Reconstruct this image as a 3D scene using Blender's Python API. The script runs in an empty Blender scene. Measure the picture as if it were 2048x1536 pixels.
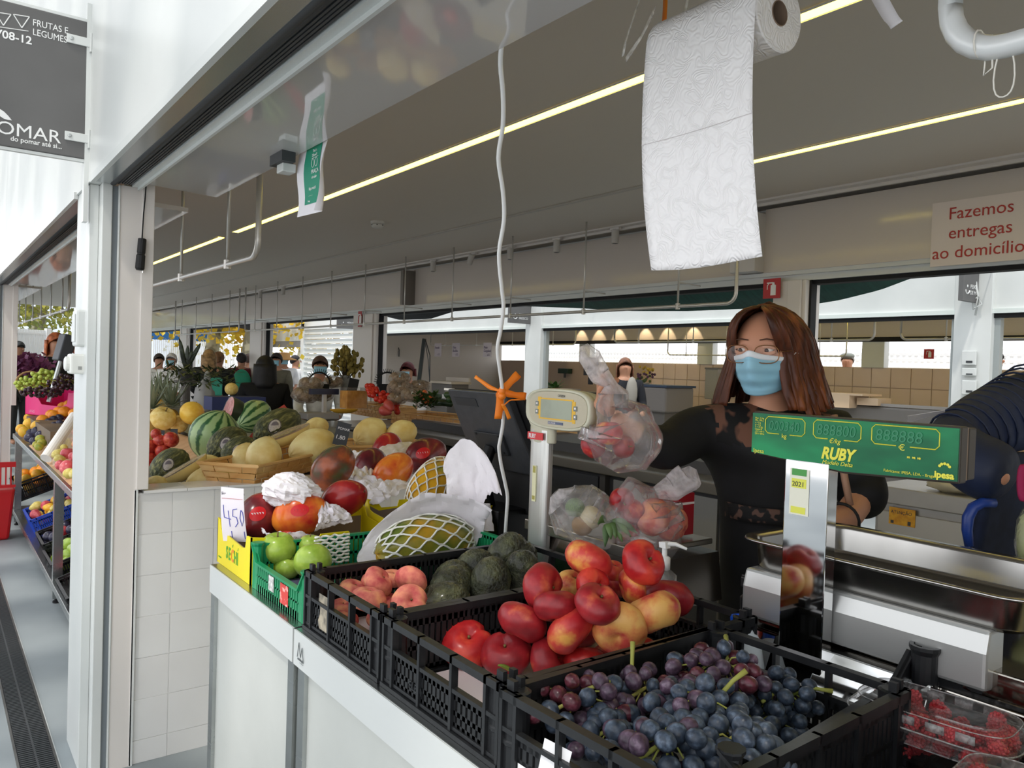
import bpy, bmesh, math, random
from mathutils import Vector, Matrix, noise
PI = math.pi
C = bpy.context.scene.collection
R_ = math.radians
random.seed(7)
# ---------------------------------------------------------------- camera
FPX = 1570.0
yaw, pitch, roll = R_(36.7), R_(-1.18), R_(1.85)
CAM = Vector((0, 0, 1.48))
cF = Vector((math.sin(yaw)*math.cos(pitch), math.cos(yaw)*math.cos(pitch), math.sin(pitch)))
_r0 = Vector((math.cos(yaw), -math.sin(yaw), 0)); _u0 = _r0.cross(cF)
cR = _r0*math.cos(roll) + _u0*math.sin(roll)
cU = _u0*math.cos(roll) - _r0*math.sin(roll)
cd = bpy.data.cameras.new('camera'); cam = bpy.data.objects.new('camera', cd); C.objects.link(cam)
cd.sensor_width = 36; cd.lens = FPX/2048*36; cd.clip_start = .02; cd.clip_end = 300
mw = Matrix((cR, cU, -cF)).transposed().to_4x4(); mw.translation = CAM; cam.matrix_world = mw
bpy.context.scene.camera = cam
vs = bpy.context.scene.view_settings
vs.view_transform = 'Standard'; vs.look = 'None'; vs.gamma = 1; vs.use_curve_mapping = False
vs.exposure = 0.38
# ---------------------------------------------------------------- world: bright hazy sky
wd = bpy.data.worlds.new('sky'); bpy.context.scene.world = wd; wd.use_nodes = True
wn = wd.node_tree.nodes; wl = wd.node_tree.links
bg = wn['Background']; tc = wn.new('ShaderNodeTexCoord'); sp = wn.new('ShaderNodeSeparateXYZ')
cr = wn.new('ShaderNodeValToRGB')
cr.color_ramp.elements[0].position = 0.0; cr.color_ramp.elements[0].color = (.985, .985, 1, 1)
cr.color_ramp.elements[1].position = 0.7; cr.color_ramp.elements[1].color = (.86, .92, 1, 1)
wl.new(tc.outputs['Generated'], sp.inputs[0]); wl.new(sp.outputs['Z'], cr.inputs[0]); wl.new(cr.outputs[0], bg.inputs[0])
bg.inputs[1].default_value = 1.65
sd = bpy.data.lights.new('sun', 'SUN'); sd.energy = 1.3; sd.angle = R_(2.5); sd.color = (1, .95, .87)
so = bpy.data.objects.new('sun', sd); C.objects.link(so)
so.rotation_euler = Vector((.45, .25, -.95)).to_track_quat('-Z', 'Y').to_euler()

def W(px, py, **k):
    """the point of the place that the photograph shows at (px, py), on a known plane x/y/z or at a known depth"""
    d = cF + cR*((px-1024)/FPX) - cU*((py-768)/FPX)
    (a, v), = k.items()
    t = v if a == 'd' else (v-CAM['xyz'.index(a)])/d['xyz'.index(a)]
    return CAM + d*t
def dep(p): return (Vector(p)-CAM).dot(cF)
# ---------------------------------------------------------------- materials
def lin(h):
    if isinstance(h, str): h = tuple(int(h[i:i+2], 16) for i in (0, 2, 4))
    if max(h) > 1.0 or isinstance(h[0], int): h = tuple(v/255 for v in h)
    return tuple((v/12.92 if v <= .04045 else ((v+.055)/1.055)**2.4) for v in h[:3]) + (1,)
_m = {}
def M(name, col='808080', rough=.5, metal=0, spec=.5, col2=None, scale=8, ramp=(.35, .65), det=3, bump=0, bscale=None,
      stretch=(1, 1, 1), emit=0, coat=0, sss=0, trans=0, ior=1.45, wave=None, col3=None, bdist=.003, rvar=0, alpha=1, rnd=True):
    if name in _m: return _m[name]
    m = bpy.data.materials.new(name); m.use_nodes = True; _m[name] = m
    n = m.node_tree.nodes; l = m.node_tree.links; b = n['Principled BSDF']
    b.inputs['Base Color'].default_value = lin(col); b.inputs['Roughness'].default_value = rough
    b.inputs['Metallic'].default_value = metal; b.inputs['Specular IOR Level'].default_value = spec
    b.inputs['IOR'].default_value = ior; b.inputs['Alpha'].default_value = alpha
    if coat: b.inputs['Coat Weight'].default_value = coat; b.inputs['Coat Roughness'].default_value = .15
    if sss: b.inputs['Subsurface Weight'].default_value = sss; b.inputs['Subsurface Scale'].default_value = .01
    if trans: b.inputs['Transmission Weight'].default_value = trans
    if emit: b.inputs['Emission Color'].default_value = lin(col); b.inputs['Emission Strength'].default_value = emit
    if col2 or bump or rvar:
        t = n.new('ShaderNodeTexCoord'); mp = n.new('ShaderNodeMapping'); mp.inputs['Scale'].default_value = stretch
        if rnd:
            oi = n.new('ShaderNodeObjectInfo'); vm = n.new('ShaderNodeVectorMath'); vm.operation = 'MULTIPLY_ADD'
            l.new(oi.outputs['Random'], vm.inputs[0]); vm.inputs[1].default_value = (37, 91, 53); l.new(t.outputs['Object'], vm.inputs[2])
            l.new(vm.outputs[0], mp.inputs[0])
        else: l.new(t.outputs['Object'], mp.inputs[0])
        def tex(sc):
            if wave:
                w = n.new('ShaderNodeTexWave'); w.inputs['Scale'].default_value = sc; w.inputs['Distortion'].default_value = wave[1]
                w.bands_direction = wave[0]; w.inputs['Detail'].default_value = det; w.inputs['Detail Scale'].default_value = 1.65
                o = w.outputs['Color'] if False else w.outputs[1]
            else:
                w = n.new('ShaderNodeTexNoise'); w.inputs['Scale'].default_value = sc; w.inputs['Detail'].default_value = det; o = w.outputs[0]
            l.new(mp.outputs[0], w.inputs['Vector']); return o
        o = tex(scale)
        if col2:
            c = n.new('ShaderNodeValToRGB'); e = c.color_ramp.elements
            e[0].position, e[1].position = ramp; e[0].color = lin(col); e[1].color = lin(col2)
            if col3: q = e.new((ramp[0]+ramp[1])/2); q.color = lin(col3)
            l.new(o, c.inputs[0]); l.new(c.outputs[0], b.inputs['Base Color'])
            if emit: l.new(c.outputs[0], b.inputs['Emission Color'])
        if rvar:
            mr = n.new('ShaderNodeMapRange'); mr.inputs[3].default_value = rough-rvar; mr.inputs[4].default_value = rough+rvar
            l.new(o, mr.inputs[0]); l.new(mr.outputs[0], b.inputs['Roughness'])
        if bump:
            o2 = tex(bscale) if bscale else o
            bp = n.new('ShaderNodeBump'); bp.inputs['Strength'].default_value = bump; bp.inputs['Distance'].default_value = bdist
            l.new(o2, bp.inputs['Height']); l.new(bp.outputs[0], b.inputs['Normal'])
    return m
def film(name, col='ffffff', a=.3, rough=.15, bump=.6, bscale=25, gloss=.5, milk=1.0):
    """thin clear plastic film: transparent with a milky part and a glossy part"""
    if name in _m: return _m[name]
    m = bpy.data.materials.new(name); m.use_nodes = True; _m[name] = m
    n = m.node_tree.nodes; l = m.node_tree.links; n.remove(n['Principled BSDF']); out = n['Material Output']
    tr = n.new('ShaderNodeBsdfTransparent'); df = n.new('ShaderNodeBsdfDiffuse'); tl = n.new('ShaderNodeBsdfTranslucent'); gl = n.new('ShaderNodeBsdfGlossy')
    for q in (df, tl): q.inputs['Color'].default_value = lin(col)
    gl.inputs['Roughness'].default_value = rough
    t = n.new('ShaderNodeTexCoord'); w = n.new('ShaderNodeTexNoise'); w.inputs['Scale'].default_value = bscale; w.inputs['Detail'].default_value = 4
    w.inputs['Distortion'].default_value = 1.65
    l.new(t.outputs['Object'], w.inputs['Vector'])
    bp = n.new('ShaderNodeBump'); bp.inputs['Strength'].default_value = bump; bp.inputs['Distance'].default_value = .01; l.new(w.outputs[0], bp.inputs['Height'])
    for q in (df, gl): l.new(bp.outputs[0], q.inputs['Normal'])
    m1 = n.new('ShaderNodeMixShader'); m1.inputs[0].default_value = .5; l.new(df.outputs[0], m1.inputs[1]); l.new(tl.outputs[0], m1.inputs[2])
    m2 = n.new('ShaderNodeMixShader'); l.new(tr.outputs[0], m2.inputs[1]); l.new(m1.outputs[0], m2.inputs[2])
    mr = n.new('ShaderNodeMapRange'); mr.inputs[3].default_value = max(0, a*.3); mr.inputs[4].default_value = min(1, a*1.9); mr.inputs[1].default_value = .3; mr.inputs[2].default_value = .7
    l.new(w.outputs[0], mr.inputs[0]); l.new(mr.outputs[0], m2.inputs[0])
    lw = n.new('ShaderNodeLayerWeight'); lw.inputs[0].default_value = .3; l.new(bp.outputs[0], lw.inputs['Normal'])
    mu = n.new('ShaderNodeMath'); mu.operation = 'MULTIPLY'; mu.inputs[1].default_value = gloss; l.new(lw.outputs['Fresnel'], mu.inputs[0])
    m3 = n.new('ShaderNodeMixShader'); l.new(mu.outputs[0], m3.inputs[0]); l.new(m2.outputs[0], m3.inputs[1]); l.new(gl.outputs[0], m3.inputs[2])
    l.new(m3.outputs[0], out.inputs[0]); return m
white = M('painted_white', 'd6d8d5', .35, col2='cdd0cd', scale=2, rvar=.05)
whiteg = M('glossy_white_panel', 'd2cecb', .05, spec=.9, ior=2.1)
beige = M('shaded_white_paint', 'dcd6d0', .4)
grey = M('painted_floor_grey', '8d9497', .55, col2='9fa6a8', scale=1.3, bump=.05, rnd=False)
steel = M('brushed_steel', 'b9bcbb', .28, 1, col2='adb0af', scale=14, stretch=(1, .1, 1), rvar=.05)
steeld = M('dull_steel', '8f8f8d', .42, 1, col2='777775', scale=6, rvar=.1)
chrome = M('polished_steel', 'd0d0d0', .06, 1)
black = M('black_plastic', '1a1b1d', .38, col2='232426', scale=30, bump=.08, bscale=60)
blackm = M('black_matt', '0d0d0f', .7)
rubber = M('dark_rubber', '2b2d2f', .6)
dgrey = M('dark_grey', '3c3e40', .5)
tube_m = M('rail_tube', 'c9c6c0', .3, .4)
# ---------------------------------------------------------------- mesh builder
class MB:
    def __init__(s): s.v = []; s.f = []; s.mi = []; s.cur = 0; s.T = None
    def vs(s, pts):
        b = len(s.v)
        for p in pts:
            p = Vector(p); s.v.append(tuple(s.T @ p if s.T else p))
        return b
    def fs(s, fl): s.f += fl; s.mi += [s.cur]*len(fl)
    def box(s, x0, x1, y0, y1, z0, z1):
        b = s.vs([(x, y, z) for z in (z0, z1) for y in (y0, y1) for x in (x0, x1)])
        s.fs([(b+i[0], b+i[1], b+i[2], b+i[3]) for i in ((0, 2, 3, 1), (4, 5, 7, 6), (0, 1, 5, 4), (2, 6, 7, 3), (0, 4, 6, 2), (1, 3, 7, 5))]); return s
    def cb(s, c, d): return s.box(c[0]-d[0]/2, c[0]+d[0]/2, c[1]-d[1]/2, c[1]+d[1]/2, c[2]-d[2]/2, c[2]+d[2]/2)
    def tube(s, pts, r, n=8, cap=True, closed=False):
        pts = [Vector(p) for p in pts]; N = len(pts); rr = r if isinstance(r, (list, tuple)) else [r]*N
        up = None; b0 = len(s.v)
        for i, p in enumerate(pts):
            if closed: t = pts[(i+1) % N]-pts[i-1]
            else: t = pts[min(i+1, N-1)]-pts[max(i-1, 0)]
            t = t.normalized() if t.length > 1e-9 else Vector((0, 0, 1))
            if up is None:
                up = Vector((0, 0, 1)) if abs(t.z) < .9 else Vector((1, 0, 0))
            a = (up-t*up.dot(t)); a = a.normalized() if a.length > 1e-6 else t.orthogonal().normalized(); c = t.cross(a); up = a
            s.vs([p+(a*math.cos(2*PI*k/n)+c*math.sin(2*PI*k/n))*rr[i] for k in range(n)])
        for i in range(N if closed else N-1):
            j = (i+1) % N
            s.fs([(b0+i*n+k, b0+i*n+(k+1) % n, b0+j*n+(k+1) % n, b0+j*n+k) for k in range(n)])
        if cap and not closed:
            s.fs([tuple(b0+k for k in reversed(range(n))), tuple(b0+(N-1)*n+k for k in range(n))])
        return s
    def rings(s, rs, cap=True):
        n = len(rs[0]); b = len(s.v)
        for r in rs: s.vs(r)
        for i in range(len(rs)-1): s.fs([(b+i*n+k, b+i*n+(k+1) % n, b+(i+1)*n+(k+1) % n, b+(i+1)*n+k) for k in range(n)])
        if cap: s.fs([tuple(b+k for k in reversed(range(n))), tuple(b+(len(rs)-1)*n+k for k in range(n))])
        return s
    def lathe(s, prof, n=20, c=(0, 0, 0), cap=True):
        c = Vector(c)
        return s.rings([[c+Vector((r*math.cos(2*PI*k/n), r*math.sin(2*PI*k/n), z)) for k in range(n)] for r, z in prof], cap)
    def prism(s, poly, ax, a0, a1):
        """poly: 2D points in the plane across axis ax ('x': (y,z), 'y': (x,z), 'z': (x,y))"""
        g = {'x': lambda u, v, w: (w, u, v), 'y': lambda u, v, w: (u, w, v), 'z': lambda u, v, w: (u, v, w)}[ax]
        n = len(poly); b = s.vs([g(u, v, a0) for u, v in poly]+[g(u, v, a1) for u, v in poly])
        s.fs([tuple(b+i for i in range(n)), tuple(b+n+i for i in reversed(range(n)))] + [(b+i, b+n+i, b+n+(i+1) % n, b+(i+1) % n) for i in range(n)]); return s
    def grid(s, fn, nu, nv, cu=False):
        b = len(s.v); s.vs([fn(i/(nu if cu else nu-1), j/(nv-1)) for j in range(nv) for i in range(nu)])
        for j in range(nv-1):
            for i in range(nu if cu else nu-1):
                k = (i+1) % nu; s.fs([(b+j*nu+i, b+j*nu+k, b+(j+1)*nu+k, b+(j+1)*nu+i)])
        return s
    def ball(s, c, r, nu=10, nv=7, fn=None):
        c = Vector(c); r = r if isinstance(r, (tuple, list)) else (r, r, r)
        def p(u, v):
            th = PI*(.001+.998*v); ph = 2*PI*u; d = Vector((math.sin(th)*math.cos(ph), math.sin(th)*math.sin(ph), math.cos(th)))
            k = fn(d) if fn else 1
            return c+Vector((d.x*r[0]*k, d.y*r[1]*k, d.z*r[2]*k))
        return s.grid(p, nu, nv, True)
    def mesh(s, name, mats, smooth=False):
        me = bpy.data.meshes.new(name); me.from_pydata(s.v, [], s.f); me.validate()
        for m in (mats if isinstance(mats, (list, tuple)) else [mats]): me.materials.append(m)
        if len(me.polygons) == len(s.mi): me.polygons.foreach_set('material_index', s.mi)
        bm = bmesh.new(); bm.from_mesh(me); bmesh.ops.recalc_face_normals(bm, faces=bm.faces)
        bm.to_mesh(me); bm.free()
        if smooth:
            me.polygons.foreach_set('use_smooth', [True]*len(me.polygons))
        me.update(); return me
    def obj(s, name, mats, parent=None, smooth=False, bevel=0, auto=None, solid=0, sub=0, loc=None):
        o = bpy.data.objects.new(name, s.mesh(name, mats, smooth)); C.objects.link(o)
        if parent: o.parent = parent
        if loc is not None: o.location = loc
        if sub: q = o.modifiers.new('s', 'SUBSURF'); q.levels = q.render_levels = sub
        if solid: q = o.modifiers.new('t', 'SOLIDIFY'); q.thickness = solid; q.offset = 0
        if bevel: q = o.modifiers.new('b', 'BEVEL'); q.width = bevel; q.segments = 2; q.limit_method = 'ANGLE'
        return o
def tag(o, label=None, cat=None, group=None, kind=None):
    if label: o['label'] = label
    if cat: o['category'] = cat
    if group: o['group'] = group
    if kind: o['kind'] = kind
    return o
def thing(name, label, cat, loc=(0, 0, 0), rz=0, group=None):
    o = bpy.data.objects.new(name, None); C.objects.link(o); o.location = loc; o.rotation_euler = (0, 0, rz); o.empty_display_size = .05
    return tag(o, label, cat, group)
def dup(o, parent=None, **k):
    c = o.copy(); C.objects.link(c)
    if parent: c.parent = parent
    for a in ('label', 'group'):
        if a in k: c[a] = k[a]
    if 'loc' in k: c.location = k['loc']
    if 'rot' in k: c.rotation_euler = k['rot']
    if 'sc' in k: c.scale = k['sc'] if isinstance(k['sc'], (tuple, list, Vector)) else (k['sc'],)*3
    for ch in list(o.children):
        dup(ch, c)
    return c
def struct(name, mb, m, parent=None, **k):
    o = mb.obj(name, m, parent, **k); o['kind'] = 'structure'; return o
def text(s, size, o, xa, ya, m, parent=None, name='lettering', ext=.0006, align='LEFT', bold=0, shear=0, sx=1.0):
    """flat lettering: origin o, reading direction xa, up direction ya (world or parent space)"""
    cu = bpy.data.curves.new('t', 'FONT'); cu.body = s; cu.size = size; cu.extrude = ext; cu.align_x = align; cu.offset = bold; cu.shear = shear; cu.space_line = .95
    cu.resolution_u = 3
    t = bpy.data.objects.new('t', cu); C.objects.link(t); bpy.context.view_layer.update()
    me = bpy.data.meshes.new_from_object(t.evaluated_get(bpy.context.evaluated_depsgraph_get())); C.objects.unlink(t); bpy.data.objects.remove(t)
    xa = Vector(xa).normalized(); ya = Vector(ya).normalized(); za = xa.cross(ya)
    T = Matrix((xa*sx, ya, za)).transposed().to_4x4(); T.translation = Vector(o)
    me.transform(T); me.materials.clear(); me.materials.append(m)
    q = bpy.data.objects.new(name, me); C.objects.link(q)
    if parent: q.parent = parent
    return q
def arc(c, r, a0, a1, n, f): return [f(c, r, R_(a0+(a1-a0)*i/n)) for i in range(n+1)]
# ================================================================ SETTING
struct('floor', MB().box(-8, 40, -6, 60, -.1, 0), grey)
H = 2.62
strip_m = M('lamp_strip', 'ffe560', emit=5.5)
# drain with its slats
dr = struct('trim_1', MB().box(.275, .283, -2, 14, 0, .004).box(.392, .40, -2, 14, 0, .004), steeld)
q = MB().box(.283, .392, -2, 14, .0005, .0012).obj('drain_channel', M('drain_dark', '1b1c1e', .8), dr); 
g = MB(); y = .5
while y < 9:
    g.box(.285, .334, y, y+.007, .001, .0075); g.box(.341, .39, y+.004, y+.011, .001, .0075); y += .0165
g.box(.334, .341, .5, 9, .001, .006)
tag(g.obj('drain_slat', M('drain_iron', '55585a', .5, .6), dr), kind='stuff')
struct('trim_2', MB().box(.40, .404, -2, 30, 0, .002), M('floor_joint', 'c9ccca', .7))
# building we look into: posts, upper facade, ceiling, far fascia
struct('wall_front', MB().box(.44, .50, -2.5, 22, 2.075, 4.6), white)
struct('trim_3', MB().box(.432, .446, -2.5, 3.0, 2.06, 2.085).box(.432, .446, 3.36, 22, 2.06, 2.085), white)
silver = M('silver_track', 'b5babb', .25, .7)
for k, (a, b) in enumerate(((-2.5, 3.02), (3.42, 8.3), (8.62, 13.4))):
    t = struct('trim_%d' % (4+k), MB().box(.446, .497, a, b, 2.07, 2.09), silver)
    g = MB().tube([(.506, a, 2.075), (.506, b, 2.075)], .011).tube([(.523, a, 2.08), (.523, b, 2.08)], .008)
    g.obj('rubber_seal', rubber, t, smooth=True)
    g = MB()
    for i in range(4): g.box(.533+i*.008, .538+i*.008, a, b, 2.075, 2.10)
    g.box(.50, .566, a, b, 2.095, 2.11); g.obj('track_rib', dgrey, t)
    MB().box(.566, .588, a, b, 2.07, 2.12).box(.584, .592, a, b, 2.06, 2.072).obj('frame_bar', white, t)
    # folded-up shutter leaf, glossy underside
    p = tag(MB().prism([(.592, 2.088), (.855, 2.078), (.855, 2.096), (.592, 2.106)], 'y', a, b).obj('awning_leaf', whiteg),
            ['glossy white folded-up shutter leaf over the fruit counter', 'glossy white shutter leaf over the melon stall', 'farthest glossy white shutter leaf down the stall row'][k], 'shutter', 'folded-up shutter leaves of the stall row')
def post(y0, n, deep=.34, x0=.487):
    t = struct('trim_%d' % n, MB().box(x0-.04, x0-.01, y0+.06, y0+deep, 0, 2.075).box(x0-.01, x0+.022, y0, y0+deep, 0, 2.075).box(x0+.041, x0+.048, y0, y0+.03, 0, 2.075), white, bevel=.003)
    MB().box(x0+.022, x0+.041, y0+.012, y0+deep-.02, 0, 2.07).obj('shutter_guide', M('guide_grey', '7d8488', .5), t)
    MB().box(x0+.048, x0+.118, y0+.004, y0+deep-.01, 0, 2.075).obj('post_face', beige, t)
    MB().box(x0+.118, x0+.158, y0-.004, y0+deep, 1.0, 2.62).box(x0+.112, x0+.12, y0, y0+.2, 0, 1.0).obj('inner_post', beige, t, bevel=.002)
    return t
post(3.04, 20); post(8.3, 21); post(13.5, 22)
struct('ceiling', MB().box(.5, 4.75, -3, 22, H, H+.15), M('ceiling_paint', 'd6ccbf', .6))
struct('wall_left', MB().box(.5, 4.6, -3.1, -3, 0, H), beige)
# light strips in the ceiling: near one all along, far one lit on the right part
for nm, x, a, b, lab in (('light_strip', 2.2, -2.5, 7.2, 'long glowing ceiling light strip nearest the fruit counter'), ('light_strip', 2.2, 7.6, 13, 'glowing ceiling light strip at the left behind the white pillar'),
                    ('light_strip', 3.5, -2.5, 2.95, 'long glowing ceiling light strip over the far side, right of the paper towel')):
    t = thing(nm, lab, 'light', (x, a, H-.001))
    MB().box(-.028, .028, 0, b-a, -.002, 0).obj('diffuser', strip_m, t)
    MB().box(-.034, -.028, 0, b-a, -.006, 0).box(.028, .034, 0, b-a, -.006, 0).obj('trim', beige, t)
struct('trim_30', MB().box(3.48, 3.50, 2.95, 22, H-.012, H+.001), M('seam', 'bdb6ac', .5))
struct('trim_31', MB().box(4.30, 4.42, -3, 22, H-.012, H).box(4.36, 4.38, -3, 22, H-.03, H), beige)
# far fascia of this building with openings below
fas = M('fascia_gloss', 'cfc6bd', .1, spec=.7, coat=.4)
for k, (a, b, x) in enumerate(((-3, 3.22, 4.46), (3.26, 8.0, 4.52), (8.03, 13.2, 4.52), (13.25, 22, 4.52))):
    struct('wall_far_%d' % k if k else 'wall_far', MB().box(x, x+.03, a, b, 2.165, 2.585), fas)
struct('trim_32', MB().box(4.36, 4.52, 3.22, 3.42, 2.17, 2.56), M('box_white', 'cfcac4', .4), bevel=.004)
struct('trim_33', MB().box(4.36, 4.52, 8.0, 8.06, 2.165, 2.56), M('box_grey', '7b746d', .5))
struct('trim_34', MB().box(4.5, 4.56, -3, 22, 2.10, 2.17).box(4.47, 4.5, -3, 22, 2.14, 2.165), white)
struct('trim_35', MB().box(4.52, 4.60, -3, 22, 2.075, 2.10), blackm)
struct('wall_far_4', MB().box(4.62, 4.68, -3, 22, 2.10, 2.9), white)
for k, (a, b) in enumerate(((2.9, 3.14), (8.85, 9.5), (12.9, 13.6), (17.6, 18.3), (-2.2, -1.9))):
    t = struct('trim_%d' % (36+k), MB().box(4.46, 4.62, a, b, 0, 2.10).box(4.44, 4.46, a+.1*(b-a), a+.5*(b-a), 0, 2.1), beige, bevel=.004)
    MB().box(4.5, 4.56, b, b+.015, .9, 2.1).box(4.5, 4.56, a-.015, a, .9, 2.1).obj('seal', blackm, t)
# tiled end wall between the stalls, each tile its own piece
t = struct('wall_tiled', MB().box(.602, 2.2, 3.052, 3.2, 0, .985), M('tile_grout', 'f0efec', .7))
tm = M('ceramic_tile', 'e1e0dd', .12, spec=.6, col2='dbd9d6', scale=3)
tile = MB().box(.0013, .1487, -.0025, 0, .0013, .1487).mesh('tile', tm)
def addtile(x, z, w=1, h=1, y=3.052):
    o = bpy.data.objects.new('tile', tile); C.objects.link(o); o.parent = t; o.location = (x, y+random.uniform(-.0006, .0006), z); o.scale = (w, 1, h)
x = .606
cols = [(x, .125)]+[(x+.125+.1505*i, .1505) for i in range(6)]
for cx, cw in cols:
    z = .985
    for r in range(7):
        h = .15 if r < 6 else z; z -= h
        addtile(cx, z, cw/.15, h/.15)
captile = MB().box(.001, .149, 0, .16, 0, .010).mesh('cap_tile', tm)
for i in range(8):
    o = bpy.data.objects.new('cap_tile', captile); C.objects.link(o); o.parent = t; o.location = (.63+.1505*i, 3.04, .985); o['kind'] = 'structure'
MB().box(.60, .612, 3.04, 3.05, 0, 1.0).obj('corner_trim', white, t)
# ---------------- second building across the rear aisle
X2 = 7.7
struct('wall_rear', MB().box(X2, X2+.06, -6, 16, 2.14, 3.3), white)
for k, (a, b) in enumerate(((3.10, 3.42), (9.56, 9.95), (-3.6, -3.2), (15.6, 16.0))):
    MB().box(X2+.02, X2+.09, a-.05, a, 0, 2.14).box(X2+.02, X2+.09, b, b+.05, 0, 2.14).obj('jamb', M('jamb_grey', '9aa09f', .4), struct('trim_%d' % (50+k), MB().box(X2-.05, X2+.1, a, b, 0, 2.9), white, bevel=.004))
struct('trim_54', MB().box(X2-.03, X2+.01, -6, 16, 2.11, 2.15), M('white_sail_tint', 'dfe6e1', .3, .2))  # white trim with the sail's green light put into its colour
struct('trim_55', MB().box(X2+.0, X2+.06, -6, 16, 2.07, 2.11), blackm)
struct('ceiling_rear', MB().box(X2, 11.7, -6, 16, H, H+.15), M('ceiling_paint', 'd6ccbf', .6))
for xx in (8.9, 10.3):  # two glowing strips added to brighten the second building's interior
    for a_, b__ in ((-2, 12.2),):
        t = thing('light_strip', 'added ceiling light strip to brighten the second building, %s' % ('nearer the walkway' if xx < 9 else 'nearer the rear windows'), 'light', (xx, a_, H-.001)); MB().box(-.04, .04, 0, b__-a_, -.002, 0).obj('diffuser', strip_m, t); MB().box(-.05, -.04, 0, b__-a_, -.006, 0).box(.04, .05, 0, b__-a_, -.006, 0).obj('trim', beige, t)
tanw = M('beige_glazed_tile', 'd8c0ac', .2, spec=.5, col2='d1b8a3', scale=2)
tw = struct('wall_rear_tiled', MB().box(11.5, 11.62, -6, 16, 0, 1.66), M('beige_grout', 'b7a08e', .7))
rt = MB().box(-.01, 0, .006, .294, .006, .294).mesh('tile', tanw)
for iy in range(34):
    for iz in range(3):
        o = bpy.data.objects.new('tile', rt); C.objects.link(o); o.parent = tw; o.location = (11.5, .6+iy*.3, .76+iz*.3)
        if iz == 2: o.scale = (1, 1, 1)
wf = M('warm_fascia', 'd9cdbf', .3)
struct('wall_rear_upper', MB().box(11.5, 11.56, -6, 16, 2.12, H), wf)
struct('trim_56', MB().box(11.44, 11.5, -6, 16, 2.05, 2.12), blackm)
for k, a in enumerate((2.4, 6.1, 9.3, 12.6)):
    struct('trim_%d' % (57+k), MB().box(11.46, 11.6, a, a+.35, 1.66, 2.06), white)
struct('wall_rear_side', MB().box(X2+.1, 11.5, 15.9, 16, 0, H), M('side_tile', 'bdb5ad', .3))
# third row far behind: white facade with a rail fence before it
struct('wall_back', MB().box(17, 17.2, -12, 40, 0, 1.62), M('white_far', 'f2f2f0', .5))
# ================================================================ lattice roof over the walkway (lets dappled light through)
g = MB()
for i in range(-12, 26):
    x0, x1 = -7.5, .4
    y = i*1.0
    g.box(x0, x1, y-.06, y+.06, 5.3, 5.36)
    for k in range(8):
        xa = x0+k*.99
        a = Vector((xa, y, 5.33)); b = Vector((xa+.495, y+1, 5.33)); c = Vector((xa+.99, y, 5.33))
        for p, q in ((a, b), (b, c)):
            d = (q-p).normalized(); s = Vector((-d.y, d.x, 0))*.11
            b0 = g.vs([p-s, q-s, q+s, p+s, p-s+Vector((0, 0, .05)), q-s+Vector((0, 0, .05)), q+s+Vector((0, 0, .05)), p+s+Vector((0, 0, .05))])
            g.fs([(b0, b0+1, b0+2, b0+3), (b0+4, b0+7, b0+6, b0+5), (b0, b0+4, b0+5, b0+1), (b0+3, b0+2, b0+6, b0+7)])
struct('ceiling_lattice', g, M('lattice_white', 'd8d8d2', .5))
# ================================================================ FRUIT COUNTER
CT = .889
def counter(y0, y1, lab, posts):
    t = thing('steel_counter', lab, 'counter', (.66, y0, 0), 0, 'steel counter cabinets of the fruit stall'); L = y1-y0
    MB().box(0, .80, .002, L-.002, CT-.012, CT).obj('worktop', steel, t, bevel=.002)
    MB().box(-.002, .004, .002, L-.002, CT-.078, CT-.001).obj('edge_strip', M('edge_steel', 'e2e4e1', .35, .3), t)
    MB().box(.012, .78, .01, L-.01, .06, CT-.08).obj('body', M('panel_steel', 'd9dad4', .4, .25, col2='c3c5bf', scale=2.2, ramp=(.3, .75), det=7, bump=.03), t)
    for p in posts: MB().box(.002, .03, p, p+.035, 0, CT-.078).obj('upright', steel, t)
    for p in (.05, L-.09): MB().lathe([(.018, 0), (.018, .06)], 10, (.05, p+.02, 0)).obj('foot', dgrey, t)
    return t
c1 = counter(1.665, 2.305, 'left steel counter section under the yellow mango boxes', (.0, .6))
c2 = counter(-1.3, 1.66, 'long steel counter section under the black crates', (2.905, 1.9, .9))
text('M', .055, (.6565, 1.615, .826), (0, -1, 0), (0, 0, 1), M('etched', '6f7374', .5, .5), None, ext=.0003).parent = None
lt = bpy.data.objects['lettering']; lt.parent = c2; lt.location = (-.66, 1.3, 0); lt.name = 'etched_letter'
bpy.data.objects.remove(lt); MB().tube([(-.004, 2.932, .835), (-.004, 2.924, .868), (-.004, 2.914, .838), (-.004, 2.906, .862), (-.004, 2.898, .832)], .0009, 4).tube([(-.004, 2.918, .826), (-.004, 2.899, .826)], .0006, 4).obj('etched_logo', M('etched'), c2); text('mobinplo', .009, (-.003, 2.933, .829), (0, -1, 0), (0, 0, 1), M('etched'), c2, 'etched_letter', .0003)
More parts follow.
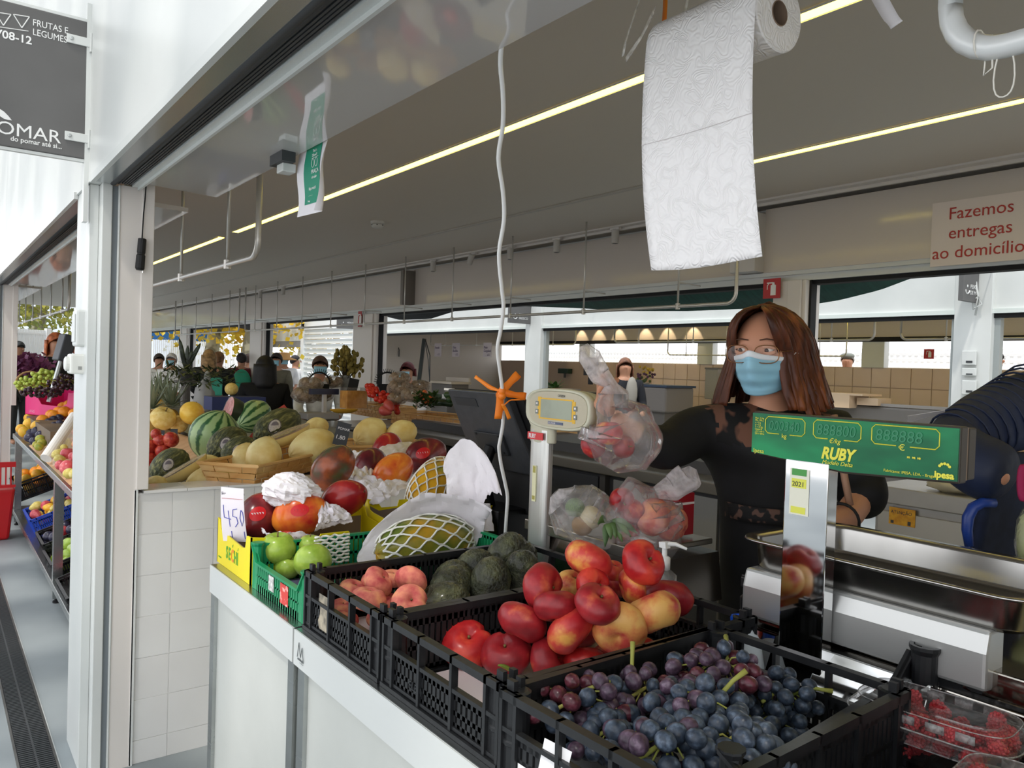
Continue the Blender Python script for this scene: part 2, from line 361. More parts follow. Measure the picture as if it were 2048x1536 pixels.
# ---------------------------------------------------------------- crates
def slotwall(g, P, w, h, fr, th=.006, slots=True, win=.42, ribs=(0, .1, .36, .64, .9, 1)):
    """one crate side in the (u, z) plane; P(u, z, t) -> local point, t = thickness direction"""
    def b(u0, u1, z0, z1, t0=0, t1=th):
        k = g.vs([P(u, z, t) for t in (t0, t1) for z in (z0, z1) for u in (u0, u1)])
        g.fs([(k, k+1, k+3, k+2), (k+4, k+6, k+7, k+5), (k, k+4, k+5, k+1), (k+2, k+3, k+7, k+6), (k, k+2, k+6, k+4), (k+1, k+5, k+7, k+3)])
    zm = h*(1-win)
    b(0, w, h-.012, h, -.006, th+.003); b(0, w, 0, .008, -.008, th); b(0, w, .010, .016, -.003, th); b(0, w, zm-.004, zm+.003, -.005, th)
    for r in ribs: u = max(.003, min(w-.003, r*w)); b(u-.0035, u+.0035, 0, h, -.006, th+.001)
    for i in range(len(ribs)-1):
        u0, u1 = ribs[i]*w+.004, ribs[i+1]*w-.004
        wide = (u1-u0) > .03
        if not wide:
            b(u0, u1, 0, h, 0, th*.6); continue
        zs = [.016, zm*.5-.004, zm*.5+.004, zm-.004]
        b(u0, u1, zs[1], zs[2]); n = max(2, int((u1-u0)/.013)); st = (u1-u0)/n
        b(u0, u1, .012, .022); b(u0, u1, zm-.016, zm-.004)
        for k in range(n+1):
            uu = u0+k*st; b(max(u0, uu-.0042), min(u1, uu+.0042), .016, zm-.004)
def crate(name, label, x, y, w=.365, L=.60, h=.128, m=None, rz=0, win=.42, z=CT, group='black plastic fruit crates on the counter', prong=True, cat='crate', lo=None):
    m = m or black
    t = thing(name, label, cat, (x, y, z+.0005), rz, group)
    for nm, P, W_ in (('end_wall', lambda u, z, k: (k, u, z), w), ('end_wall', lambda u, z, k: (L-k, u, z), w), ('side_wall', lambda u, z, k: (u, k, z), L), ('side_wall', lambda u, z, k: (u, w-k, z), L)):
        g = MB(); slotwall(g, P, W_, h, None, win=win if nm == 'end_wall' else .1, ribs=(0, .1, .36, .64, .9, 1) if W_ == w else (0, .07, .3, .5, .7, .93, 1)); g.obj(nm, m, t)
    g = MB()
    for i in range(9): g.box(.01+i*(L-.028)/8, .018+i*(L-.028)/8, .006, w-.006, .004, .009)
    for i in range(7): g.box(.006, L-.006, .008+i*(w-.024)/6, .016+i*(w-.024)/6, .004, .010)
    g.obj('base_grid', m, t)
    for cx in (0, L):
        for cy in (0, w):
            sx = 1 if cx == 0 else -1; sy = 1 if cy == 0 else -1
            g = MB(); c = Vector((cx+sx*.018, cy+sy*.018, 0))
            g.rings([[c+Vector((math.cos(a)*r*.8-sx*.002, math.sin(a)*r*.8-sy*.002, zz)) for a in [2*PI*k/12 for k in range(12)]] for zz, r in ((0, .018), (.012, .024), (.05, .024), (.052, .027), (.057, .027), (.059, .024), (h-.008, .023), (h-.002, .024), (h, .018))])
            if prong:
                g.box(cx+sx*.004, cx+sx*.012, cy+sy*.004, cy+sy*.02, h, h+.014).box(cx+sx*.022, cx+sx*.03, cy+sy*.002, cy+sy*.014, h, h+.014)
            g.obj('corner_post', m, t, smooth=False)
    return t
kA = crate('fruit_crate', 'black crate holding doughnut peaches and avocados', .682, 1.292, w=.362)
kB = crate('fruit_crate', 'black crate heaped with red flat nectarines', .682, .915, w=.366)
kC = crate('fruit_crate', 'black crate full of dark grapes, with a torn white label', .685, .556, w=.345, L=.50, rz=R_(2))
# torn labels on the crate fronts
MB().grid(lambda u, v: (-.0015, .285-.045*u+.006*math.sin(v*9), .020+.075*v), 3, 6).obj('torn_label', M('dirty_label', 'b9ad97', .8, col2='6f6a60', scale=40), kA)
MB().grid(lambda u, v: (-.0015-.004*math.sin(v*5)*u, .27-.05*u-.02*v, .008+.085*v), 4, 6).obj('torn_label', M('paper', 'eceaea', .8), kC)
MB().grid(lambda u, v: (-.0012, .305-.035*u, .006+.03*v), 3, 3).obj('torn_label', M('paper'), kC)
text('ELBA', .020, (-.0012, .27, .028), (0, -1, 0), (0, 0, 1), M('moulded', '2c2e30', .4), kB, 'moulded_letter', .0015)
# paper liner in the nectarine crate and paper under grapes
tag(MB().box(.712, 1.256, .95, 1.25, CT+.011, CT+.013).obj('paper_liner', M('liner_paper', 'd9cfd0', .8)), 'pale paper liner on the bottom of the nectarine crate', 'paper')
tag(MB().box(.72, 1.15, .60, .87, CT+.011, CT+.013).obj('paper_liner', M('liner_white', 'e6e6e6', .8)), 'white paper liner under the dark grapes', 'paper')
tag(MB().box(.712, 1.256, 1.325, 1.62, CT+.011, CT+.013).obj('paper_liner', M('liner_paper')), 'paper liner under the avocados and doughnut peaches', 'paper')
# green crate with scooped front
gm = M('green_plastic', '1f9a63', .35, col2='19895a', scale=5)
def scoop(name, label, x, y, w, L, h, m, z=CT, lo=.6, group=None, cat='crate', rz=0, e=.035):
    t = thing(name, label, cat, (x, y, z+.0005), rz, group)
    def wall(nm, P, W_, low):
        g = MB(); hl = h*low
        def b(u0, u1, z0, z1, t0=0, t1=.005):
            k = g.vs([P(u, zz, tt) for tt in (t0, t1) for zz in (z0, z1) for u in (u0, u1)])
            g.fs([(k, k+1, k+3, k+2), (k+4, k+6, k+7, k+5), (k, k+4, k+5, k+1), (k+2, k+3, k+7, k+6), (k, k+2, k+6, k+4), (k+1, k+5, k+7, k+3)])
        def quad(u0, za, u1, zb, t0=-.006, t1=.008, th=.006):
            k = g.vs([P(u0, za-th, t0), P(u1, zb-th, t0), P(u1, zb, t0), P(u0, za, t0), P(u0, za-th, t1), P(u1, zb-th, t1), P(u1, zb, t1), P(u0, za, t1)])
            g.fs([(k, k+1, k+2, k+3), (k+4, k+7, k+6, k+5), (k, k+4, k+5, k+1), (k+3, k+2, k+6, k+7), (k, k+3, k+7, k+4), (k+1, k+5, k+6, k+2)])
        def gus(u0, u1, za, zb):
            k = g.vs([P(u0, 0, tt) for tt in (0, .005)]+[P(u1, 0, tt) for tt in (0, .005)]+[P(u1, zb, tt) for tt in (0, .005)]+[P(u0, za, tt) for tt in (0, .005)])
            g.fs([(k, k+2, k+4, k+6), (k+1, k+7, k+5, k+3), (k+6, k+4, k+5, k+7)])
        gus(0, e, h, hl); gus(W_-e, W_, hl, h)
        quad(0, h, e, hl); quad(e, hl, W_-e, hl); quad(W_-e, hl, W_, h)
        u0, u1 = e, W_-e
        b(u0, u1, 0, hl*.25); b(u0, u1, hl*.5, hl*.56); b(u0, u1, hl*.86, hl-.004); n = int((u1-u0)/.014); st = (u1-u0)/n
        for k in range(n+1): b(max(u0, u0+k*st-.0045), min(u1, u0+k*st+.0045), 0, hl-.004)
        g.obj(nm, m, t)
    wall('end_wall', lambda u, z, k: (k-.10*(h-z)*-1*0, u, z), w, lo); wall('end_wall', lambda u, z, k: (L-k, u, z), w, .95 if m is gm else .66)
    sl = .95 if m is gm else .66
    wall('side_wall', lambda u, z, k: (u, k, z), L, sl); wall('side_wall', lambda u, z, k: (u, w-k, z), L, sl)
    MB().box(.004, L-.004, .004, w-.004, .002, .006).obj('crate_base', m, t)
    for cx in (.0, L):
        for cy in (.0, w):
            MB().lathe([(.012, 0), (.013, h-.01), (.017, h-.003), (.017, h), (.012, h)], 10, (cx+(.01 if cx == 0 else -.01), cy+(.01 if cy == 0 else -.01), 0)).obj('corner_post', m, t)
    return t
kG = scoop('fruit_crate', 'green plastic crate holding green apples and papayas', .684, 1.668, .350, .62, .118, gm, lo=.62)
MB().box(-.001, 0, .19, .225, .025, .062).obj('white_sticker', M('sticker_white', 'e8e8e4', .5, col2='9a9a98', scale=90), kG, loc=(-.0012, 0, 0))
MB().box(-.001, 0, .095, .145, .014, .062).obj('red_sticker', M('sticker_red', 'd8433c', .5, col2='f0b0a8', scale=60, ramp=(.55, .62)), kG, loc=(-.0012, 0, 0))
tag(MB().box(.71, 1.28, 1.69, 2.0, CT+.009, CT+.012).obj('paper_liner', M('purple_paper', '5d5a78', .8, col2='4b4866', scale=4)), 'purple paper liner on the bottom of the green crate', 'paper')
kD = scoop('fruit_crate', 'black crate at the right edge holding raspberry punnets', .800, .185, .40, .60, .150, black, e=.09, lo=.62, rz=R_(6), group='black plastic fruit crates on the counter')
g = MB()
for i in range(11): g.box(.01+i*.056, .016+i*.056, .01, .39, .012, .018)
for i in range(8): g.box(.01, .59, .02+i*.05, .026+i*.05, .012, .019)
g.obj('base_grid', black, kD)
for cx, cy in ((.575, .375), (.575, .025)): MB().lathe([(.020, 0), (.021, .14), (.025, .148), (.025, .154), (.018, .154), (.016, .12), (.001, .12)], 16, (cx, cy, 0), False).obj('corner_post', black, kD)
# yellow cardboard boxes
yel = M('yellow_card', 'f3e015', .45, col2='ecd60e', scale=3); card = M('brown_card', '8a7765', .8)
def ybox(label, x, y, w, L, h, z=CT, front=True):
    t = thing('cardboard_box', label, 'box', (x, y, z+.0005), 0, 'yellow cardboard mango boxes'); k = .004
    fr = [(0, 0), (w, 0), (w, h), (w-.02, h*.99), (w-.035, h*.78), (w-.06, h*.74), (.07, h*.66), (.045, h*.70), (.035, h*.96), (0, h*.98)]
    sd = [(0, 0), (L, 0), (L, h), (L-.05, h), (L-.08, h*.80), (L*.62, h*.80), (L*.6, h*.9), (L*.42, h*.9), (L*.4, h*.76), (.06, h*.76), (.04, h*.94), (0, h*.98)]
    MB().prism(fr, 'x', 0, k).obj('front_panel', yel, t); MB().prism(fr, 'x', L-k, L).obj('back_panel', yel, t)
    MB().prism(sd, 'y', 0, k).obj('side_panel', yel, t); MB().prism(sd, 'y', w-k, w).obj('side_panel', yel, t)
    MB().prism([(k+.001, .0), (w-k-.001, 0), (w-k-.001, h*.95), (w-.034, h*.75), (.05, h*.65), (k+.001, h*.9)], 'x', k+.0005, k+.0025).obj('inner_lining', card, t)
    MB().prism([(0.008, 0), (L-.008, 0), (L-.008, h*.75), (L*.5, h*.75), (.05, h*.7), (.008, h*.85)], 'y', w-k-.003, w-k-.001).obj('inner_lining', card, t)
    MB().prism([(0.008, 0), (L-.008, 0), (L-.008, h*.75), (L*.5, h*.75), (.05, h*.7), (.008, h*.85)], 'y', k+.001, k+.003).obj('inner_lining', card, t)
    MB().box(k, L-k, k, w-k, 0, .004).obj('box_bottom', card, t)
    return t
b1 = ybox('front yellow cardboard box of mangoes printed SECHI', .684, 2.036, .292, .46, .128)
b2 = ybox('rear yellow cardboard box behind the mango box', 1.152, 2.03, .30, .30, .150)
gl = M('print_green', '4fa62f', .5); orl = M('print_orange', 'f08b1d', .5)
for ch, yy, mm in (('S', .205, gl), ('E', .183, gl), ('C', .160, orl), ('H', .135, gl), ('I', .108, gl)):
    text(ch, .048, (-.0008, yy, .030), (0, -1, 0), (0, 0, 1), mm, b1, 'printed_letter', .0003, bold=.001, sx=.72)
MB().prism([(.148, .068), (.143, .078), (.150, .074)], 'x', -.001, -.0005).obj('printed_leaf', gl, b1)
MB().prism([(.102, .068), (.098, .078), (.104, .070)], 'x', -.001, -.0005).obj('printed_leaf', gl, b1)
text('mangoes', .008, (-.0008, .275, .018), (0, -1, 0), (0, 0, 1), gl, b1, 'printed_letter', .0002).data.name = 'small_print'
text('SECHI', .05, (.17, -.0008, .04), (1, 0, 0), (0, 0, 1), gl, b1, 'printed_letter', .0003, bold=.001, sx=.8)
# price card 4,50 clipped in the mango box
pc = thing('price_card', 'white handwritten price card 4,50 in the front mango box', 'sign', W(474, 1080, d=2.22)+Vector((0, 0, .0)), R_(48))
o = MB().grid(lambda u, v: (-.012+.03*(v-.3)**2-.012*u*(v), .036-.072*u+.016*v, -.002+.150*v), 6, 8).obj('card', M('price_paper', 'eee6ec', .6), pc, solid=.0006)
ink = M('blue_ink', '4a50b8', .6); inkr = M('red_ink', 'c0504a', .6)
def stroke(pts, r, m, par, nm='ink_stroke'): return MB().tube(pts, r, 4).obj(nm, m, par)
def cp(u, v): return (-.012+.03*(v-.3)**2-.012*u*v-.0012, .036-.072*u+.016*v, -.002+.150*v)
for s_ in ([(.12, .68), (.14, .45), (.42, .42)], [(.32, .58), (.36, .28)], [(.70, .62), (.52, .60), (.50, .48), (.66, .46), (.70, .36), (.58, .28)], [(.86, .60), (.80, .45), (.86, .30), (.95, .42), (.93, .56), (.86, .60)], [(.40, .20), (.40, .06)], [(.92, .20), (.92, .06)]):
    stroke([cp(*p) for p in s_], .0011, ink, pc)
stroke([cp(.05, .80), cp(.95, .80)], .0005, inkr, pc)
text('Fruta Variada', .0125, cp(.04, .86), (0, -1, .02), (0.03, .1, 1), M('black_ink', '3a3a44', .6), pc, 'printed_letter', .0002)
# ================================================================ FRUIT
def fbm(p, s, o=0): return noise.noise(Vector(p)*s+Vector((o, o*1.7, o*.3)))
def f_flat(d):   # flat peach
    q = math.hypot(d.x, d.y); k = 1-.55*math.exp(-(q/.34)**2)*(1 if d.z > 0 else .7)
    k *= 1-.17*math.exp(-(d.y/.15)**2)*(1 if d.x > 0 else 0)*min(1, max(0, d.z+.9)); return k*(1+.05*fbm(d, 1.6))
def f_apple(d):
    q = math.hypot(d.x, d.y); return (1-.38*math.exp(-(q/.30)**2)*(1 if d.z > 0 else .55))*(1+.03*math.cos(5*math.atan2(d.y, d.x))*max(0, -d.z))*(1+.10*d.z)
def f_avo(d): return (1+.16*max(0, d.z)**2 - .05*d.z)*(1+.05*fbm(d, 9)+.035*fbm(d, 15, 4))
def f_mango(d): return 1+.10*fbm(d, .9, 2)+.05*d.x*d.z
def f_melon(d): return 1+.012*math.cos(9*math.atan2(d.y, d.x))+.03*fbm(d, 1.2, 3)+.05*abs(d.z)**9
def f_pear(d): return 1.0-.30*max(0, d.z)*(1-.3*d.z)+.35*max(0, d.z)**4
def f_rasp(d): return 1
KIND = {'nectarine': (f_flat, (1, 1, .74), 26, 18), 'peach': (f_flat, (1, 1, .70), 26, 18), 'avocado': (f_avo, (.95, .95, 1.12), 40, 30), 'mango': (f_mango, (.80, .74, 1.08), 22, 16), 'apple': (f_apple, (1, 1, .92), 22, 16),
        'melon': (f_melon, (.82, .82, 1.08), 36, 20), 'watermelon': (f_melon, (1, 1, 1.06), 32, 20), 'round': (None, (1, 1, .96), 16, 12), 'pear': (f_pear, (.9, .9, 1.15), 18, 14), 'grape': (None, (.95, .95, 1.05), 12, 8), 'papaya': (lambda d: 1+.10*d.z+.03*math.cos(5*math.atan2(d.y, d.x)), (.50, .50, 1.0), 26, 20)}
_fm = {}
def fmesh(kind, m, var=0):
    k = (kind, m.name, var)
    if k not in _fm:
        fn, r, nu, nv = KIND[kind]
        g = MB(); off = var*3.1
        g.ball((0, 0, 0), r, nu, nv, (lambda d: fn(d)*(1+.03*fbm(d, 1.3, off))) if fn else None)
        _fm[k] = g.mesh(kind, m, True)
    return _fm[k]
_st = {}
def fruit(name, kind, m, loc, r, rot=(0, 0, 0), label=None, cat='fruit', group=None, stem=True, var=0, stemc=None):
    o = bpy.data.objects.new(name, fmesh(kind, m, var)); C.objects.link(o); o.location = loc; o.scale = (r, r, r); o.rotation_euler = rot
    tag(o, label, cat, group)
    if stem:
        zt = {'nectarine': .40, 'peach': .38, 'avocado': 1.16, 'mango': 1.06, 'apple': .60, 'melon': 1.10, 'watermelon': 1.06, 'pear': 1.12, 'round': .93, 'papaya': 1.05}[kind]
        if kind not in _st:
            h = {'apple': .4, 'pear': .45, 'melon': .12, 'watermelon': .12}.get(kind, .07)
            _st[kind] = MB().tube([(0, 0, zt-.06), (.01, 0, zt+h*.5), (.06*h, 0, zt+h)], [.07, .05, .06], 6).mesh('stem', M('fruit_stem', '6b5635', .8, col2='8a7a45', scale=20), True)
        s = bpy.data.objects.new('stem', _st[kind]); C.objects.link(s); s.parent = o
    return o
def peel(name, a, b, c=None, rough=.3, **k): return M(name, a, rough, col2=b, col3=c, **k)
nred = peel('nectarine_red', '861c24', 'dc7048', 'a8282e', .36, scale=1.2, ramp=(.36, .78), det=6, bump=.05, bscale=30)
nmix = peel('nectarine_mixed', 'b8262c', 'e8a552', 'd0463a', .38, scale=1.1, ramp=(.36, .66), det=6)
nyel = peel('nectarine_yellow', 'c0443a', 'e3ae62', 'd98e52', .42, scale=1.2, ramp=(.36, .6), det=7)
nbri = peel('nectarine_bright', '9e1a20', 'd84836', 'bc2a2a', .3, scale=1.2, ramp=(.35, .65), det=5)
pch = peel('peach_fuzz', 'b9464c', 'eaa074', 'd67a68', .8, scale=1.3, ramp=(.32, .66), det=6)
avm = M('avocado_skin', '34352a', .34, col2='6d6f4e', col3='4c4f3a', scale=1.6, ramp=(.35, .7), det=5, bump=.6, bscale=7, bdist=.04, coat=.35)
grn = peel('green_apple', '8fae3c', 'b4cc5c', 'a2be4a', .22, scale=2, ramp=(.3, .7), det=5)
RB = random.Random(3)
TOP = CT+.013
# nectarines: pixel centre, pixel radius, height of centre, material, tilt
NEC = [(936, 1283, 48, .945, nbri, (.5, -.3, 0), 'red flat nectarine alone at the front left of its crate'),
 (1013, 1306, 46, .938, nred, (-.2, -.5, 1), 'dark red flat nectarine with yellow split at front, beside the leaf'),
 (1098, 1315, 42, .94, nred, (1.1, 0, .6), 'red flat nectarine low at the front middle of the heap'),
 (1168, 1325, 40, .93, nbri, (.3, .2, 2), 'red flat nectarine half hidden by the near rim of its crate'),
 (1045, 1243, 46, 1.00, nred, (.2, .5, .5), 'red flat nectarine in second layer at left with glossy side'),
 (1140, 1258, 48, 1.00, nmix, (-.9, -.4, .2), 'round-faced red nectarine with orange right side, front of heap'),
 (1238, 1256, 50, 1.01, nyel, (1.2, -.2, 2.4), 'yellow flat nectarine standing on edge with its stem cavity right'),
 (1306, 1225, 50, 1.03, nyel, (-.55, .1, .3), 'yellow-red flat nectarine lying flat with dimple up'),
 (1112, 1212, 40, 1.04, nred, (.2, .4, 1.5), 'dull red flat nectarine in the middle left of the heap'),
 (1087, 1177, 45, 1.055, nred, (1.3, .4, .3), 'dark red flat nectarine with a brown scar, upper left of heap'),
 (1196, 1207, 42, 1.06, nred, (.3, -.5, .9), 'plain dark red flat nectarine at the centre of the heap'),
 (1187, 1172, 35, 1.065, nbri, (1.2, .3, 0), 'bright red nectarine on edge just under the topmost yellow one'),
 (1146, 1168, 30, 1.04, nyel, (.4, 0, 0), 'pale yellow nectarine peeping out behind the scarred dark one'),
 (1177, 1120, 44, 1.105, nmix, (.25, .5, .4), 'yellow-orange topmost nectarine at the left peak of the heap'),
 (1287, 1125, 42, 1.11, nbri, (.9, -.5, .4), 'bright scarlet topmost nectarine at the right peak of the heap'),
 (1265, 1172, 33, 1.06, nmix, (1.3, .2, 1), 'orange-red nectarine on edge below the scarlet peak'),
 (1345, 1195, 46, 1.02, nred, (-.35, .35, 0), 'large dark plum-red nectarine at the right of the heap'),
 (1233, 1168, 30, 1.03, nred, (0, .5, 0), 'dark red nectarine deep behind the middle of the heap'),
 (1228, 1142, 24, 1.06, nmix, (.3, 0, 0), 'small piece of orange-red nectarine behind the left peak'),
 (1362, 1268, 26, .95, nmix, (0, 0, 0), 'orange nectarine low against the far right corner bars'),
 (1225, 1300, 36, .945, nred, (0, 0, 0), 'dark nectarine under the yellow one standing on edge'),
 (1290, 1290, 36, .945, nmix, (0, 0, 0), 'nectarine in the bottom layer seen through the side slots'),
 (1160, 1245, 36, .95, nred, (0, 0, 0), 'hidden dark nectarine in the core of the heap'),]
for i, (px, py, r, z, m, rot, lab) in enumerate(NEC):
    p = W(px, py, z=z); R = r*dep(p)/FPX*1.13
    p.x = min(p.x, 1.215)
    if z < 1.0: p.z = TOP+R*.70
    fruit('nectarine', 'nectarine', m, p, R, rot, lab, 'nectarine', 'flat nectarines in the black crate', var=i % 4)
# doughnut peaches
PE = [(705, 1180, 30, .965, (.3, .2, 0), 'doughnut peach with creased side at left of the peaches'), (757, 1163, 33, 1.0, (.8, .3, .5), 'topmost doughnut peach in the middle of the peaches'),
 (822, 1161, 34, 1.0, (-.3, .9, .2), 'doughnut peach on edge showing its brown stem hole'), (738, 1198, 36, .985, (.1, .1, .2), 'orange doughnut peach lying flat in front'),
 (820, 1205, 37, .985, (.9, .1, -.4), 'pink doughnut peach with deep cleft at front right'), (727, 1152, 24, .98, (.2, 0, 0), 'small orange doughnut peach at the back left'),
 (767, 1147, 24, .98, (.2, 0, 0), 'pink doughnut peach half hidden at the back'), (776, 1202, 24, .955, (.2, .2, 0), 'doughnut peach wedged low between the two front ones'),
 (836, 1242, 28, .94, (.2, 0, 0), 'doughnut peach half hidden by the near rim'), (693, 1238, 26, .93, (0, .3, 0), 'doughnut peach seen through the crate front at left'),
 (760, 1240, 28, .93, (0, .3, 0), 'doughnut peach low behind the crate front bars'), (685, 1215, 24, .935, (.3, 0, 0), 'doughnut peach in the far left front corner of the crate')]
for i, (px, py, r, z, rot, lab) in enumerate(PE):
    p = W(px, py, z=z); R = r*dep(p)/FPX; p.x = max(p.x, .725); p.y = min(max(p.y, 1.34), 1.62)
    fruit('doughnut_peach', 'peach', pch, p, R, rot, lab, 'peach', 'doughnut peaches in the black crate', var=i % 3)
AV = [(860, 1140, 35, .96, (.9, .2, 0), 'black-green avocado behind the peaches at back left'), (902, 1177, 41, .955, (1.1, 0, 2.0), 'avocado in front row middle, pebbled dark green'),
 (886, 1207, 42, .945, (1.2, .3, .8), 'nearest avocado, darkest, lying beside the peaches'), (931, 1135, 37, .975, (.7, 0, .5), 'avocado in the back row with light brown end'),
 (980, 1166, 40, .97, (.2, .1, .5), 'upright avocado in the front row right of centre'), (995, 1105, 37, 1.0, (.3, .4, 0), 'topmost greener avocado at the back of the row'),
 (1046, 1144, 36, .985, (.3, -.3, 0), 'rightmost avocado with a brown-orange patch'), (1037, 1094, 33, .985, (.9, 0, 0), 'black avocado at the far back right')]
for i, (px, py, r, z, rot, lab) in enumerate(AV):
    p = W(px, py, z=z); R = r*dep(p)/FPX*1.08
    p.x = min(p.x, 1.23); p.y = min(max(p.y, 1.35), 1.60)
    fruit('avocado', 'avocado', avm, p, R, rot, lab, 'avocado', 'avocados in the black crate', var=i % 3)
# green apples
for i, (px, py, r, z, rot, lab) in enumerate([(556, 1099, 36, .975, (.1, -.1, 0), 'round light green apple at the front left of the green crate'), (575, 1135, 26, .93, (.3, .2, 0), 'green apple low between the two larger ones'),
   (626, 1125, 38, .965, (-.5, .35, .3), 'green apple with stem cavity, front right of the green crate'), (620, 1092, 24, .98, (0, 0, 0), 'small piece of green apple behind the stemmed one'), (695, 1152, 18, .95, (0, 0, 0), 'green apple deep in the corner beside the peach crate')]):
    p = W(px, py, z=z); R = r*dep(p)/FPX; p.x = max(p.x, .74)
    fruit('green_apple', 'apple', grn, p, R, rot, lab, 'apple', 'green apples in the green crate', var=i % 3)
# ---------------------------------------------------------------- mangoes
mgr = peel('mango_red', '8e1b22', 'd1452e', 'a82a28', .22, scale=1.1, ramp=(.35, .72), det=4)
mgd = peel('mango_dark', '4e1c24', '8c3030', '6d2428', .22, scale=1.2, ramp=(.35, .7), det=4)
mgo = peel('mango_orange', 'c8322a', 'ee8a30', 'e06a2c', .22, scale=1.1, ramp=(.35, .62), det=4)
mgg = peel('mango_green', '4c5038', 'a4522c', '70402e', .22, scale=1.3, ramp=(.35, .66), det=4)
MG = [(665, 938, 37, 1.10, mgg, (.4, .5, 0), 'brown-green mango on top, left of the white wraps', 0), (687, 997, 38, 1.055, mgr, (1.2, 0, .4), 'shiny dark red mango with stem end facing front', 0),
 (598, 1030, 40, 1.02, mgo, (.6, 1.2, .2), 'orange-red mango with a round red sticker at the front', 1), (522, 1033, 44, 1.005, mgd, (.3, 1.35, 1.0), 'dark maroon mango beside the price card', 1),
 (742, 932, 34, 1.07, mgd, (.3, 1.3, .9), 'dark crimson mango half wrapped in white paper', 0), (785, 945, 34, 1.06, mgo, (.5, .9, .6), 'bright orange mango in white paper', 0),
 (850, 912, 34, 1.08, mgd, (.2, 1.2, .2), 'dark red stickered mango at the far right', 1), (776, 897, 30, 1.10, mgr, (.2, 1.3, .8), 'red mango at the very back in white paper', 0),
 (575, 990, 34, 1.07, mgd, (0, 1.45, -.4), 'mango hidden inside the white tissue wrap on top', 0), (500, 1075, 20, .94, mgd, (0, 1.3, 0), 'dark mango low behind the box front', 0), (585, 1080, 26, .95, mgr, (0, 1.3, 0), 'mango low under the orange-red one', 0)]
stk = M('sticker_bright', 'd2232a', .3); stw = M('sticker_print', 'f0e8e8', .4)
for i, (px, py, r, z, m, rot, lab, st) in enumerate(MG):
    p = W(px, py, z=z); R = r*dep(p)/FPX*1.3
    o = fruit('mango', 'mango', m, p, R, rot, lab, 'mango', 'mangoes in the yellow boxes', var=i % 3)
    if st:   # oval sticker hugging the skin on the walkway side
        bpy.context.view_layer.update(); d = (CAM-p).normalized(); iv = o.matrix_world.inverted()
        def sk(u, v, k=1.012, s=.36, p=p, d=d, iv=iv):
            a = d.cross(Vector((0, 0, 1))).normalized(); b = a.cross(d)
            q = (iv.to_3x3() @ (d+a*(math.cos(u*2*PI)*v*s)+b*(math.sin(u*2*PI)*v*s*.9+.22))).normalized()
            rr = KIND['mango'][1]; kk = f_mango(q)*(1+.03*fbm(q, 1.3, (i % 3)*3.1))*k; return (q.x*rr[0]*kk, q.y*rr[1]*kk, q.z*rr[2]*kk)
        MB().grid(lambda u, v: sk(u, v), 18, 4, True).obj('sticker', stk, o, smooth=True)
        g = MB()
        for a_ in range(5): g.grid(lambda u, v, a_=a_: sk(0, 0, 1.02) if 0 else Vector(sk(0.5 if a_ < 2.5 else 0, abs(a_-2)*.3+.001, 1.02))+Vector(((u-.5)*.07, (v-.5)*.07, .0)), 2, 2)
        g.obj('sticker_print', stw, o)
# ---------------------------------------------------------------- crumpled paper
pap = M('tissue_paper', 'f1edf0', .75, col2='e8e2e8', scale=4)
def crumple(name, label, pts, amp=.012, th=.0006, nu=26, nv=22, m=None, cat='paper', seed=0, group=None, sc=14, parent=None):
    """pts: 3x3 control points (rows), smoothly interpolated then creased"""
    P = [[Vector(q) for q in row] for row in pts]
    def bz(a, b, c, t): return a*(1-t)**2+b*2*t*(1-t)+c*t*t
    def f(u, v):
        q = bz(*[bz(*row, u) for row in P], v)
        n = Vector((fbm((u*5, v*5, seed), 1.1, seed), fbm((u*5, v*5, seed+9), 1.1, seed), abs(fbm((u*4, v*4, seed+5), 1.3))*2-.5))
        n2 = Vector((abs(fbm((u*13, v*13, seed), 1)), abs(fbm((u*13, v*13, seed+3), 1)), abs(fbm((u*13, v*13, seed+7), 1))))
        e = 1.0
        return q+n*amp*.9+n2*amp*.22
    o = MB().grid(f, nu, nv).obj(name, m or pap, parent, solid=th)
    me = o.data; me.polygons.foreach_set('use_smooth', [(i*7) % 3 != 0 for i in range(len(me.polygons))])
    return tag(o, label, cat, group) if not parent else o
def wp(px, py, z): return W(px, py, z=z)
def wd_(px, py, d): return W(px, py, d=d)
p = W(583, 985, z=1.085); rw = 62*dep(p)/FPX
def wrapf(d): return 1+.10*fbm(d, 1.5, 3)-.28*abs(fbm(d, 1.7, 5))-.22*abs(fbm(d, 3.4, 1))-.10*abs(fbm(d, 7, 2))
o = MB().ball((0, 0, 0), (rw, rw*.78, rw*.66), 46, 32, wrapf).obj('tissue_wrap', pap, smooth=False); o.location = p; o.rotation_euler = (0, .1, R_(-33))
tag(o, 'white tissue paper wrapped tightly around the topmost front mango', 'paper')
crumple('tissue_paper', 'white tissue paper crumpled between the orange and dark mangoes', [[wp(640, 1000, 1.05), wp(650, 1010, 1.06), wp(668, 1010, 1.05)], [wp(640, 1040, 1.04), wp(660, 1030, 1.04), wp(720, 1030, 1.03)], [wp(630, 1060, 1.0), wp(660, 1050, 1.01), wp(700, 1045, 1.01)]], .012, seed=2)
crumple('tissue_paper', 'white tissue paper at the left behind the brown-green mango', [[wp(690, 905, 1.10), wp(720, 895, 1.13), wp(745, 915, 1.08)], [wp(690, 920, 1.08), wp(730, 925, 1.08), wp(750, 940, 1.06)], [wp(700, 955, 1.06), wp(720, 960, 1.06), wp(740, 975, 1.04)]], .014, seed=3)
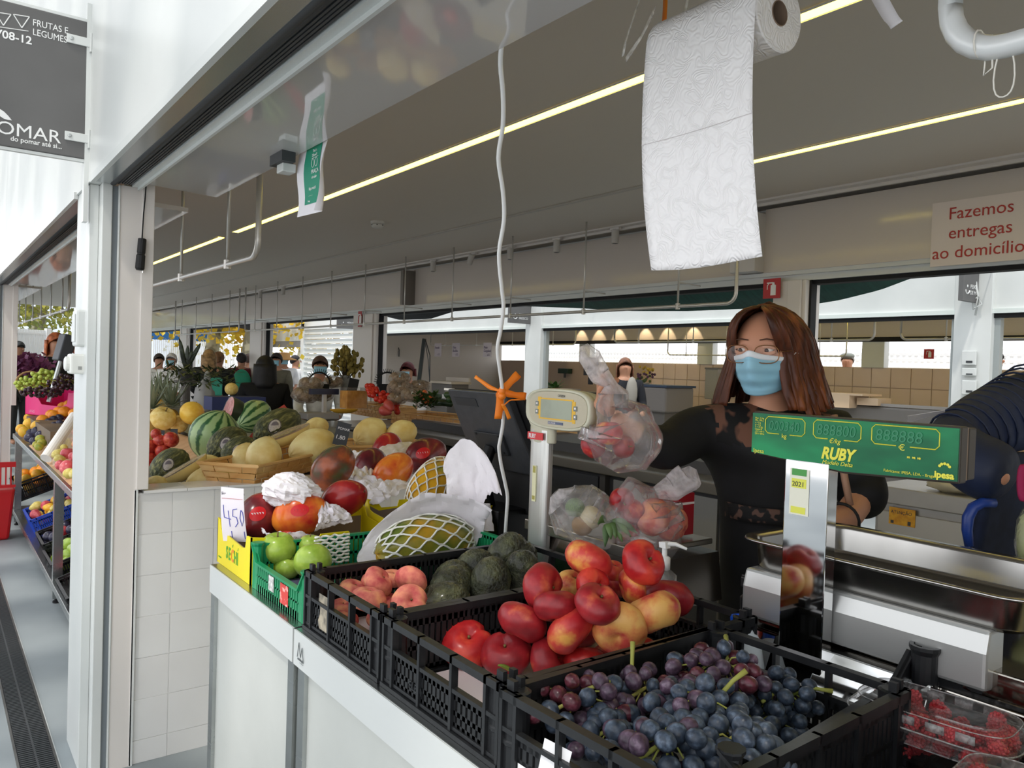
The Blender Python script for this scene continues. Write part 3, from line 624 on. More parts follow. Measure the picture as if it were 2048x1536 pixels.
crumple('tissue_paper', 'white tissue paper folded under the bright orange mango', [[wp(705, 960, 1.06), wp(740, 940, 1.09), wp(760, 970, 1.05)], [wp(730, 985, 1.05), wp(760, 975, 1.06), wp(805, 950, 1.07)], [wp(745, 1010, 1.02), wp(780, 1000, 1.04), wp(815, 975, 1.05)]], .016, seed=4)
crumple('tissue_paper', 'white tissue paper strip at the very back around the red mango', [[wp(735, 915, 1.09), wp(780, 875, 1.15), wp(828, 885, 1.12)], [wp(760, 920, 1.08), wp(790, 895, 1.13), wp(830, 895, 1.11)], [wp(770, 925, 1.08), wp(800, 915, 1.08), wp(830, 912, 1.08)]], .008, seed=5)
crumple('tissue_paper', 'white tissue paper edging out below the front mangoes', [[wp(520, 1060, .995), wp(545, 1072, 1.0), wp(600, 1062, .99)], [wp(540, 1075, .985), wp(570, 1075, .99), wp(620, 1068, .985)], [wp(560, 1085, .97), wp(590, 1085, .975), wp(640, 1075, .97)]], .010, seed=6)
# ---------------------------------------------------------------- papayas in foam net
pya = M('papaya_green', '66762c', .35, col2='d29a26', col3='97882a', scale=1.3, ramp=(.45, .72), det=5)
pyy = M('papaya_yellow', '8c8a28', .35, col2='e8b028', col3='d8a024', scale=1.3, ramp=(.35, .6), det=5)
foam = M('foam_net', 'f4f3ec', .7)
def papaya(px, py, z, L, m, axis, label, seed=0):
    p = W(px, py, z=z); a = Vector(axis).normalized(); rot = a.to_track_quat('Z', 'Y').to_euler()
    o = fruit('papaya', 'papaya', m, p, L, rot, label, 'papaya', None, stem=True)
    rr = KIND['papaya'][1]; fn = KIND['papaya'][0]
    def sp_(th, ph, k=1.05):
        d = Vector((math.sin(th)*math.cos(ph), math.sin(th)*math.sin(ph), math.cos(th))); q = fn(d)*k; return Vector((d.x*rr[0]*q, d.y*rr[1]*q, d.z*rr[2]*q))
    g = MB(); n = 22
    for s in (1,):
        for i in range(n):
            pts = []
            for j in range(31):
                th = .40+2.3*j/30; w = .17*math.sin(j*PI/2.5)
                pts.append(sp_(th, 2*PI*(i+(-1)**i*.47*math.cos(PI*j/3.3))/n))
            g.tube(pts, .02, 4)
    g.obj('foam_net', foam, o, smooth=True)
    return o
papaya(862, 978, 1.045, .150, pyy, W(900, 925, z=1.12)-W(815, 1035, z=.97), 'papaya propped upright in a white foam net', 1)
papaya(842, 1090, .975, .150, pya, W(960, 1062, z=.99)-W(720, 1112, z=.96), 'green papaya lying in a white foam net on white paper', 2)
crumple('tissue_paper', 'large white paper sheet standing behind the upright papaya', [[wd_(885, 920, 2.38), wd_(950, 810, 2.40), wd_(1005, 990, 2.28)], [wd_(895, 975, 2.36), wd_(975, 940, 2.40), wd_(980, 975, 2.30)], [wd_(900, 1050, 2.32), wd_(940, 1055, 2.32), wd_(965, 1010, 2.30)]], .009, seed=8)
crumple('tissue_paper', 'white paper sheet around and under the lying papaya', [[wd_(728, 1085, 2.20), wd_(835, 925, 2.26), wd_(985, 1020, 2.24)], [wp(700, 1120, .935), wp(860, 1080, .925), wp(960, 1075, .98)], [wp(735, 1155, .925), wp(860, 1140, .91), wp(950, 1100, .95)]], .010, seed=9)
crumple('tissue_paper', 'pointed white paper corner beside the upright paper sheet', [[wp(945, 1005, 1.05), wp(960, 1000, 1.06), wp(980, 1010, 1.05)], [wp(940, 1040, 1.0), wp(962, 1035, 1.0), wp(985, 1035, 1.0)], [wp(930, 1060, .98), wp(960, 1060, .98), wp(988, 1062, .98)]], .004, seed=10)
# empty foam net sleeve against the crate side
p = W(658, 1096, y=1.985); t = thing('foam_sleeve', 'small empty white foam net sleeve against the green crate wall', 'net', p)
g = MB()
for i in range(9): g.tube([(.05*(j/12-.5)*2, -.02-.006*math.sin(j*PI/2+i*PI), -.035+.009*i+.002*math.sin(j*PI/1.5+i*PI)) for j in range(13)], .0032, 5)
g.obj('foam_strand', foam, t, smooth=True)
# ---------------------------------------------------------------- grapes
gmats = [M('grape_blue', '262e3a', .38, col2='6d7c90', col3='3f4a5a', scale=1.4, ramp=(.35, .75), det=5, rvar=.1), M('grape_purple', '3c2c3a', .34, col2='857084', col3='594556', scale=1.4, ramp=(.35, .75), det=5), M('grape_red', '401820', .28, col2='7a4250', col3='5a2a34', scale=1.4, ramp=(.35, .7), det=4)]
stm = M('grape_stalk', '8a9440', .7, col2='a8a052', scale=10)
def bunch(px, py, z, rx, ry, rz_, n, mix, label, r=.0125, rot=0, group='bunches of dark grapes in the black crate', stalk=None, mats=None, name='grape_bunch', grp=True):
    mats = mats or gmats
    c = W(px, py, z=z) if not isinstance(px, Vector) else px; t = thing(name, label, 'grapes', c, rot, group)
    rnd = random.Random(int(c.x*1e4+c.y*7e3)); pts = []
    tries = 0; sep = 1.72*r
    while len(pts) < n and tries < 9000:
        tries += 1; sep = r*(1.85-.25*tries/9000)
        d = Vector((rnd.gauss(0, 1), rnd.gauss(0, 1), rnd.gauss(0, 1))).normalized(); k = rnd.uniform(.6, 1)
        q = Vector((d.x*rx*k*(1+.25*d.y), d.y*ry*k, d.z*rz_*k))
        if q.z < -rz_*.55: continue
        if all((q-a).length > sep for a in pts): pts.append(q)
    for q in pts:
        m = mats[mix[rnd.randrange(len(mix))]]
        o = bpy.data.objects.new('grape', fmesh('grape', m)); C.objects.link(o); o.parent = t; o.location = q; s = r*rnd.uniform(.86, 1.1); o.scale = (s, s, s); o.rotation_euler = (rnd.random()*3, rnd.random()*3, 0)
    g = MB(); g.tube([(-rx*.8, -ry*.1, rz_*.3), (0, 0, rz_*.45), (rx*.6, ry*.2, rz_*.2)], r*.22, 6)
    for q in pts[::3]: g.tube([(q.x*.3, q.y*.3, rz_*.4), q*.5+Vector((0, 0, rz_*.3)), q], r*.11, 4, False)
    if stalk:
        b = Vector((stalk[0], stalk[1], rz_*.6)); g.tube([b*.3, b, b+Vector((stalk[2]*.5, stalk[3]*.5, stalk[4]*.6)), b+Vector(stalk[2:])], [r*.3, r*.26, r*.24, r*.32], 6)
    g.obj('stalk', stm, t, smooth=True)
    return t
bunch(1165, 1415, .975, .080, .070, .042, 40, (1, 1, 2, 0), 'purplish grape bunch at the left of the crate with a short green stalk on top', .0135, stalk=(0, 0, .05, -.02, .012))
bunch(1290, 1400, .970, .070, .075, .042, 38, (1, 2, 1, 0), 'reddish purple grape bunch left of centre with an upright curved stalk', .013, stalk=(.0, .03, .015, .015, .05))
bunch(1440, 1350, 1.00, .075, .075, .042, 46, (1, 1, 2, 0), 'purple grape bunch at the top back with yellow-green stalks', .013, stalk=(.02, .0, .03, .03, .02))
bunch(1400, 1420, .995, .070, .070, .042, 40, (0, 0, 1), 'blue-black grape bunch in the middle with a brown woody stalk', .0142, stalk=(.02, -.02, .03, -.02, .035))
bunch(1330, 1510, .985, .072, .070, .042, 40, (0, 0, 0, 1), 'big blue-grey bloomed grape bunch at the near edge of the picture', .0150)
bunch(1470, 1500, .985, .070, .070, .042, 40, (0, 0, 0), 'large-berried blue-black grape bunch at the lower right', .0150)
bunch(1560, 1400, .965, .070, .060, .040, 36, (0, 0, 0, 1), 'small black grape bunch at the far right against the crate side', .013, stalk=(.03, -.03, .02, -.03, .0))
bunch(1225, 1475, .955, .065, .055, .035, 34, (0, 1, 0), 'dark shaded grape bunch low in the near left corner', .0135)
bunch(1530, 1455, .94, .06, .06, .03, 24, (0, 0), 'grape bunch hidden under the right-hand bunches', .0135)
# leaves in the nectarine crate
lf = M('leaf_green', '6f8a34', .5, col2='8ea24a', scale=8)
def leaf(px, py, z, L, w, rz, label, tilt=.3, m=lf):
    o = MB().grid(lambda u, v: ((u-.5)*w*math.sin(PI*min(1, v*.93+.04))**.8, v*L, .15*L*math.sin(v*2.4)+.25*w*abs(u-.5)), 5, 8).obj('leaf', m, smooth=True, solid=.0004)
    o.location = W(px, py, z=z); o.rotation_euler = (tilt, 0, rz); return tag(o, label, 'leaf')
leaf(1030, 1350, .925, .035, .02, .8, 'small bright green leaf at the front rim of the nectarine crate')
leaf(1000, 1262, .915, .06, .03, -1.0, 'olive green leaf lying between the two front nectarines', .1, M('leaf_olive', '5f6a34', .5, col2='7b8046', scale=8))
leaf(985, 1275, .912, .05, .025, -.4, 'folded dull leaf beside the front left nectarine', .1, M('leaf_olive'))
# ---------------------------------------------------------------- raspberries in punnets
rs = M('raspberry_red', 'b3202c', .4, col2='d8484e', scale=5, sss=0)
g = MB(); g.ball((0, 0, 0), (.8, .8, 1.0), 10, 8)
for i in range(46):
    a = i*2.39996; z = 1-2*(i+.5)/46
    if z < -.8: continue
    q = math.sqrt(1-z*z); g.ball((q*math.cos(a)*.82, q*math.sin(a)*.82, z*1.02), .25, 6, 5)
rme = g.mesh('raspberry', rs, True)
clear = film('clear_plastic', 'ffffff', .05, .06, .15, 60, .55)
def punnet(x, y, z, rz, n, label, rl, op=False):
    t = thing('raspberry_punnet', label, 'punnet', (x, y, z), rz, 'clear plastic raspberry punnets'); L, w, h = .115, .070, .055
    def ring(a, b, zz, e=4):
        return [(a*math.copysign(abs(math.cos(q))**(2/e), math.cos(q)), b*math.copysign(abs(math.sin(q))**(2/e), math.sin(q)), zz) for q in [2*PI*k/40 for k in range(40)]]
    MB().rings([ring(L*.78, w*.74, .0), ring(L*.84, w*.8, .002), ring(L*.92, w*.9, h*.55), ring(L*.94, w*.92, h*.56), ring(L*.96, w*.95, h), ring(L*1.04, w*1.07, h+.001), ring(L*1.05, w*1.09, h-.003)], False).obj('tub', clear, t, smooth=True)
    MB().rings([ring(L*1.04, w*1.07, h+.003), ring(L*.97, w*.96, h+.003), ring(L*.93, w*.90, h+.022), ring(L*.78, w*.66, h+.025), ring(L*.76, w*.64, h+.021), ring(L*.1, w*.1, h+.021)], False).obj('lid', clear, t, smooth=True)
    g = MB()
    for e in ring(L*1.04, w*1.07, h+.002)[::1]: pass
    g.tube(ring(L*1.045, w*1.08, h+.002), .0013, 5, closed=True).tube(ring(L*.93, w*.90, h+.022), .0009, 5, closed=True).tube(ring(L*.93, w*.91, h*.56), .0009, 5, closed=True)
    for s in (-1, 1):
        for k in range(4): g.box(-.07+.04*k, -.045+.04*k, s*w*.93-.001, s*w*.93+.001, h+.006, h+.018)
    g.obj('rim', film('clear_rim', 'ffffff', .35, .08, .2, 60, .9), t, smooth=True)
    rnd = random.Random(rl); ct = Matrix.Rotation(rz, 3, 'Z'); pts = []; tr = 0
    while len(pts) < n and tr < 6000:
        tr += 1; q = Vector((rnd.uniform(-.82, .82)*L, rnd.uniform(-.78, .78)*w, rnd.choice((.014, .033, .052, .060))))
        if all((q-a).length > .0175 for a in pts): pts.append(q)
    for q in pts:
        o = bpy.data.objects.new('raspberry', rme); C.objects.link(o); o.location = ct @ q+Vector((x, y, z)); o.scale = (.0128,)*3; o.rotation_euler = (rnd.random()*6, rnd.random()*6, rnd.random()*6)
        tag(o, label.replace('clear plastic punnet of raspberries', 'red raspberry inside the clear punnet'), 'raspberry', 'raspberries inside '+label.split('raspberries ')[-1])
punnet(1.235, .552, .912, R_(97), 60, 'clear plastic punnet of raspberries lying whole in the right crate', 5)
punnet(1.265, .300, .912, R_(97), 50, 'clear plastic punnet of raspberries cut by the right picture edge', 9)
punnet(1.090, .345, .912, R_(97), 50, 'clear plastic punnet of raspberries in the bottom right corner', 11)
# ================================================================ HANGING RAILS
def rail(x, y0, y1, n, label, r=.013, z=1.90, u0=True, u1=True, stub=0, name='hanging_rail', top=H, m=None):
    t = thing(name, label, 'rail', (x, y0, z), 0, 'steel hanging rails under the ceilings'); L = y1-y0; b = .07; m = m or tube_m
    pts = ([(0, 0, top-z), (0, 0, b)]+[(0, b-b*math.cos(a*PI/12), b-b*math.sin(a*PI/12)) for a in range(7)] if u0 else [(0, 0, 0)])
    pts += ([(0, L-b+b*math.sin(a*PI/12), b-b*math.cos(a*PI/12)) for a in range(7)]+[(0, L, b), (0, L, top-z)] if u1 else [(0, L, 0)])
    MB().tube(pts, r, 8).obj('rail_tube', m, t, smooth=True)
    for i in range(n):
        y = L*(i+.5)/n
        g = MB().tube([(0, y, .0), (0, y, top-z)], r*.6, 6)
        if stub: g.tube([(0, y, .16), (stub, y, .155)], r*.45, 6)
        g.obj('hanger_rod', m, t, smooth=True); MB().lathe([(r*1.3, -.02), (r*1.3, .02)], 8, (0, y, 0)).obj('clamp', m, t)
    return t
rail(1.07, -1.2, .50, 2, 'thick white hanging rail bent at the top right corner', .0155, u0=False, m=M('rail_white', 'dfe1e0', .3, .1))
rail(1.07, 3.19, 8.0, 6, 'hanging rail over the melon stall ending in a bend beside the poster', .013)
rail(1.07, 8.5, 14, 6, 'hanging rail of the next stall far left behind the white pillar', .013)
rail(4.05, 3.12, 12.6, 10, 'long thin hanging rail along the far openings', .012, z=1.93, stub=.22)
rail(4.05, 12.9, 17, 4, 'short far hanging rail at the left end of the hall', .012, z=1.93, stub=.22)
rail(4.05, -2.5, 2.4, 5, 'hanging rail above right behind the display', .012, z=1.93, stub=.22, u1=False) if 0 else None
# second-building rails
rail(9.2, 10.5, 15.5, 4, 'rail with paper signs inside the second building', .012, z=1.93, stub=0)
rail(8.6, 4.7, 8.9, 4, 'brass-lit hanging rail inside the second building left of the woman', .014, z=1.93)
rail(10.6, 6.2, 9.6, 4, 'thin dark hanging rail before the rear windows', .010, z=1.80)
rail(8.6, 1.5, 4.4, 3, 'hanging rail right of the woman inside the second building', .014, z=1.93)
# ceiling spots on the far side
for k, (px, py) in enumerate(((866, 540), (945, 532), (1020, 520), (1113, 503), (1230, 485), (520, 597), (566, 590))):
    p = W(px, py, x=4.33); t = thing('ceiling_spotlight', ['white cylinder spotlight, leftmost of the middle ones', 'tilted white spotlight second from the left', 'white spotlight just right of the white cable', 'white spotlight beside a hanging rod', 'white spotlight nearest the paper towel', 'tiny far spotlight at the left', 'tiny far spotlight second from left end'][k], 'spotlight', (p.x, p.y, H), 0, 'ceiling spotlights over the far openings')
    a = .5 if k == 1 else 0
    g = MB(); g.T = Matrix.Rotation(a, 4, 'X'); g.lathe([(.026, -.135), (.03, -.13), (.03, -.03), (.02, -.025)], 14); g.obj('lamp_body', M('spot_white', 'c9c4bd', .4), t, smooth=False)
    MB().box(-.012, .012, -.05, .05, -.03, -.002).obj('mount', beige, t); g = MB(); g.T = Matrix.Rotation(a, 4, 'X'); g.lathe([(.022, -.1355), (.022, -.1352)], 12).obj('lens', dgrey, t)
# smoke detector
t = thing('smoke_detector', 'round white smoke detector on the grey ceiling', 'detector', W(755, 443, z=H)); det = M('det_white', 'd6d2cb', .4)
MB().lathe([(.055, 0), (.055, -.012), (.05, -.02)], 24).obj('base', det, t); MB().lathe([(.045, -.02), (.05, -.035), (.04, -.05), (.015, -.055)], 20).obj('sensor_head', det, t, smooth=True)
for i in range(6): a = i*PI/3; MB().box(.044*math.cos(a)-.006, .044*math.cos(a)+.006, .044*math.sin(a)-.006, .044*math.sin(a)+.006, -.036, -.028).obj('vent_slot', dgrey, t)
# bracket camera at the leaf edge + latch
t = thing('wall_bracket', 'small grey bracket with white cable under the shutter leaf edge', 'bracket', W(565, 322, z=2.06)); MB().box(-.02, .02, -.05, .05, -.01, .02).obj('plate', dgrey, t); MB().box(-.01, .03, -.03, .02, -.035, -.01).obj('latch', white, t, bevel=.003)
# ================================================================ SIGN on the pillar
def P3(px, py): return W(px, py, y=3.088)
sg = thing('stall_sign', 'dark grey projecting stall sign reading POMAR and FRUTAS E LEGUMES', 'sign', (.44, 3.1, 2.39)); gm_ = M('sign_grey', '5b5a59', .55, col2='646362', scale=3); sw = M('sign_white', 'e8e8e6', .5)
MB().box(-.62, -.012, -.01, .01, -.235, .235).obj('board', gm_, sg, bevel=.003)
MB().box(-.62, -.002, -.006, .012, .236, .246).box(-.62, -.002, -.006, .012, -.246, -.236).box(-.011, -.003, -.004, .012, -.24, .24).obj('board_edge', white, sg)
for zz in (.165, -.165):
    b_ = MB().box(-.075, .0, -.016, -.010, zz-.016, zz+.014).box(-.006, .0, -.03, .02, zz-.035, zz+.03).obj('bracket', white, sg, bevel=.002)
    g = MB(); g.T = Matrix.Rotation(PI/2, 4, 'X'); g.T.translation = Vector((-.06, -.017, zz)); g.lathe([(.006, 0), (.006, .003), (.003, .004)], 10); g.obj('screw', steel, b_)
MB().box(-.014, .0, -.012, .03, -.45, .30).obj('wall_fin', white, sg)
def stx(s, px, py, h, **k):
    p = P3(px, py)-sg.location; p.y = -.0105; return text(s, h/.72, p, (1, 0, 0), (0, 0, 1), sw, sg, **k)
stx('FRUTAS E', 65, 50, .022, sx=.80); stx('LEGUMES', 65, 69, .022, sx=.80)
q = P3(64, 89)-sg.location; text('FV08-12', .026/.72, (q.x, -.0105, q.z), (1, 0, 0), (0, 0, 1), sw, sg, align='RIGHT', bold=.0006)
q = P3(122, 287)-sg.location; text('POMAR', .043/.72, (q.x, -.0105, q.z), (1, 0, 0), (0, 0, 1), sw, sg, align='RIGHT', sx=1.08)
q = P3(124, 298)-sg.location; text('do pomar até si...', .016/.72, (q.x, -.0105, q.z), (1, 0, 0), (0, 0, 1), sw, sg, align='RIGHT', sx=.95, bold=.0003)
g = MB()
for c_ in (42, 5, -32):
    a, b_, c2_ = P3(c_-17+2, 23+c_*.13), P3(c_+17, 28+c_*.13), P3(c_+2, 50+c_*.13)
    for u, v in ((a, b_), (b_, c2_), (c2_, a)): g.tube([(u.x-.44, -.0105, u.z-2.39), (v.x-.44, -.0105, v.z-2.39)], .0016, 4)
a, b_ = P3(-40, 48), P3(57, 62); g.tube([(a.x-.44, -.0105, a.z-2.39), (b_.x-.44, -.0105, b_.z-2.39)], .0014, 4); g.obj('triangle_logo', sw, sg)
c_ = P3(6, 228)-sg.location
MB().prism([(c_.x-.03+.055*u-.0, c_.z+.015-.03*u+(.012*math.sin(PI*u)*s_)) for s_, us in ((1, (0, .2, .4, .6, .8, 1)), (-1, (.8, .6, .4, .2))) for u in us], 'y', -.0112, -.0100).obj('leaf_logo', sw, sg)
# pillar boxes
t = thing('junction_box', 'white junction box high on the white pillar', 'box', W(165, 657, y=3.2)); MB().box(-.026, .036, -.045, .05, -.066, .066).obj('housing', white, t, bevel=.008); MB().box(-.03, -.026, -.03, .035, -.05, .05).obj('cover', white, t, bevel=.002)
t = thing('socket_box', 'white socket box lower on the white pillar', 'box', W(160, 728, y=3.2)); MB().box(-.036, .036, -.045, .045, -.036, .036).obj('housing', M('socket_white', 'e6e6df', .4), t, bevel=.007); g = MB(); g.T = Matrix.Rotation(-PI/2, 4, 'Y'); g.lathe([(.026, .036), (.026, .046), (.02, .05)], 16); g.obj('socket_cap', M('socket_white'), t); MB().box(-.012, .0, -.0465, -.045, -.02, -.008).obj('mark', M('mark_grey', '9a9a96'), t)
# black remote-like device hanging on inner post
p = W(287, 430, y=3.03); t = thing('hanging_torch', 'black cylindrical device hanging on a cord from the pillar top', 'device', p)
MB().tube([(.002, 0, .125), (.006, 0, .10), (.004, 0, .06), (0, 0, .0), (-.003, 0, -.085)], .0022, 6).obj('cord', blackm, t)
g = MB(); g.T = Matrix.Translation((-.004, -.01, -.085)) @ Matrix.Rotation(.06, 4, 'Y'); g.lathe([(.012, 0), (.014, -.002), (.014, -.05), (.0125, -.053), (.0125, -.057), (.015, -.06), (.0155, -.105), (.012, -.112)], 12); g.obj('grip', M('grip_black', '141415', .6), t); MB().lathe([(.003, -.118), (.003, -.11)], 8, (-.0, -.01, -.088)).obj('tip', chrome, t)
# ================================================================ POSTER at the leaf edge
p0 = W(598, 292, x=.86); wY = .225
ps = thing('poster', 'green and white paper poster curling under the shutter leaf', 'poster', (.862, 2.235, 1.90))
def pf(u, v, o=0):   # u to image right (-Y), v up
    c = max(0, (u-.8)/.2)
    return (.004*math.sin(v*7)-c*c*.02*(1.3-v)-o, -wY*(u-.3*c*c*(1.15-v)*.5), .185*v - .01*u*(1-v))
MB().grid(pf, 16, 10).obj('sheet', M('poster_paper', 'eeebef', .5), ps, smooth=True)
MB().grid(lambda u, v: pf(.24+.50*u+.04*(v-.5), .16+.84*v, .0014), 10, 8).obj('green_print', M('poster_green', '1f9273', .5), ps, smooth=True)
def ptx(s, u, v, h, m=None): q = pf(u, v, .003); return text(s, h, q, (0, -1, -.02), (0, 0, 1), m or M('poster_white', 'f4f4f2', .5), ps, ext=.0002)
ptx('That´s', .50, .90, .011); ptx('2Show!!', .50, .83, .011); ptx('PRAÇA', .50, .58, .016); ptx('circular', .50, .51, .012); ptx('faça você', .38, .36, .013); ptx('- - - - - - -', .36, .27, .007); ptx('Braga', .34, .19, .007)
g = MB()
for k in (0, 1): q = Vector(pf(.55+.10*k, .73, .003)); g.tube([(q.x, q.y+.0095*math.cos(a*PI/8), q.z+.012*math.sin(a*PI/8)) for a in range(16)], .0007, 4, closed=True)
q = Vector(pf(.5, .805, .003)); g.tube([q, q+Vector((0, -.045, 0))], .0007, 4); g.obj('ring_print', M('poster_white'), ps)
# ================================================================ PAPER TOWEL ROLL
tp = thing('paper_towel_roll', 'white embossed paper towel roll hung on strings with a long sheet hanging down', 'paper towel', (1.075, .880, 2.055))
def towel(name):
    if name in _m: return _m[name]
    m = M(name, 'f3f0ef', .85); n = m.node_tree.nodes; l = m.node_tree.links; t = n.new('ShaderNodeTexCoord'); w = n.new('ShaderNodeTexNoise'); w.inputs['Scale'].default_value = 38; w.inputs['Detail'].default_value = 0
    w.inputs['Distortion'].default_value = .6; l.new(t.outputs['Object'], w.inputs['Vector']); a = n.new('ShaderNodeMath'); a.operation = 'MULTIPLY'; a.inputs[1].default_value = 55; s = n.new('ShaderNodeMath'); s.operation = 'SINE'
    l.new(w.outputs[0], a.inputs[0]); l.new(a.outputs[0], s.inputs[0]); bp = n.new('ShaderNodeBump'); bp.inputs['Strength'].default_value = .42; bp.inputs['Distance'].default_value = .0013; l.new(s.outputs[0], bp.inputs['Height']); l.new(bp.outputs[0], n['Principled BSDF'].inputs['Normal'])
    return m
tw_ = towel('towel_paper'); hw = .115; Rr = .060; Ri = .020
g = MB(); g.rings([[(r*math.cos(2*PI*k/48), y, r*math.sin(2*PI*k/48)) for k in range(48)] for r, y in ((Ri, -hw), (Rr-.002, -hw), (Rr, -hw+.002), (Rr, hw-.002), (Rr-.002, hw), (Ri, hw), (Ri, -hw))], False); g.obj('roll', tw_, tp, smooth=False)
g = MB(); g.rings([[(r*math.cos(2*PI*k/24), y, r*math.sin(2*PI*k/24)) for k in range(24)] for r, y in ((Ri-.0015, -hw-.001), (Ri, -hw-.001), (Ri, hw), (Ri-.0015, hw), (Ri-.0015, -hw-.001))], False); g.obj('cardboard_core', M('core_card', '8a7462', .9), tp, smooth=True)
def sh(u, v):
    y = hw-2*hw*u
    if v < .14: a = PI*.5+(PI*.5)*v/.14; return (Rr*1.012*math.cos(a), y, Rr*1.012*math.sin(a))
    s = (v-.14)/.86; L = .395
    return (-Rr*1.012-.012*math.sin(s*2.2)+.02*s*s, y-.012*s*s+.012*s*(1-s)*math.cos(u*5)-.01*s, -L*s-.004*math.sin(u*4)*s)
MB().grid(sh, 16, 40).obj('hanging_sheet', tw_, tp, smooth=True, solid=.0006)
MB().grid(lambda u, v: (sh(u, .52)[0]-.0012, sh(u, .52)[1], sh(u, .52)[2]+.0012*(v-.5)), 16, 2).obj('perforation', M('perf_shadow', 'cbc5c4', .9), tp)
orb = M('orange_ribbon', 'f08a26', .4, col2='e8761a', scale=10); wrb = film('white_ribbon', 'ffffff', .8, .3, .4, 30, .3)
def ribbon(pts, w, m, par, n=14, name='ribbon', wd=(0, 0, 1)):
    """twisting flat ribbon along control points"""
    P = [Vector(p) for p in pts]
    def at(t):
        t *= len(P)-1; i = min(int(t), len(P)-2); return P[i].lerp(P[i+1], t-i)
    wd = Vector(wd).normalized()
    return MB().grid(lambda u, v: at(v)+wd*(u-.5)*w*(1-.5*math.exp(-v*8))+Vector((0, .0, 1))*0.15*w*math.sin(v*9)*(u-.5), 3, n).obj(name, m, par, solid=.0007, smooth=True)
ribbon([(0, hw+.01, .55), (-.005, hw+.012, .25), (.0, hw+.015, .10), (.002, hw+.02, .02)], .016, orb, tp, wd=(.3, .9, 0))
ribbon([(0, hw+.03, .55), (-.01, hw+.06, .15), (-.03, hw+.085, .045), (-.03, hw+.09, .02)], .009, wrb, tp, wd=(.3, .9, 0)); ribbon([(0, hw-.05, .55), (0, hw-.04, .1), (0, hw-.03, .05)], .01, wrb, tp, wd=(.3, .9, 0))
ribbon([(-.02, hw+.02, .09), (-.02, hw+.05, .05), (-.03, hw+.082, .01)], .009, wrb, tp, wd=(0, .3, .9))
# strip of paper hanging at upper right, and knots on the thick rail
t = thing('paper_strip', 'white strip of plastic hanging at the top right of the towel', 'strip', W(1770, 20, x=1.2)); ribbon([(0, .10, .45), (0, .03, .06), (0, -.008, -.012), (0, -.02, -.03)], .022, M('poster_paper'), t, wd=(.2, 1, -.3))
t = thing('string_loop', 'thin white string loops tied to the thick rail', 'string', W(2010, 110, x=1.07)); g = MB()
g.tube([(0, .012*math.cos(a*PI/8)-.0, -.028+.03*math.sin(a*PI/8)*(1.1+.3*math.sin(a*PI/8))) for a in range(16)], .0011, 5, closed=True).tube([(0, .02, .03), (.005, .025, 0), (-.004, .022, -.02), (.0, .014, -.012), (.0, .016, .03)], .0012, 5)
g.tube([(.017*math.cos(a*PI/6), .03, .022+.018*math.sin(a*PI/6)) for a in range(12)], .0013, 5, closed=True).obj('string', M('string_white', 'e4e0d6', .7), t, smooth=True)
# ================================================================ WHITE CABLE with orange ties
cb = [(1004, 80), (1001, 129), (1006, 187), (1006, 250), (997, 316), (1006, 383), (1008, 441), (998, 508), (1004, 580), (1007, 613), (1002, 657), (995, 696), (999, 735), (1004, 774), (1005, 809), (1006, 845), (1000, 882), (998, 897), (1002, 928), (1010, 965), (1015, 994), (1013, 1030), (1010, 1075)]
def cdep(y): return 1.465+(y-80)/995*.80
pts = [W(x, y, d=cdep(y)) for x, y in cb]; fine = []
for i in range(len(pts)-1):
    a, b_, c_, d_ = pts[max(i-1, 0)], pts[i], pts[i+1], pts[min(i+2, len(pts)-1)]
    for k in range(4):
        t_ = k/4; fine.append(.5*((2*b_)+(c_-a)*t_+(2*a-5*b_+4*c_-d_)*t_**2+(3*b_-a-3*c_+d_)*t_**3))
ck = thing('power_cable', 'wavy white cable hanging from the shutter leaf with orange ribbon ties', 'cable', fine[0])
MB().tube([q-fine[0] for q in fine]+[pts[-1]-fine[0]], .0048, 8).obj('cord', M('cable_white', 'e9e9e7', .4), ck, smooth=True)
def rb(pl, w, nm='ribbon_tail'):
    P = [W(x, y, d=cdep(790)-.01+k*.01)-fine[0] for k, (x, y) in enumerate(pl)]; d = (P[-1]-P[0]).normalized(); wd_ = d.cross(cF).normalized()
    ribbon(P, w, orb, ck, 10, nm, wd_)
rb([(1003, 783), (980, 775), (950, 753)], .010); rb([(1004, 782), (1020, 765), (1037, 748)], .020); rb([(1006, 785), (1030, 790), (1052, 793)], .018)
rb([(1000, 785), (1000, 805), (996, 838)], .020); rb([(1004, 808), (1012, 820), (1019, 838)], .010); rb([(1000, 776), (993, 790), (1002, 812)], .006); rb([(1006, 812), (1020, 800), (1045, 799)], .004)
MB().ball(W(1004, 782, d=cdep(782))-fine[0], (.010, .010, .013), 8, 6).ball(W(1004, 792, d=cdep(782))-fine[0], (.011, .011, .011), 8, 6).ball(W(1005, 815, d=cdep(815))-fine[0], (.010, .010, .009), 8, 6).obj('ribbon_knot', orb, ck, smooth=True)
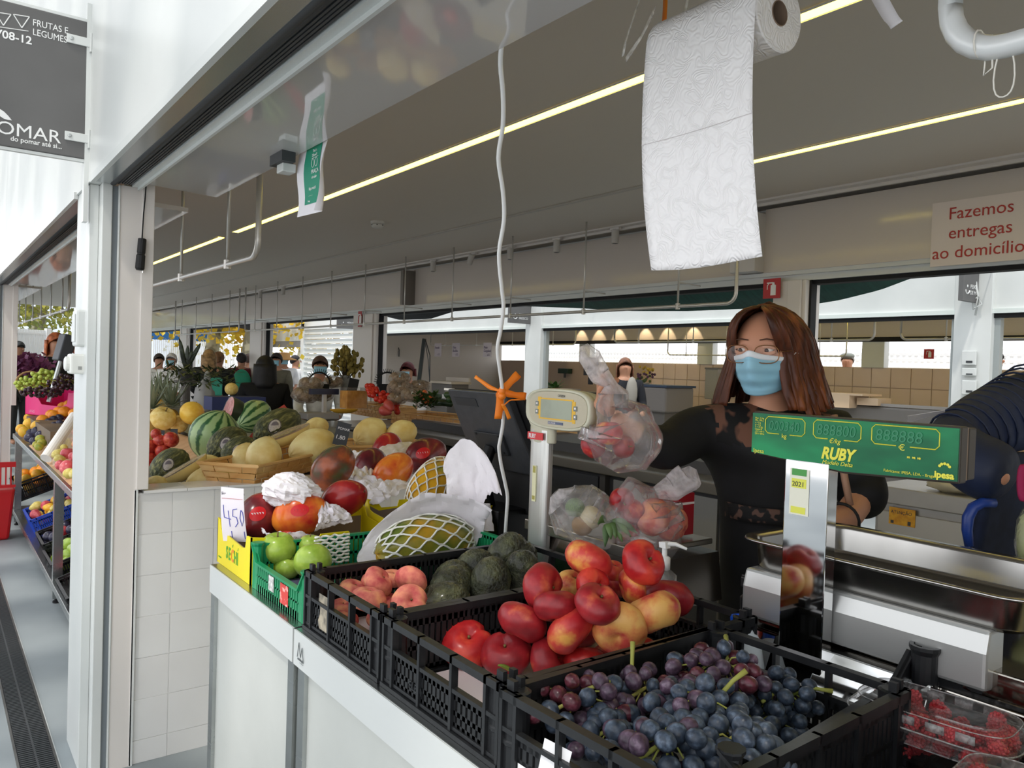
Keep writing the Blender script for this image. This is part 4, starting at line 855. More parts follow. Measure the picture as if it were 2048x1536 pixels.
# ================================================================ SCALE 1 (cream display)
X1 = 1.36; a, b_ = W(1053, 828, x=X1), W(1183, 836, x=X1); yc = (a.y+b_.y)/2; hw1 = (a.y-b_.y)/2; zc = 1.372
cream = M('cream_plastic', 'd3d1bb', .4, col2='cbc9b2', scale=5)
s1 = thing('shop_scale', 'counter scale with cream oval display on a steel post', 'scale', (X1, yc, .89))
def sell(hy, hz, x, e=3.2, n=48, sk=0): return [(x, hy*math.copysign(abs(math.cos(q))**(2/e), math.cos(q)), zc-.89+hz*math.copysign(abs(math.sin(q))**(2/e), math.sin(q))) for q in [2*PI*k/n for k in range(n)]]
hz1 = .056
MB().rings([sell(hw1*.90, hz1*.86, 0.001), sell(hw1*.93, hz1*.89, -.006), sell(hw1*.99, hz1*.97, -.004), sell(hw1, hz1, .004), sell(hw1*1.0, hz1*1.0, .016), sell(hw1*.97, hz1*.97, .018), sell(hw1*.98, hz1*.98, .022), sell(hw1*.90, hz1*.90, .06), sell(hw1*.7, hz1*.7, .075)]).obj('display_housing', cream, s1, smooth=True)
fc = M('face_cream', 'bfb7a0', .45); lcd = M('lcd_grey', 'a0a793', .25, col2='949b88', scale=12)
g = MB(); q_ = g.vs(sell(hw1*.885, hz1*.845, -.0022)+sell(hw1*.885, hz1*.845, .0006)); g.fs([tuple(range(48)), tuple(48+i for i in range(47, -1, -1))]+[(i, (i+1) % 48, 48+(i+1) % 48, 48+i) for i in range(48)]); g.obj('face_plate', fc, s1)
zc_ = zc-.89; ylw = M('yellow_print', 'e9b940', .5); bt = M('button_grey', '7d8580', .5)
MB().box(-.0034, -.0016, -hw1*.50, hw1*.56, zc_-.029, zc_+.029).box(-.0036, -.0016, -hw1*.56, -hw1*.48, zc_-.033, zc_+.024).box(-.0036, -.0016, hw1*.5, hw1*.6, zc_-.02, zc_+.031).obj('yellow_frame', ylw, s1)
MB().box(-.0042, -.0026, -hw1*.46, hw1*.50, zc_-.025, zc_+.025).obj('lcd_window', lcd, s1)
for yy, zz in ((hw1*.62, .012), (hw1*.62, -.010), (-hw1*.56, .006), (-hw1*.56, -.016)): b = MB().box(-.0045, -.003, yy-.0065, yy+.0065, zc_+zz-.0065, zc_+zz+.0065).obj('button', bt, s1); MB().box(-.005, -.0044, yy-.003, yy+.003, zc_+zz-.002, zc_+zz+.003).obj('button_print', M('sticker_print'), b)
text('CITIZEN', .009, (-.003, -hw1*.02, zc_+.034), (0, -1, 0), (0, 0, 1), dgrey, s1, ext=.0002, sx=.9)
MB().box(-.0034, -.0016, -hw1*.20, hw1*.26, zc_-.041, zc_-.034).obj('model_badge', M('badge_blue', '5c6580', .5), s1)
text('BALANCES', .006, (-.0038, hw1*.24, zc_-.0395), (0, -1, 0), (0, 0, 1), M('sticker_print'), s1, ext=.0002, sx=1)
# post
a2, b2_ = W(1064, 950, x=X1+.02), W(1100, 950, x=X1+.02); py = (a2.y+b2_.y)/2-yc; hp = (a2.y-b2_.y)/2
al = M('anodised', 'cfcfcb', .3, .6)
MB().rings([[(.02+.016*math.copysign(abs(math.cos(q))**.6, math.cos(q)), py+hp*math.copysign(abs(math.sin(q))**.6, math.sin(q)), z) for q in [2*PI*k/24 for k in range(24)]] for z in (.0, .42)]).obj('post', al, s1, smooth=False)
MB().rings([[(.024+r*.020*math.cos(q), py+r*hp*1.25*math.sin(q), z) for q in [2*PI*k/24 for k in range(24)]] for z, r in ((.385, 1), (.388, 1.05), (.43, 1.05), (.44, 1.2))]).obj('collar', cream, s1, smooth=True)
MB().box(-.0022, -.0005, py-hp*.75, py+hp*.95, .393, .413).obj('red_label', stk, s1); text('RUBY', .017, (-.0028, py+hp*.8, .397), (0, -1, 0), (0, 0, 1), M('sticker_print'), s1, ext=.0002, bold=.0004, sx=.75)
MB().box(.0005, .0035, py-.002, py+.014, .22, .32).obj('check_label', M('label_cream', 'e3e0b8', .5), s1); MB().box(.0003, .0006, py-.0, py+.012, .30, .318).obj('label_band', M('label_olive', 'a8a050', .5), s1); MB().box(.0003, .0006, py-.0, py+.012, .225, .236).obj('label_band', M('label_olive'), s1)
MB().box(.02, .30, -.38+py, .06+py, .145, .160).box(.018, .03, -.385+py, .065+py, .13, .160).obj('platform', M('platform_steel', '9a948c', .25, .9), s1, bevel=.003)
MB().prism([(.01, 0), (.32, 0), (.30, .13), (.04, .13)], 'y', -.40+py, .07+py).obj('scale_body', M('body_steel', '6a625c', .15, .9), s1)
# ================================================================ SCALE 2 (green display)
XD = 1.298
def D(px, py): return W(px, py, x=XD)
tl, br, bl, tr = D(1505, 823), D(1918, 968), D(1502, 907), D(1920, 860)
yl, yr = (tl.y+bl.y)/2, (tr.y+br.y)/2; zt, zb = (tl.z+tr.z)/2, (bl.z+br.z)/2
s2 = thing('shop_scale', 'counter scale with long green price display and polished steel post', 'scale', (XD, (yl+yr)/2, .89)); hy = (yl-yr)/2; z0, z1 = zb-.89, zt-.89
grp = M('display_green', '07452f', .28, col2='1c8f58', col3='0d6640', scale=7, ramp=(.32, .7), stretch=(1, .6, 1.4), spec=.3); yp = M('display_print', 'e6e04c', .5)
MB().prism([(-hy, z0-.004), (0, z0-.012), (hy, z0+.004), (hy, z1+.003), (-hy, z1+.003)], 'x', .003, .028).obj('display_case', M('case_brown', '3a342e', .45), s2, bevel=.003)
MB().prism([(-hy+.0, z0+.0), (0, z0-.008), (hy, z0+.008), (hy, z1), (-hy, z1)], 'x', .030, .058).obj('rear_case', M('case_brown'), s2, bevel=.003); MB().box(.027, .031, -hy+.001, hy-.001, z0, z1+.001).obj('case_seam', M('seam_tan', '8d7866', .6), s2)
MB().prism([(-hy+.002, z0), (0, z0-.008), (hy-.001, z0+.007), (hy-.001, z1), (-hy+.002, z1)], 'x', 0, .003).obj('green_window', grp, s2)
def frame(u0, u1, v0, v1, gap, nm='window_frame'):
    y_ = lambda u: hy-2*hy*u; z_ = lambda v: z0+(z1-z0)*v; g = MB(); r = .0009; X = -.0008; c = .006
    g.tube([(X, y_(gap[0]), z_(v0)), (X, y_(u0)-c, z_(v0)), (X, y_(u0), z_(v0)+c), (X, y_(u0), z_(v1)-c), (X, y_(u0)-c, z_(v1)), (X, y_(u1)+c, z_(v1)), (X, y_(u1), z_(v1)-c), (X, y_(u1), z_(v0)+c), (X, y_(u1)+c, z_(v0)), (X, y_(gap[1]), z_(v0))], r, 4).obj(nm, yp, s2)
frame(.08, .30, .56, .94, (.16, .22)); frame(.345, .58, .56, .95, (.42, .50)); frame(.63, .92, .56, .95, (.74, .80))
def dt(s, u, v, h, m=yp, **k): return text(s, h, (-.0009, hy-2*hy*u, z0+(z1-z0)*v), (0, -1, 0), (0, 0, 1), m, s2, ext=.0002, **k)
dt('kg', .175, .48, .012); dt('€/kg', .425, .48, .012, shear=.3); dt('€', .75, .48, .014, sx=1.3)
dt('RUBY', .39, .14, .029, bold=.0012, shear=.25, sx=.85, name='brand_lettering'); dt('Modelo Delta', .395, .02, .0105, shear=.3)
dt('Fabricante: IPESA, LDA. - Braga', .69, .02, .0065); dt('ipesa', .905, .035, .015, bold=.0006); dt('Ipesa', .015, .08, .012); dt('M1   M2   M3', .79, .34, .004, bold=.0003)
g = MB(); 
for k in range(5): a_ = PI*(k+.5)/5; c0 = (-.001, hy-2*hy*.945+.008*math.cos(a_), z0+(z1-z0)*.24+.006*math.sin(a_)); g.ball(c0, (.0004, .0028, .0024), 6, 5)
g.obj('logo_dots', yp, s2)
for k, s_ in enumerate(('Max. 15 kg', 'Min. 100 g', 'e = 5 g', 'd = 5 g', 'T = 15 kg', 'Classe III', '-10 / +40 C', '220 V 50Hz')): dt(s_, .02, .87-.052*k, .0045)
dgt = M('digit_dim', '2f9a64', .4)
dt('000340', .10, .64, .026, M('digit_dark', '1f7f55', .3), sx=.85, name='digits', shear=.1); dt('888800', .36, .64, .028, M('digit_dark'), sx=.9, name='digits', shear=.1); dt('888888', .645, .64, .028, M('digit_dark'), sx=.95, name='digits', shear=.1)
pa, pb = D(1565, 1100), D(1652, 1100); ya, yb = pa.y-s2.location.y, pb.y-s2.location.y
MB().box(-.002, .030, yb, ya, 0, z0+.002).obj('post', chrome, s2, bevel=.002)
MB().grid(lambda u, v: (-.0028, ya-.012-.040*u, .335+.085*v), 2, 2).obj('check_label', M('label_pale', 'e6e6d4', .6), s2)
zt_ = z0-.012
MB().box(-.0036, -.003, ya-.046, ya-.016, .385, .402).obj('label_band', M('label_yellow', 'dfe05a', .5), s2); MB().box(-.0036, -.003, ya-.046, ya-.016, .338, .350).obj('label_band', M('label_yellow'), s2); MB().box(-.0036, -.003, ya-.046, ya-.016, .408, .420).obj('label_cap', M('label_green', '4d9a4a', .5), s2)
text('2021', .013, (-.004, ya-.017, .388), (0, -1, 0), (0, 0, 1), dgrey, s2, ext=.0002)
# body, guard and console
T0 = -s2.location.y
gsteel = M('guard_steel', 'bfc0be', .34, .7); bst = M('base_polish', 'a8a29a', .1, 1)
MB().prism([(.045, .20), (.10, .20), (.10, .10), (.035, .105), (.035, .165)], 'y', .525+T0, .985+T0).obj('guard', gsteel, s2, bevel=.006)
MB().box(.06, .37, .47+T0, .99+T0, .09, .135).box(.05, .38, .46+T0, 1.0+T0, .0, .085).obj('scale_body', bst, s2, bevel=.003)
MB().prism([(-.03, 0), (.05, 0), (.05, .095), (.02, .095)], 'y', .60+T0, .80+T0).obj('console', chrome, s2, bevel=.002)
MB().prism([(.0, .02), (.05, .02), (.05, .085), (.03, .085)], 'y', .90+T0, .985+T0).obj('side_plate', chrome, s2); text('CE 15kg', .010, (-.001, .975+T0, .05), (0, -1, 0), (0, 0, 1), dgrey, s2, ext=.0002)
MB().prism([(.04, .14), (.04, .17), (.055, .19), (.07, .20), (.10, .20), (.10, .14)], 'y', .925+T0, .985+T0).obj('end_cap', white, s2, bevel=.006)
# steel tray
ty = thing('steel_tray', 'deep stainless steel tray on the right-hand scale', 'tray', (1.50, .735, 1.088))
def rr(hx, hy_, r, z, n=10):
    o = []
    for cx, cy, a0 in ((1, 1, 0), (-1, 1, 90), (-1, -1, 180), (1, -1, 270)):
        for k in range(n): a = R_(a0+90*k/(n-1)); o.append((cx*(hx-r)+r*math.cos(a), cy*(hy_-r)+r*math.sin(a), z))
    return o
ts = M('tray_steel', 'bdbab6', .22, 1, col2='a9a6a2', scale=5, rvar=.06)
MB().rings([rr(.132, .235, .04, .004), rr(.138, .241, .045, .001), rr(.146, .249, .05, .010), rr(.150, .253, .052, .055), rr(.154, .257, .056, .062), rr(.170, .273, .06, .064), rr(.1715, .2745, .06, .060), rr(.170, .273, .06, .0595), rr(.156, .259, .057, .0585), rr(.152, .255, .053, .052), rr(.148, .251, .05, .008), rr(.139, .242, .046, -.0012), rr(.132, .235, .04, .002)], True).obj('pan', ts, ty, smooth=True)
# ================================================================ pumps and bottles behind the crates
def pump(px, py, d, label, s=1):
    p = W(px, py, d=d); p.z = .89; t = thing('pump_bottle', label, 'bottle', p); hh = (W(px, py, d=d).z-.89)
    wm = M('pump_white', 'ececea', .35)
    MB().lathe([(.028, 0), (.03, .01), (.03, hh-.075), (.012, hh-.06), (.012, hh-.055)], 18).obj('bottle_body', film('bottle_clear', 'ffffff', .35, .1, .1, 10, .7), t, smooth=True)
    MB().lathe([(.014, hh-.062), (.014, hh-.035), (.010, hh-.032), (.006, hh-.03), (.006, hh-.008)], 16).obj('collar', wm, t, smooth=True)
    MB().prism([(-.010, hh-.012), (.010, hh-.012), (.012, hh), (-.008, hh+.003)], 'x', -.008, .008).tube([(0, 0, hh-.003), (.015, -.02, hh-.002), (.028, -.042, hh-.010)], [.006, .005, .003], 8).obj('nozzle', wm, t, smooth=False)
pump(1330, 1085, 1.82, 'white pump bottle just right behind the scarlet nectarine'); pump(1272, 1075, 2.0, 'white pump bottle farther back under the peach bag')
t = thing('spray_bottle', 'clear round bottle with black spray nozzle', 'bottle', (W(1498, 1190, d=1.62).x, W(1498, 1190, d=1.62).y, .89)); zz = W(1498, 1190, d=1.62).z-.89
MB().lathe([(.03, 0), (.034, .01), (.034, zz-.07), (.03, zz-.045), (.015, zz-.03), (.014, zz-.025)], 20).obj('bottle_body', film('bottle_clear'), t, smooth=True); MB().lathe([(.017, zz-.03), (.018, zz-.005), (.012, zz+.0), (.010, zz+.022), (.007, zz+.03)], 14).obj('cap_ring', M('cap_black', '1c1c1e', .4), t); MB().box(-.012, .01, -.01, .012, zz+.03, zz+.042).box(-.022, -.01, -.004, .006, zz+.02, zz+.04).obj('nozzle', M('cap_black'), t, bevel=.002)
t = thing('squeeze_bottle', 'white bottle with a bright blue cap beside the steel post', 'bottle', (1.262, .905, .895)); t.rotation_euler = (R_(-18), R_(8), 0)
MB().lathe([(.028, 0), (.03, .01), (.03, .075), (.022, .095), (.02, .10)], 18).obj('bottle_body', M('bottle_milk', 'dfe6ea', .35, sss=0), t, smooth=True); MB().lathe([(.021, .098), (.022, .122), (.018, .128)], 18).obj('blue_cap', M('cap_blue', '1553c8', .35), t); text('Eco', .018, (-.0305, .012, .04), (0, -1, 0), (0, 0, 1), dgrey, t, ext=.0003)
# ================================================================ POS monitor seen from behind
A_ = W(893, 778, x=1.40); B_ = W(1003, 785, x=1.40); yt = (A_.y+B_.y)/2; Cc = W(1062, 952, y=B_.y)
pm = thing('till_monitor', 'dark touch-screen till monitor seen from behind on its stand', 'monitor', (1.40, yt, .89)); pmat = M('till_plastic', '34363a', .45, col2='3b3d41', scale=30, bump=.05, bscale=80)
w2 = (A_.y-B_.y)/2; zt2 = (A_.z+B_.z)/2-.89; dx = Cc.x-1.40; zb2 = Cc.z-.89
print('POS', A_, B_, Cc)
sl = lambda v, o: (dx*(1-v)+o, zb2+(zt2-zb2)*v)   # along the tilted back, v from bottom to top
g = MB()
for (o0, o1, m0) in ((0, .018, 0),):
    k = [(-w2-.03, 0), (w2-.035, 0), (w2, .35), (w2+.0, .97), (w2-.008, 1), (-w2, 1), (-w2-.012, .97)]
    b0 = g.vs([(sl(v, o)[0], y, sl(v, o)[1]) for o in (0, .035) for y, v in k]); n = len(k)
    g.fs([tuple(b0+i for i in range(n)), tuple(b0+n+i for i in reversed(range(n)))]+[(b0+i, b0+(i+1) % n, b0+n+(i+1) % n, b0+n+i) for i in range(n)])
g.obj('back_shell', pmat, pm, bevel=.006)
def slab(y0, y1, v0, v1, o0, o1, m, nm, bev=.003):
    g = MB(); b0 = g.vs([(sl(v, o)[0], y, sl(v, o)[1]) for o in (o0, o1) for v in (v0, v1) for y in (y0, y1)]); g.fs([(b0, b0+1, b0+3, b0+2), (b0+4, b0+6, b0+7, b0+5), (b0, b0+4, b0+5, b0+1), (b0+2, b0+3, b0+7, b0+6), (b0, b0+2, b0+6, b0+4), (b0+1, b0+5, b0+7, b0+3)]); return g.obj(nm, m, pm, bevel=bev)
slab(-w2-.05, w2+.008, -.04, 1.01, .036, .05, blackm, 'screen_bezel'); slab(w2*.0, w2*.8, .80, .90, -.002, .001, M('till_edge', '2a2c2f', .5), 'cover_plate', 0)
slab(-w2*.55, w2*.45, .22, .48, -.012, .002, M('till_edge'), 'mount_plate'); 
for yy, vv in ((-w2*.45, .45), (w2*.35, .45), (-w2*.45, .25), (w2*.35, .25)): slab(yy-.004, yy+.004, vv-.012, vv+.012, -.014, -.010, blackm, 'screw_hole', 0)
MB().tube([(dx*.7-.01, 0, zb2+(zt2-zb2)*.3), (dx*.7-.05, 0, zb2+.0), (dx*.6, 0, .10)], [.022, .03, .035], 8).box(dx*.3, dx+.10, -.11, .12, .0, .14).obj('stand', M('stand_black', '101114', .35), pm, bevel=.004)
MB().box(dx+.02, dx+.06, -w2-.03, w2, .12, zb2+.01).obj('lower_body', blackm, pm, bevel=.004)
# ================================================================ PLASTIC BAGS
bagm = film('bag_film', 'f8f4f6', .20, .10, .5, 9, .6); bagn = film('bag_neck', 'f8f2f5', .5, .2, .6, 14, .45)
def bag(name, label, path, d, group=None, folds=9, amp=.10, seed=0, flat=.7, nk=4, cat='bag'):
    """path: (px, py, radius px) from the loose top over the knot to the bottom"""
    base = W(path[-1][0], path[-1][1], d=d); t = thing(name, label, cat, base, 0, group); P = [(W(x, y, d=d)-base, r*d/FPX) for x, y, r in path]; N = len(P)
    def at(s):
        s *= N-1; i = min(int(s), N-2); k = s-i; k = k*k*(3-2*k); return P[i][0].lerp(P[i+1][0], k), P[i][1]*(1-k)+P[i+1][1]*k
    def f(s, sc=1):
        def g_(u, v):
            v = s[0]+(s[1]-s[0])*v; c, r = at(v); tt = (at(min(1, v+.02))[0]-at(max(0, v-.02))[0]).normalized(); a = tt.cross(cF).normalized(); b = tt.cross(a)
            th = 2*PI*u; e = 1+amp*abs(math.sin(folds*th/2+3*fbm((v*3, u*0, seed), 1)))*1.4-amp+.22*fbm((math.cos(th)*1.4, math.sin(th)*1.4, v*3.5), 1, seed)+.05*fbm((math.cos(th)*3, math.sin(th)*3, v*9), 1, seed+4)-.12*abs(fbm((math.cos(th)*4, math.sin(th)*4, v*7), 1, seed+8))
            return c+(a*math.cos(th)+b*math.sin(th)*flat)*r*e*sc
        return g_
    k = nk/(N-1)
    MB().grid(f((0, k)), 40, 26, True).obj('gathered_neck', bagn, t, smooth=True)
    MB().grid(f((k, 1)), 48, 40, True).obj('bag_body', bagm, t, smooth=True)
    return t
bag('plastic_bag', 'knotted clear plastic bag of peaches held up behind the cream display', [(1168, 690, 8), (1178, 712, 22), (1200, 750, 22), (1222, 768, 12), (1225, 788, 30), (1222, 815, 34), (1240, 845, 66), (1242, 875, 84), (1232, 905, 76), (1215, 935, 26)], 1.90, 'knotted plastic bags of fruit', seed=2, nk=4)
bag('plastic_bag', 'knotted clear plastic bag of peaches lying on the left scale', [(1385, 935, 8), (1375, 955, 30), (1345, 975, 26), (1312, 985, 12), (1290, 1000, 55), (1290, 1030, 80), (1300, 1060, 78), (1320, 1085, 60), (1345, 1105, 30)], 1.98, 'knotted plastic bags of fruit', seed=5, nk=3)
bag('plastic_bag', 'open clear plastic bag of leafy vegetables beside the steel post', [(1110, 985, 12), (1125, 1000, 38), (1150, 1020, 58), (1180, 1040, 60), (1215, 1055, 50), (1245, 1065, 38), (1265, 1070, 30)], 2.0, 'knotted plastic bags of fruit', seed=8, nk=1, flat=.8)
for i, (px, py, r, d, m, lab) in enumerate([(1218, 868, 28, 1.90, nmix, 'orange peach glowing through the held-up bag'), (1185, 893, 26, 1.92, nred, 'dark red peach at the left of the held-up bag'), (1245, 893, 24, 1.94, nred, 'dark peach at the right bottom of the held-up bag'),
      (1243, 1000, 26, 2.0, nred, 'red peach at the upper left of the lying bag'), (1265, 1023, 26, 2.0, nred, 'small red peach in the middle of the lying bag'), (1310, 1035, 38, 1.99, pch, 'large orange peach at the centre of the lying bag'), (1345, 1048, 36, 2.0, pch, 'large orange peach at the right of the lying bag'), (1255, 1060, 28, 2.03, nmix, 'peach low at the left of the lying bag')]):
    p = W(px, py, d=d); fruit('peach', 'apple', m, p, r*d/FPX, (i*.7, i*.4, 0), lab, 'peach', 'peaches inside the plastic bags', var=i % 4)
lg = M('herb_green', '46603a', .5, col2='6d8a4c', scale=9)
hb = thing('leafy_herb', 'long green herb leaves poking out of the open plastic bag', 'vegetable', W(1215, 1045, d=1.96))
for px, py in ((1210, 1095), (1222, 1080), (1245, 1085), (1232, 1078), (1262, 1075), (1268, 1062), (1275, 1068), (1195, 1050)):
    e = W(px, py, d=1.93)-hb.location; s_ = Vector((0, 0, 0)); w_ = e.cross(cF).normalized()*.010
    MB().grid(lambda u, v: s_.lerp(e, v)+w_*(u-.5)*2*math.sin(PI*min(1, v*.9+.06))+Vector((0, 0, .012*math.sin(v*3))), 3, 8).obj('leaf_blade', lg, hb, smooth=True, solid=.0005)
for i, (px, py, r, m) in enumerate(((1150, 1015, 20, lg), (1180, 1035, 24, M('onion_pale', 'cdbf9a', .5)), (1165, 1050, 22, M('herb_brown', '9a7a52', .6)))):
    p = W(px, py, d=2.0); fruit('vegetable', 'round', m, p, r*2/FPX, (i, 0, 0), ['green vegetable inside the open bag', 'pale bulb inside the open bag', 'brownish root inside the open bag'][i], 'vegetable', None, stem=False)
t = thing('red_box', 'small dark red packet standing behind the peach bag', 'packet', W(1352, 1020, d=2.08)); MB().box(-.03, .03, -.035, .035, -.06, .05).obj('carton', M('packet_red', 'a01c28', .4), t); MB().box(-.0305, .0305, -.0355, .0355, .02, .026).obj('carton_band', M('sticker_print'), t)
# ================================================================ MELON STALL behind the tiled wall
mt = thing('display_bench', 'sloping display bench of the melon stall behind the tiled wall', 'bench', (0, 0, 0))
MB().prism([(3.22, .0), (6.2, 0), (6.2, 1.02), (3.22, .955)], 'x', 1.33, 2.4).prism([(3.22, .0), (3.87, 0), (3.87, .975), (3.22, .955)], 'x', .66, 1.33).obj('bench_top', M('bench_steel', '8b8b88', .4, .6), mt)
can = peel('canary_melon', 'd6b564', 'f2e4a6', 'e4cc88', .5, scale=1.1, ramp=(.3, .7), det=6, bump=.15, bscale=3)
gal = peel('galia_melon', 'd6b45a', 'e6cf86', 'dfc070', .6, scale=3, bump=.3, bscale=12); glb = peel('yellow_melon', 'e0b03a', 'ecc75a', 'e6bb48', .45, scale=2)
pds = M('toad_skin_melon', '39412a', .55, col2='8f8d5a', col3='585a38', scale=3.2, ramp=(.38, .68), det=6, bump=.5, bscale=5, bdist=.03, stretch=(2.2, 2.2, .6))
wmm = M('watermelon_rind', '3c6a3a', .3, col2='9cb878', col3='86a868', scale=.1)
def stripes(m, k, base, dark, light):
    n = m.node_tree.nodes; l = m.node_tree.links; [n.remove(x) for x in list(n) if x.type in ('VALTORGB', 'TEX_NOISE', 'TEX_WAVE')]
    t = n.new('ShaderNodeTexCoord'); s = n.new('ShaderNodeSeparateXYZ'); l.new(t.outputs['Object'], s.inputs[0]); a = n.new('ShaderNodeMath'); a.operation = 'ARCTAN2'; l.new(s.outputs['Y'], a.inputs[0]); l.new(s.outputs['X'], a.inputs[1])
    nz = n.new('ShaderNodeTexNoise'); nz.inputs['Scale'].default_value = 5; nz.inputs['Detail'].default_value = 5; l.new(t.outputs['Object'], nz.inputs['Vector'])
    ma = n.new('ShaderNodeMath'); ma.operation = 'MULTIPLY_ADD'; ma.inputs[1].default_value = k; l.new(a.outputs[0], ma.inputs[0]); mb_ = n.new('ShaderNodeMath'); mb_.operation = 'MULTIPLY'; mb_.inputs[1].default_value = 3.2; l.new(nz.outputs[0], mb_.inputs[0]); l.new(mb_.outputs[0], ma.inputs[2])
    si = n.new('ShaderNodeMath'); si.operation = 'SINE'; l.new(ma.outputs[0], si.inputs[0]); c = n.new('ShaderNodeValToRGB'); e = c.color_ramp.elements; e[0].position = .5; e[1].position = .85; e[0].color = lin(light); e[1].color = lin(dark); q = e.new(.72); q.color = lin(base)
    mr = n.new('ShaderNodeMapRange'); mr.inputs[1].default_value = -1; l.new(si.outputs[0], mr.inputs[0]); l.new(mr.outputs[0], c.inputs[0]); l.new(c.outputs[0], n['Principled BSDF'].inputs['Base Color']); return m
stripes(wmm, 11, '6f9458', '2f5a34', '9db780')
def melon(px, py, r, d, m, rot, lab, kind='melon', name='melon', sc=(1, 1, 1), sticker=None, grp=None):
    p = W(px, py, d=d); R = r*d/FPX; o = fruit(name, kind, m, p, R, rot, lab, name.split('_')[0] if name != 'melon' else 'melon', grp)
    o.scale = (R*sc[0], R*sc[1], R*sc[2])
    if sticker:
        bpy.context.view_layer.update(); iv = o.matrix_world.inverted(); d_ = (CAM-p).normalized(); a = d_.cross(Vector((0, 0, 1))).normalized(); b = a.cross(d_); rr = KIND[kind][1]
        def sk(u, v, s=.40, k=1.02, off=(0, .18)):
            q = (iv.to_3x3() @ (d_+a*(math.cos(2*PI*u)*v*s*.75+off[0])+b*(math.sin(2*PI*u)*v*s+off[1]))).normalized(); return (q.x*rr[0]*k, q.y*rr[1]*k, q.z*rr[2]*k)
        MB().grid(lambda u, v: sk(u, v), 20, 4, True).obj('sticker', M('sticker_silver', 'd9d4d2', .25, col2='b9b0ae', scale=30), o, smooth=True)
        MB().grid(lambda u, v: sk(u, .85+.12*v, k=1.03), 20, 2, True).obj('sticker_ring', M('sticker_dark', '2c2a30', .4), o, smooth=True)
        MB().grid(lambda u, v: sk(u*.5+.0, v*.55, k=1.03), 12, 3).obj('sticker_picture', M('sticker_pic', 'b4443c', .4) if sticker == 2 else M('sticker_dark2', '77707a', .4), o, smooth=True)
    return o
DX = lambda ax: Vector(ax).normalized().to_track_quat('Z', 'Y').to_euler()
AX = (.75, .65, .05)
melon(430, 872, 50, 4.0, wmm, (.25, .2, .4), 'large round striped watermelon in the middle of the melon pile', 'watermelon', 'watermelon', (1, 1, .92))
melon(507, 833, 37, 4.55, wmm, DX((.8, .5, .35)), 'darker striped watermelon behind, right of the wrapped half', 'watermelon', 'watermelon', (.85, .85, 1.05))
melon(455, 890, 42, 3.7, pds, DX((.8, .45, .42)), 'green netted toad-skin melon with an oval sticker beside the watermelon', sticker=1)
melon(478, 903, 36, 3.55, pds, DX((.85, .4, .40)), 'darker toad-skin melon with a red-printed sticker behind the canary melons', sticker=2)
melon(340, 932, 40, 3.45, pds, DX((.8, .5, .45)), 'toad-skin melon with a white sticker at the left end', sticker=1)
melon(555, 855, 50, 4.0, pds, DX((.8, .5, .30)), 'big toad-skin melon with a yellow patch at the top right', sticker=1, sc=(.85, .85, 1.15))
melon(326, 838, 25, 4.5, gal, (.4, .2, 0), 'tan galia melon with small label at the left back', 'apple', 'melon'); melon(384, 826, 24, 4.55, glb, (.2, .3, 0), 'smooth golden yellow melon at the back', 'round', 'melon')
melon(358, 848, 18, 4.6, gal, (.2, .3, 0), 'pale melon half hidden between the two yellow ones', 'round', 'melon')
melon(527, 914, 40, 3.30, can, DX((.35, .3, .85)), 'large pale canary melon standing in the front basket', sc=(1.05, 1.05, .95)); melon(490, 920, 34, 3.36, can, DX((.3, .5, .7)), 'canary melon half hidden at the left of the front basket')
melon(625, 893, 43, 3.55, can, DX((.8, .2, .25)), 'long pale canary melon at the right of the front basket', sc=(.95, .95, 1.1)); melon(632, 856, 25, 3.9, can, DX((.8, .2, .2)), 'canary melon peeping out behind the cut one')
melon(425, 958, 34, 3.22, can, DX((.8, .1, .1)), 'canary melon lying low against the tiled sill', sc=(1, 1, 1.35)); melon(412, 935, 30, 3.4, can, DX((.8, .3, .2)), 'canary melon behind the low one at the sill'); melon(312, 970, 22, 3.15, can, DX((.8, .1, .0)), 'end of a canary melon in the corner by the pillar')
melon(740, 866, 36, 3.85, can, DX((.8, .35, .30)), 'ridged yellow melon at the left of the right-hand basket'); melon(804, 866, 31, 3.9, can, DX((.8, .2, .15)), 'ridged yellow melon at the right of the right-hand basket')
def slicem(px, py, d, L, w, ax, lab, m_out, flesh, name='cut_melon', cat='melon', up=(0, -.6, .8)):
    p = W(px, py, d=d); t = thing(name, lab, cat, p); X_ = Vector(ax).normalized(); Z_ = Vector(up); Z_ = (Z_-X_*Z_.dot(X_)).normalized(); t.rotation_euler = Matrix((X_, Z_.cross(X_), Z_)).transposed().to_euler()
    MB().grid(lambda u, v: (L*math.cos(PI*v), w*math.sin(PI*v)*math.cos(PI+PI*u), w*math.sin(PI*v)*math.sin(PI+PI*u)*.95), 14, 18).obj('rind', m_out, t, smooth=True)
    MB().grid(lambda u, v: (L*.985*math.cos(PI*v), w*.985*math.sin(PI*v)*(2*u-1), -.10*w*(1-(2*u-1)**2)**2*math.sin(PI*v)), 12, 18).obj('cut_face', flesh, t, smooth=True)
    MB().grid(lambda u, v: (L*.65*math.cos(PI*v), w*.45*math.sin(PI*v)*(2*u-1), -.08*w*(1-(2*u-1)**2)+.001), 8, 12).obj('seed_hollow', M('melon_seed', 'dfb878', .5, col2='eed9a4', scale=60), t, smooth=True)
    MB().grid(lambda u, v: (L*1.0*math.cos(PI*v), w*1.0*math.sin(PI*v)*(2*u-1), .003+.012*w*math.sin(PI*u)), 8, 10).obj('cling_film', film('cling_film', 'ffffff', .12, .05, .7, 30, .8), t, smooth=True)
    return t
fl = M('melon_flesh', 'e8c888', .4, col2='f2e2b4', scale=9)
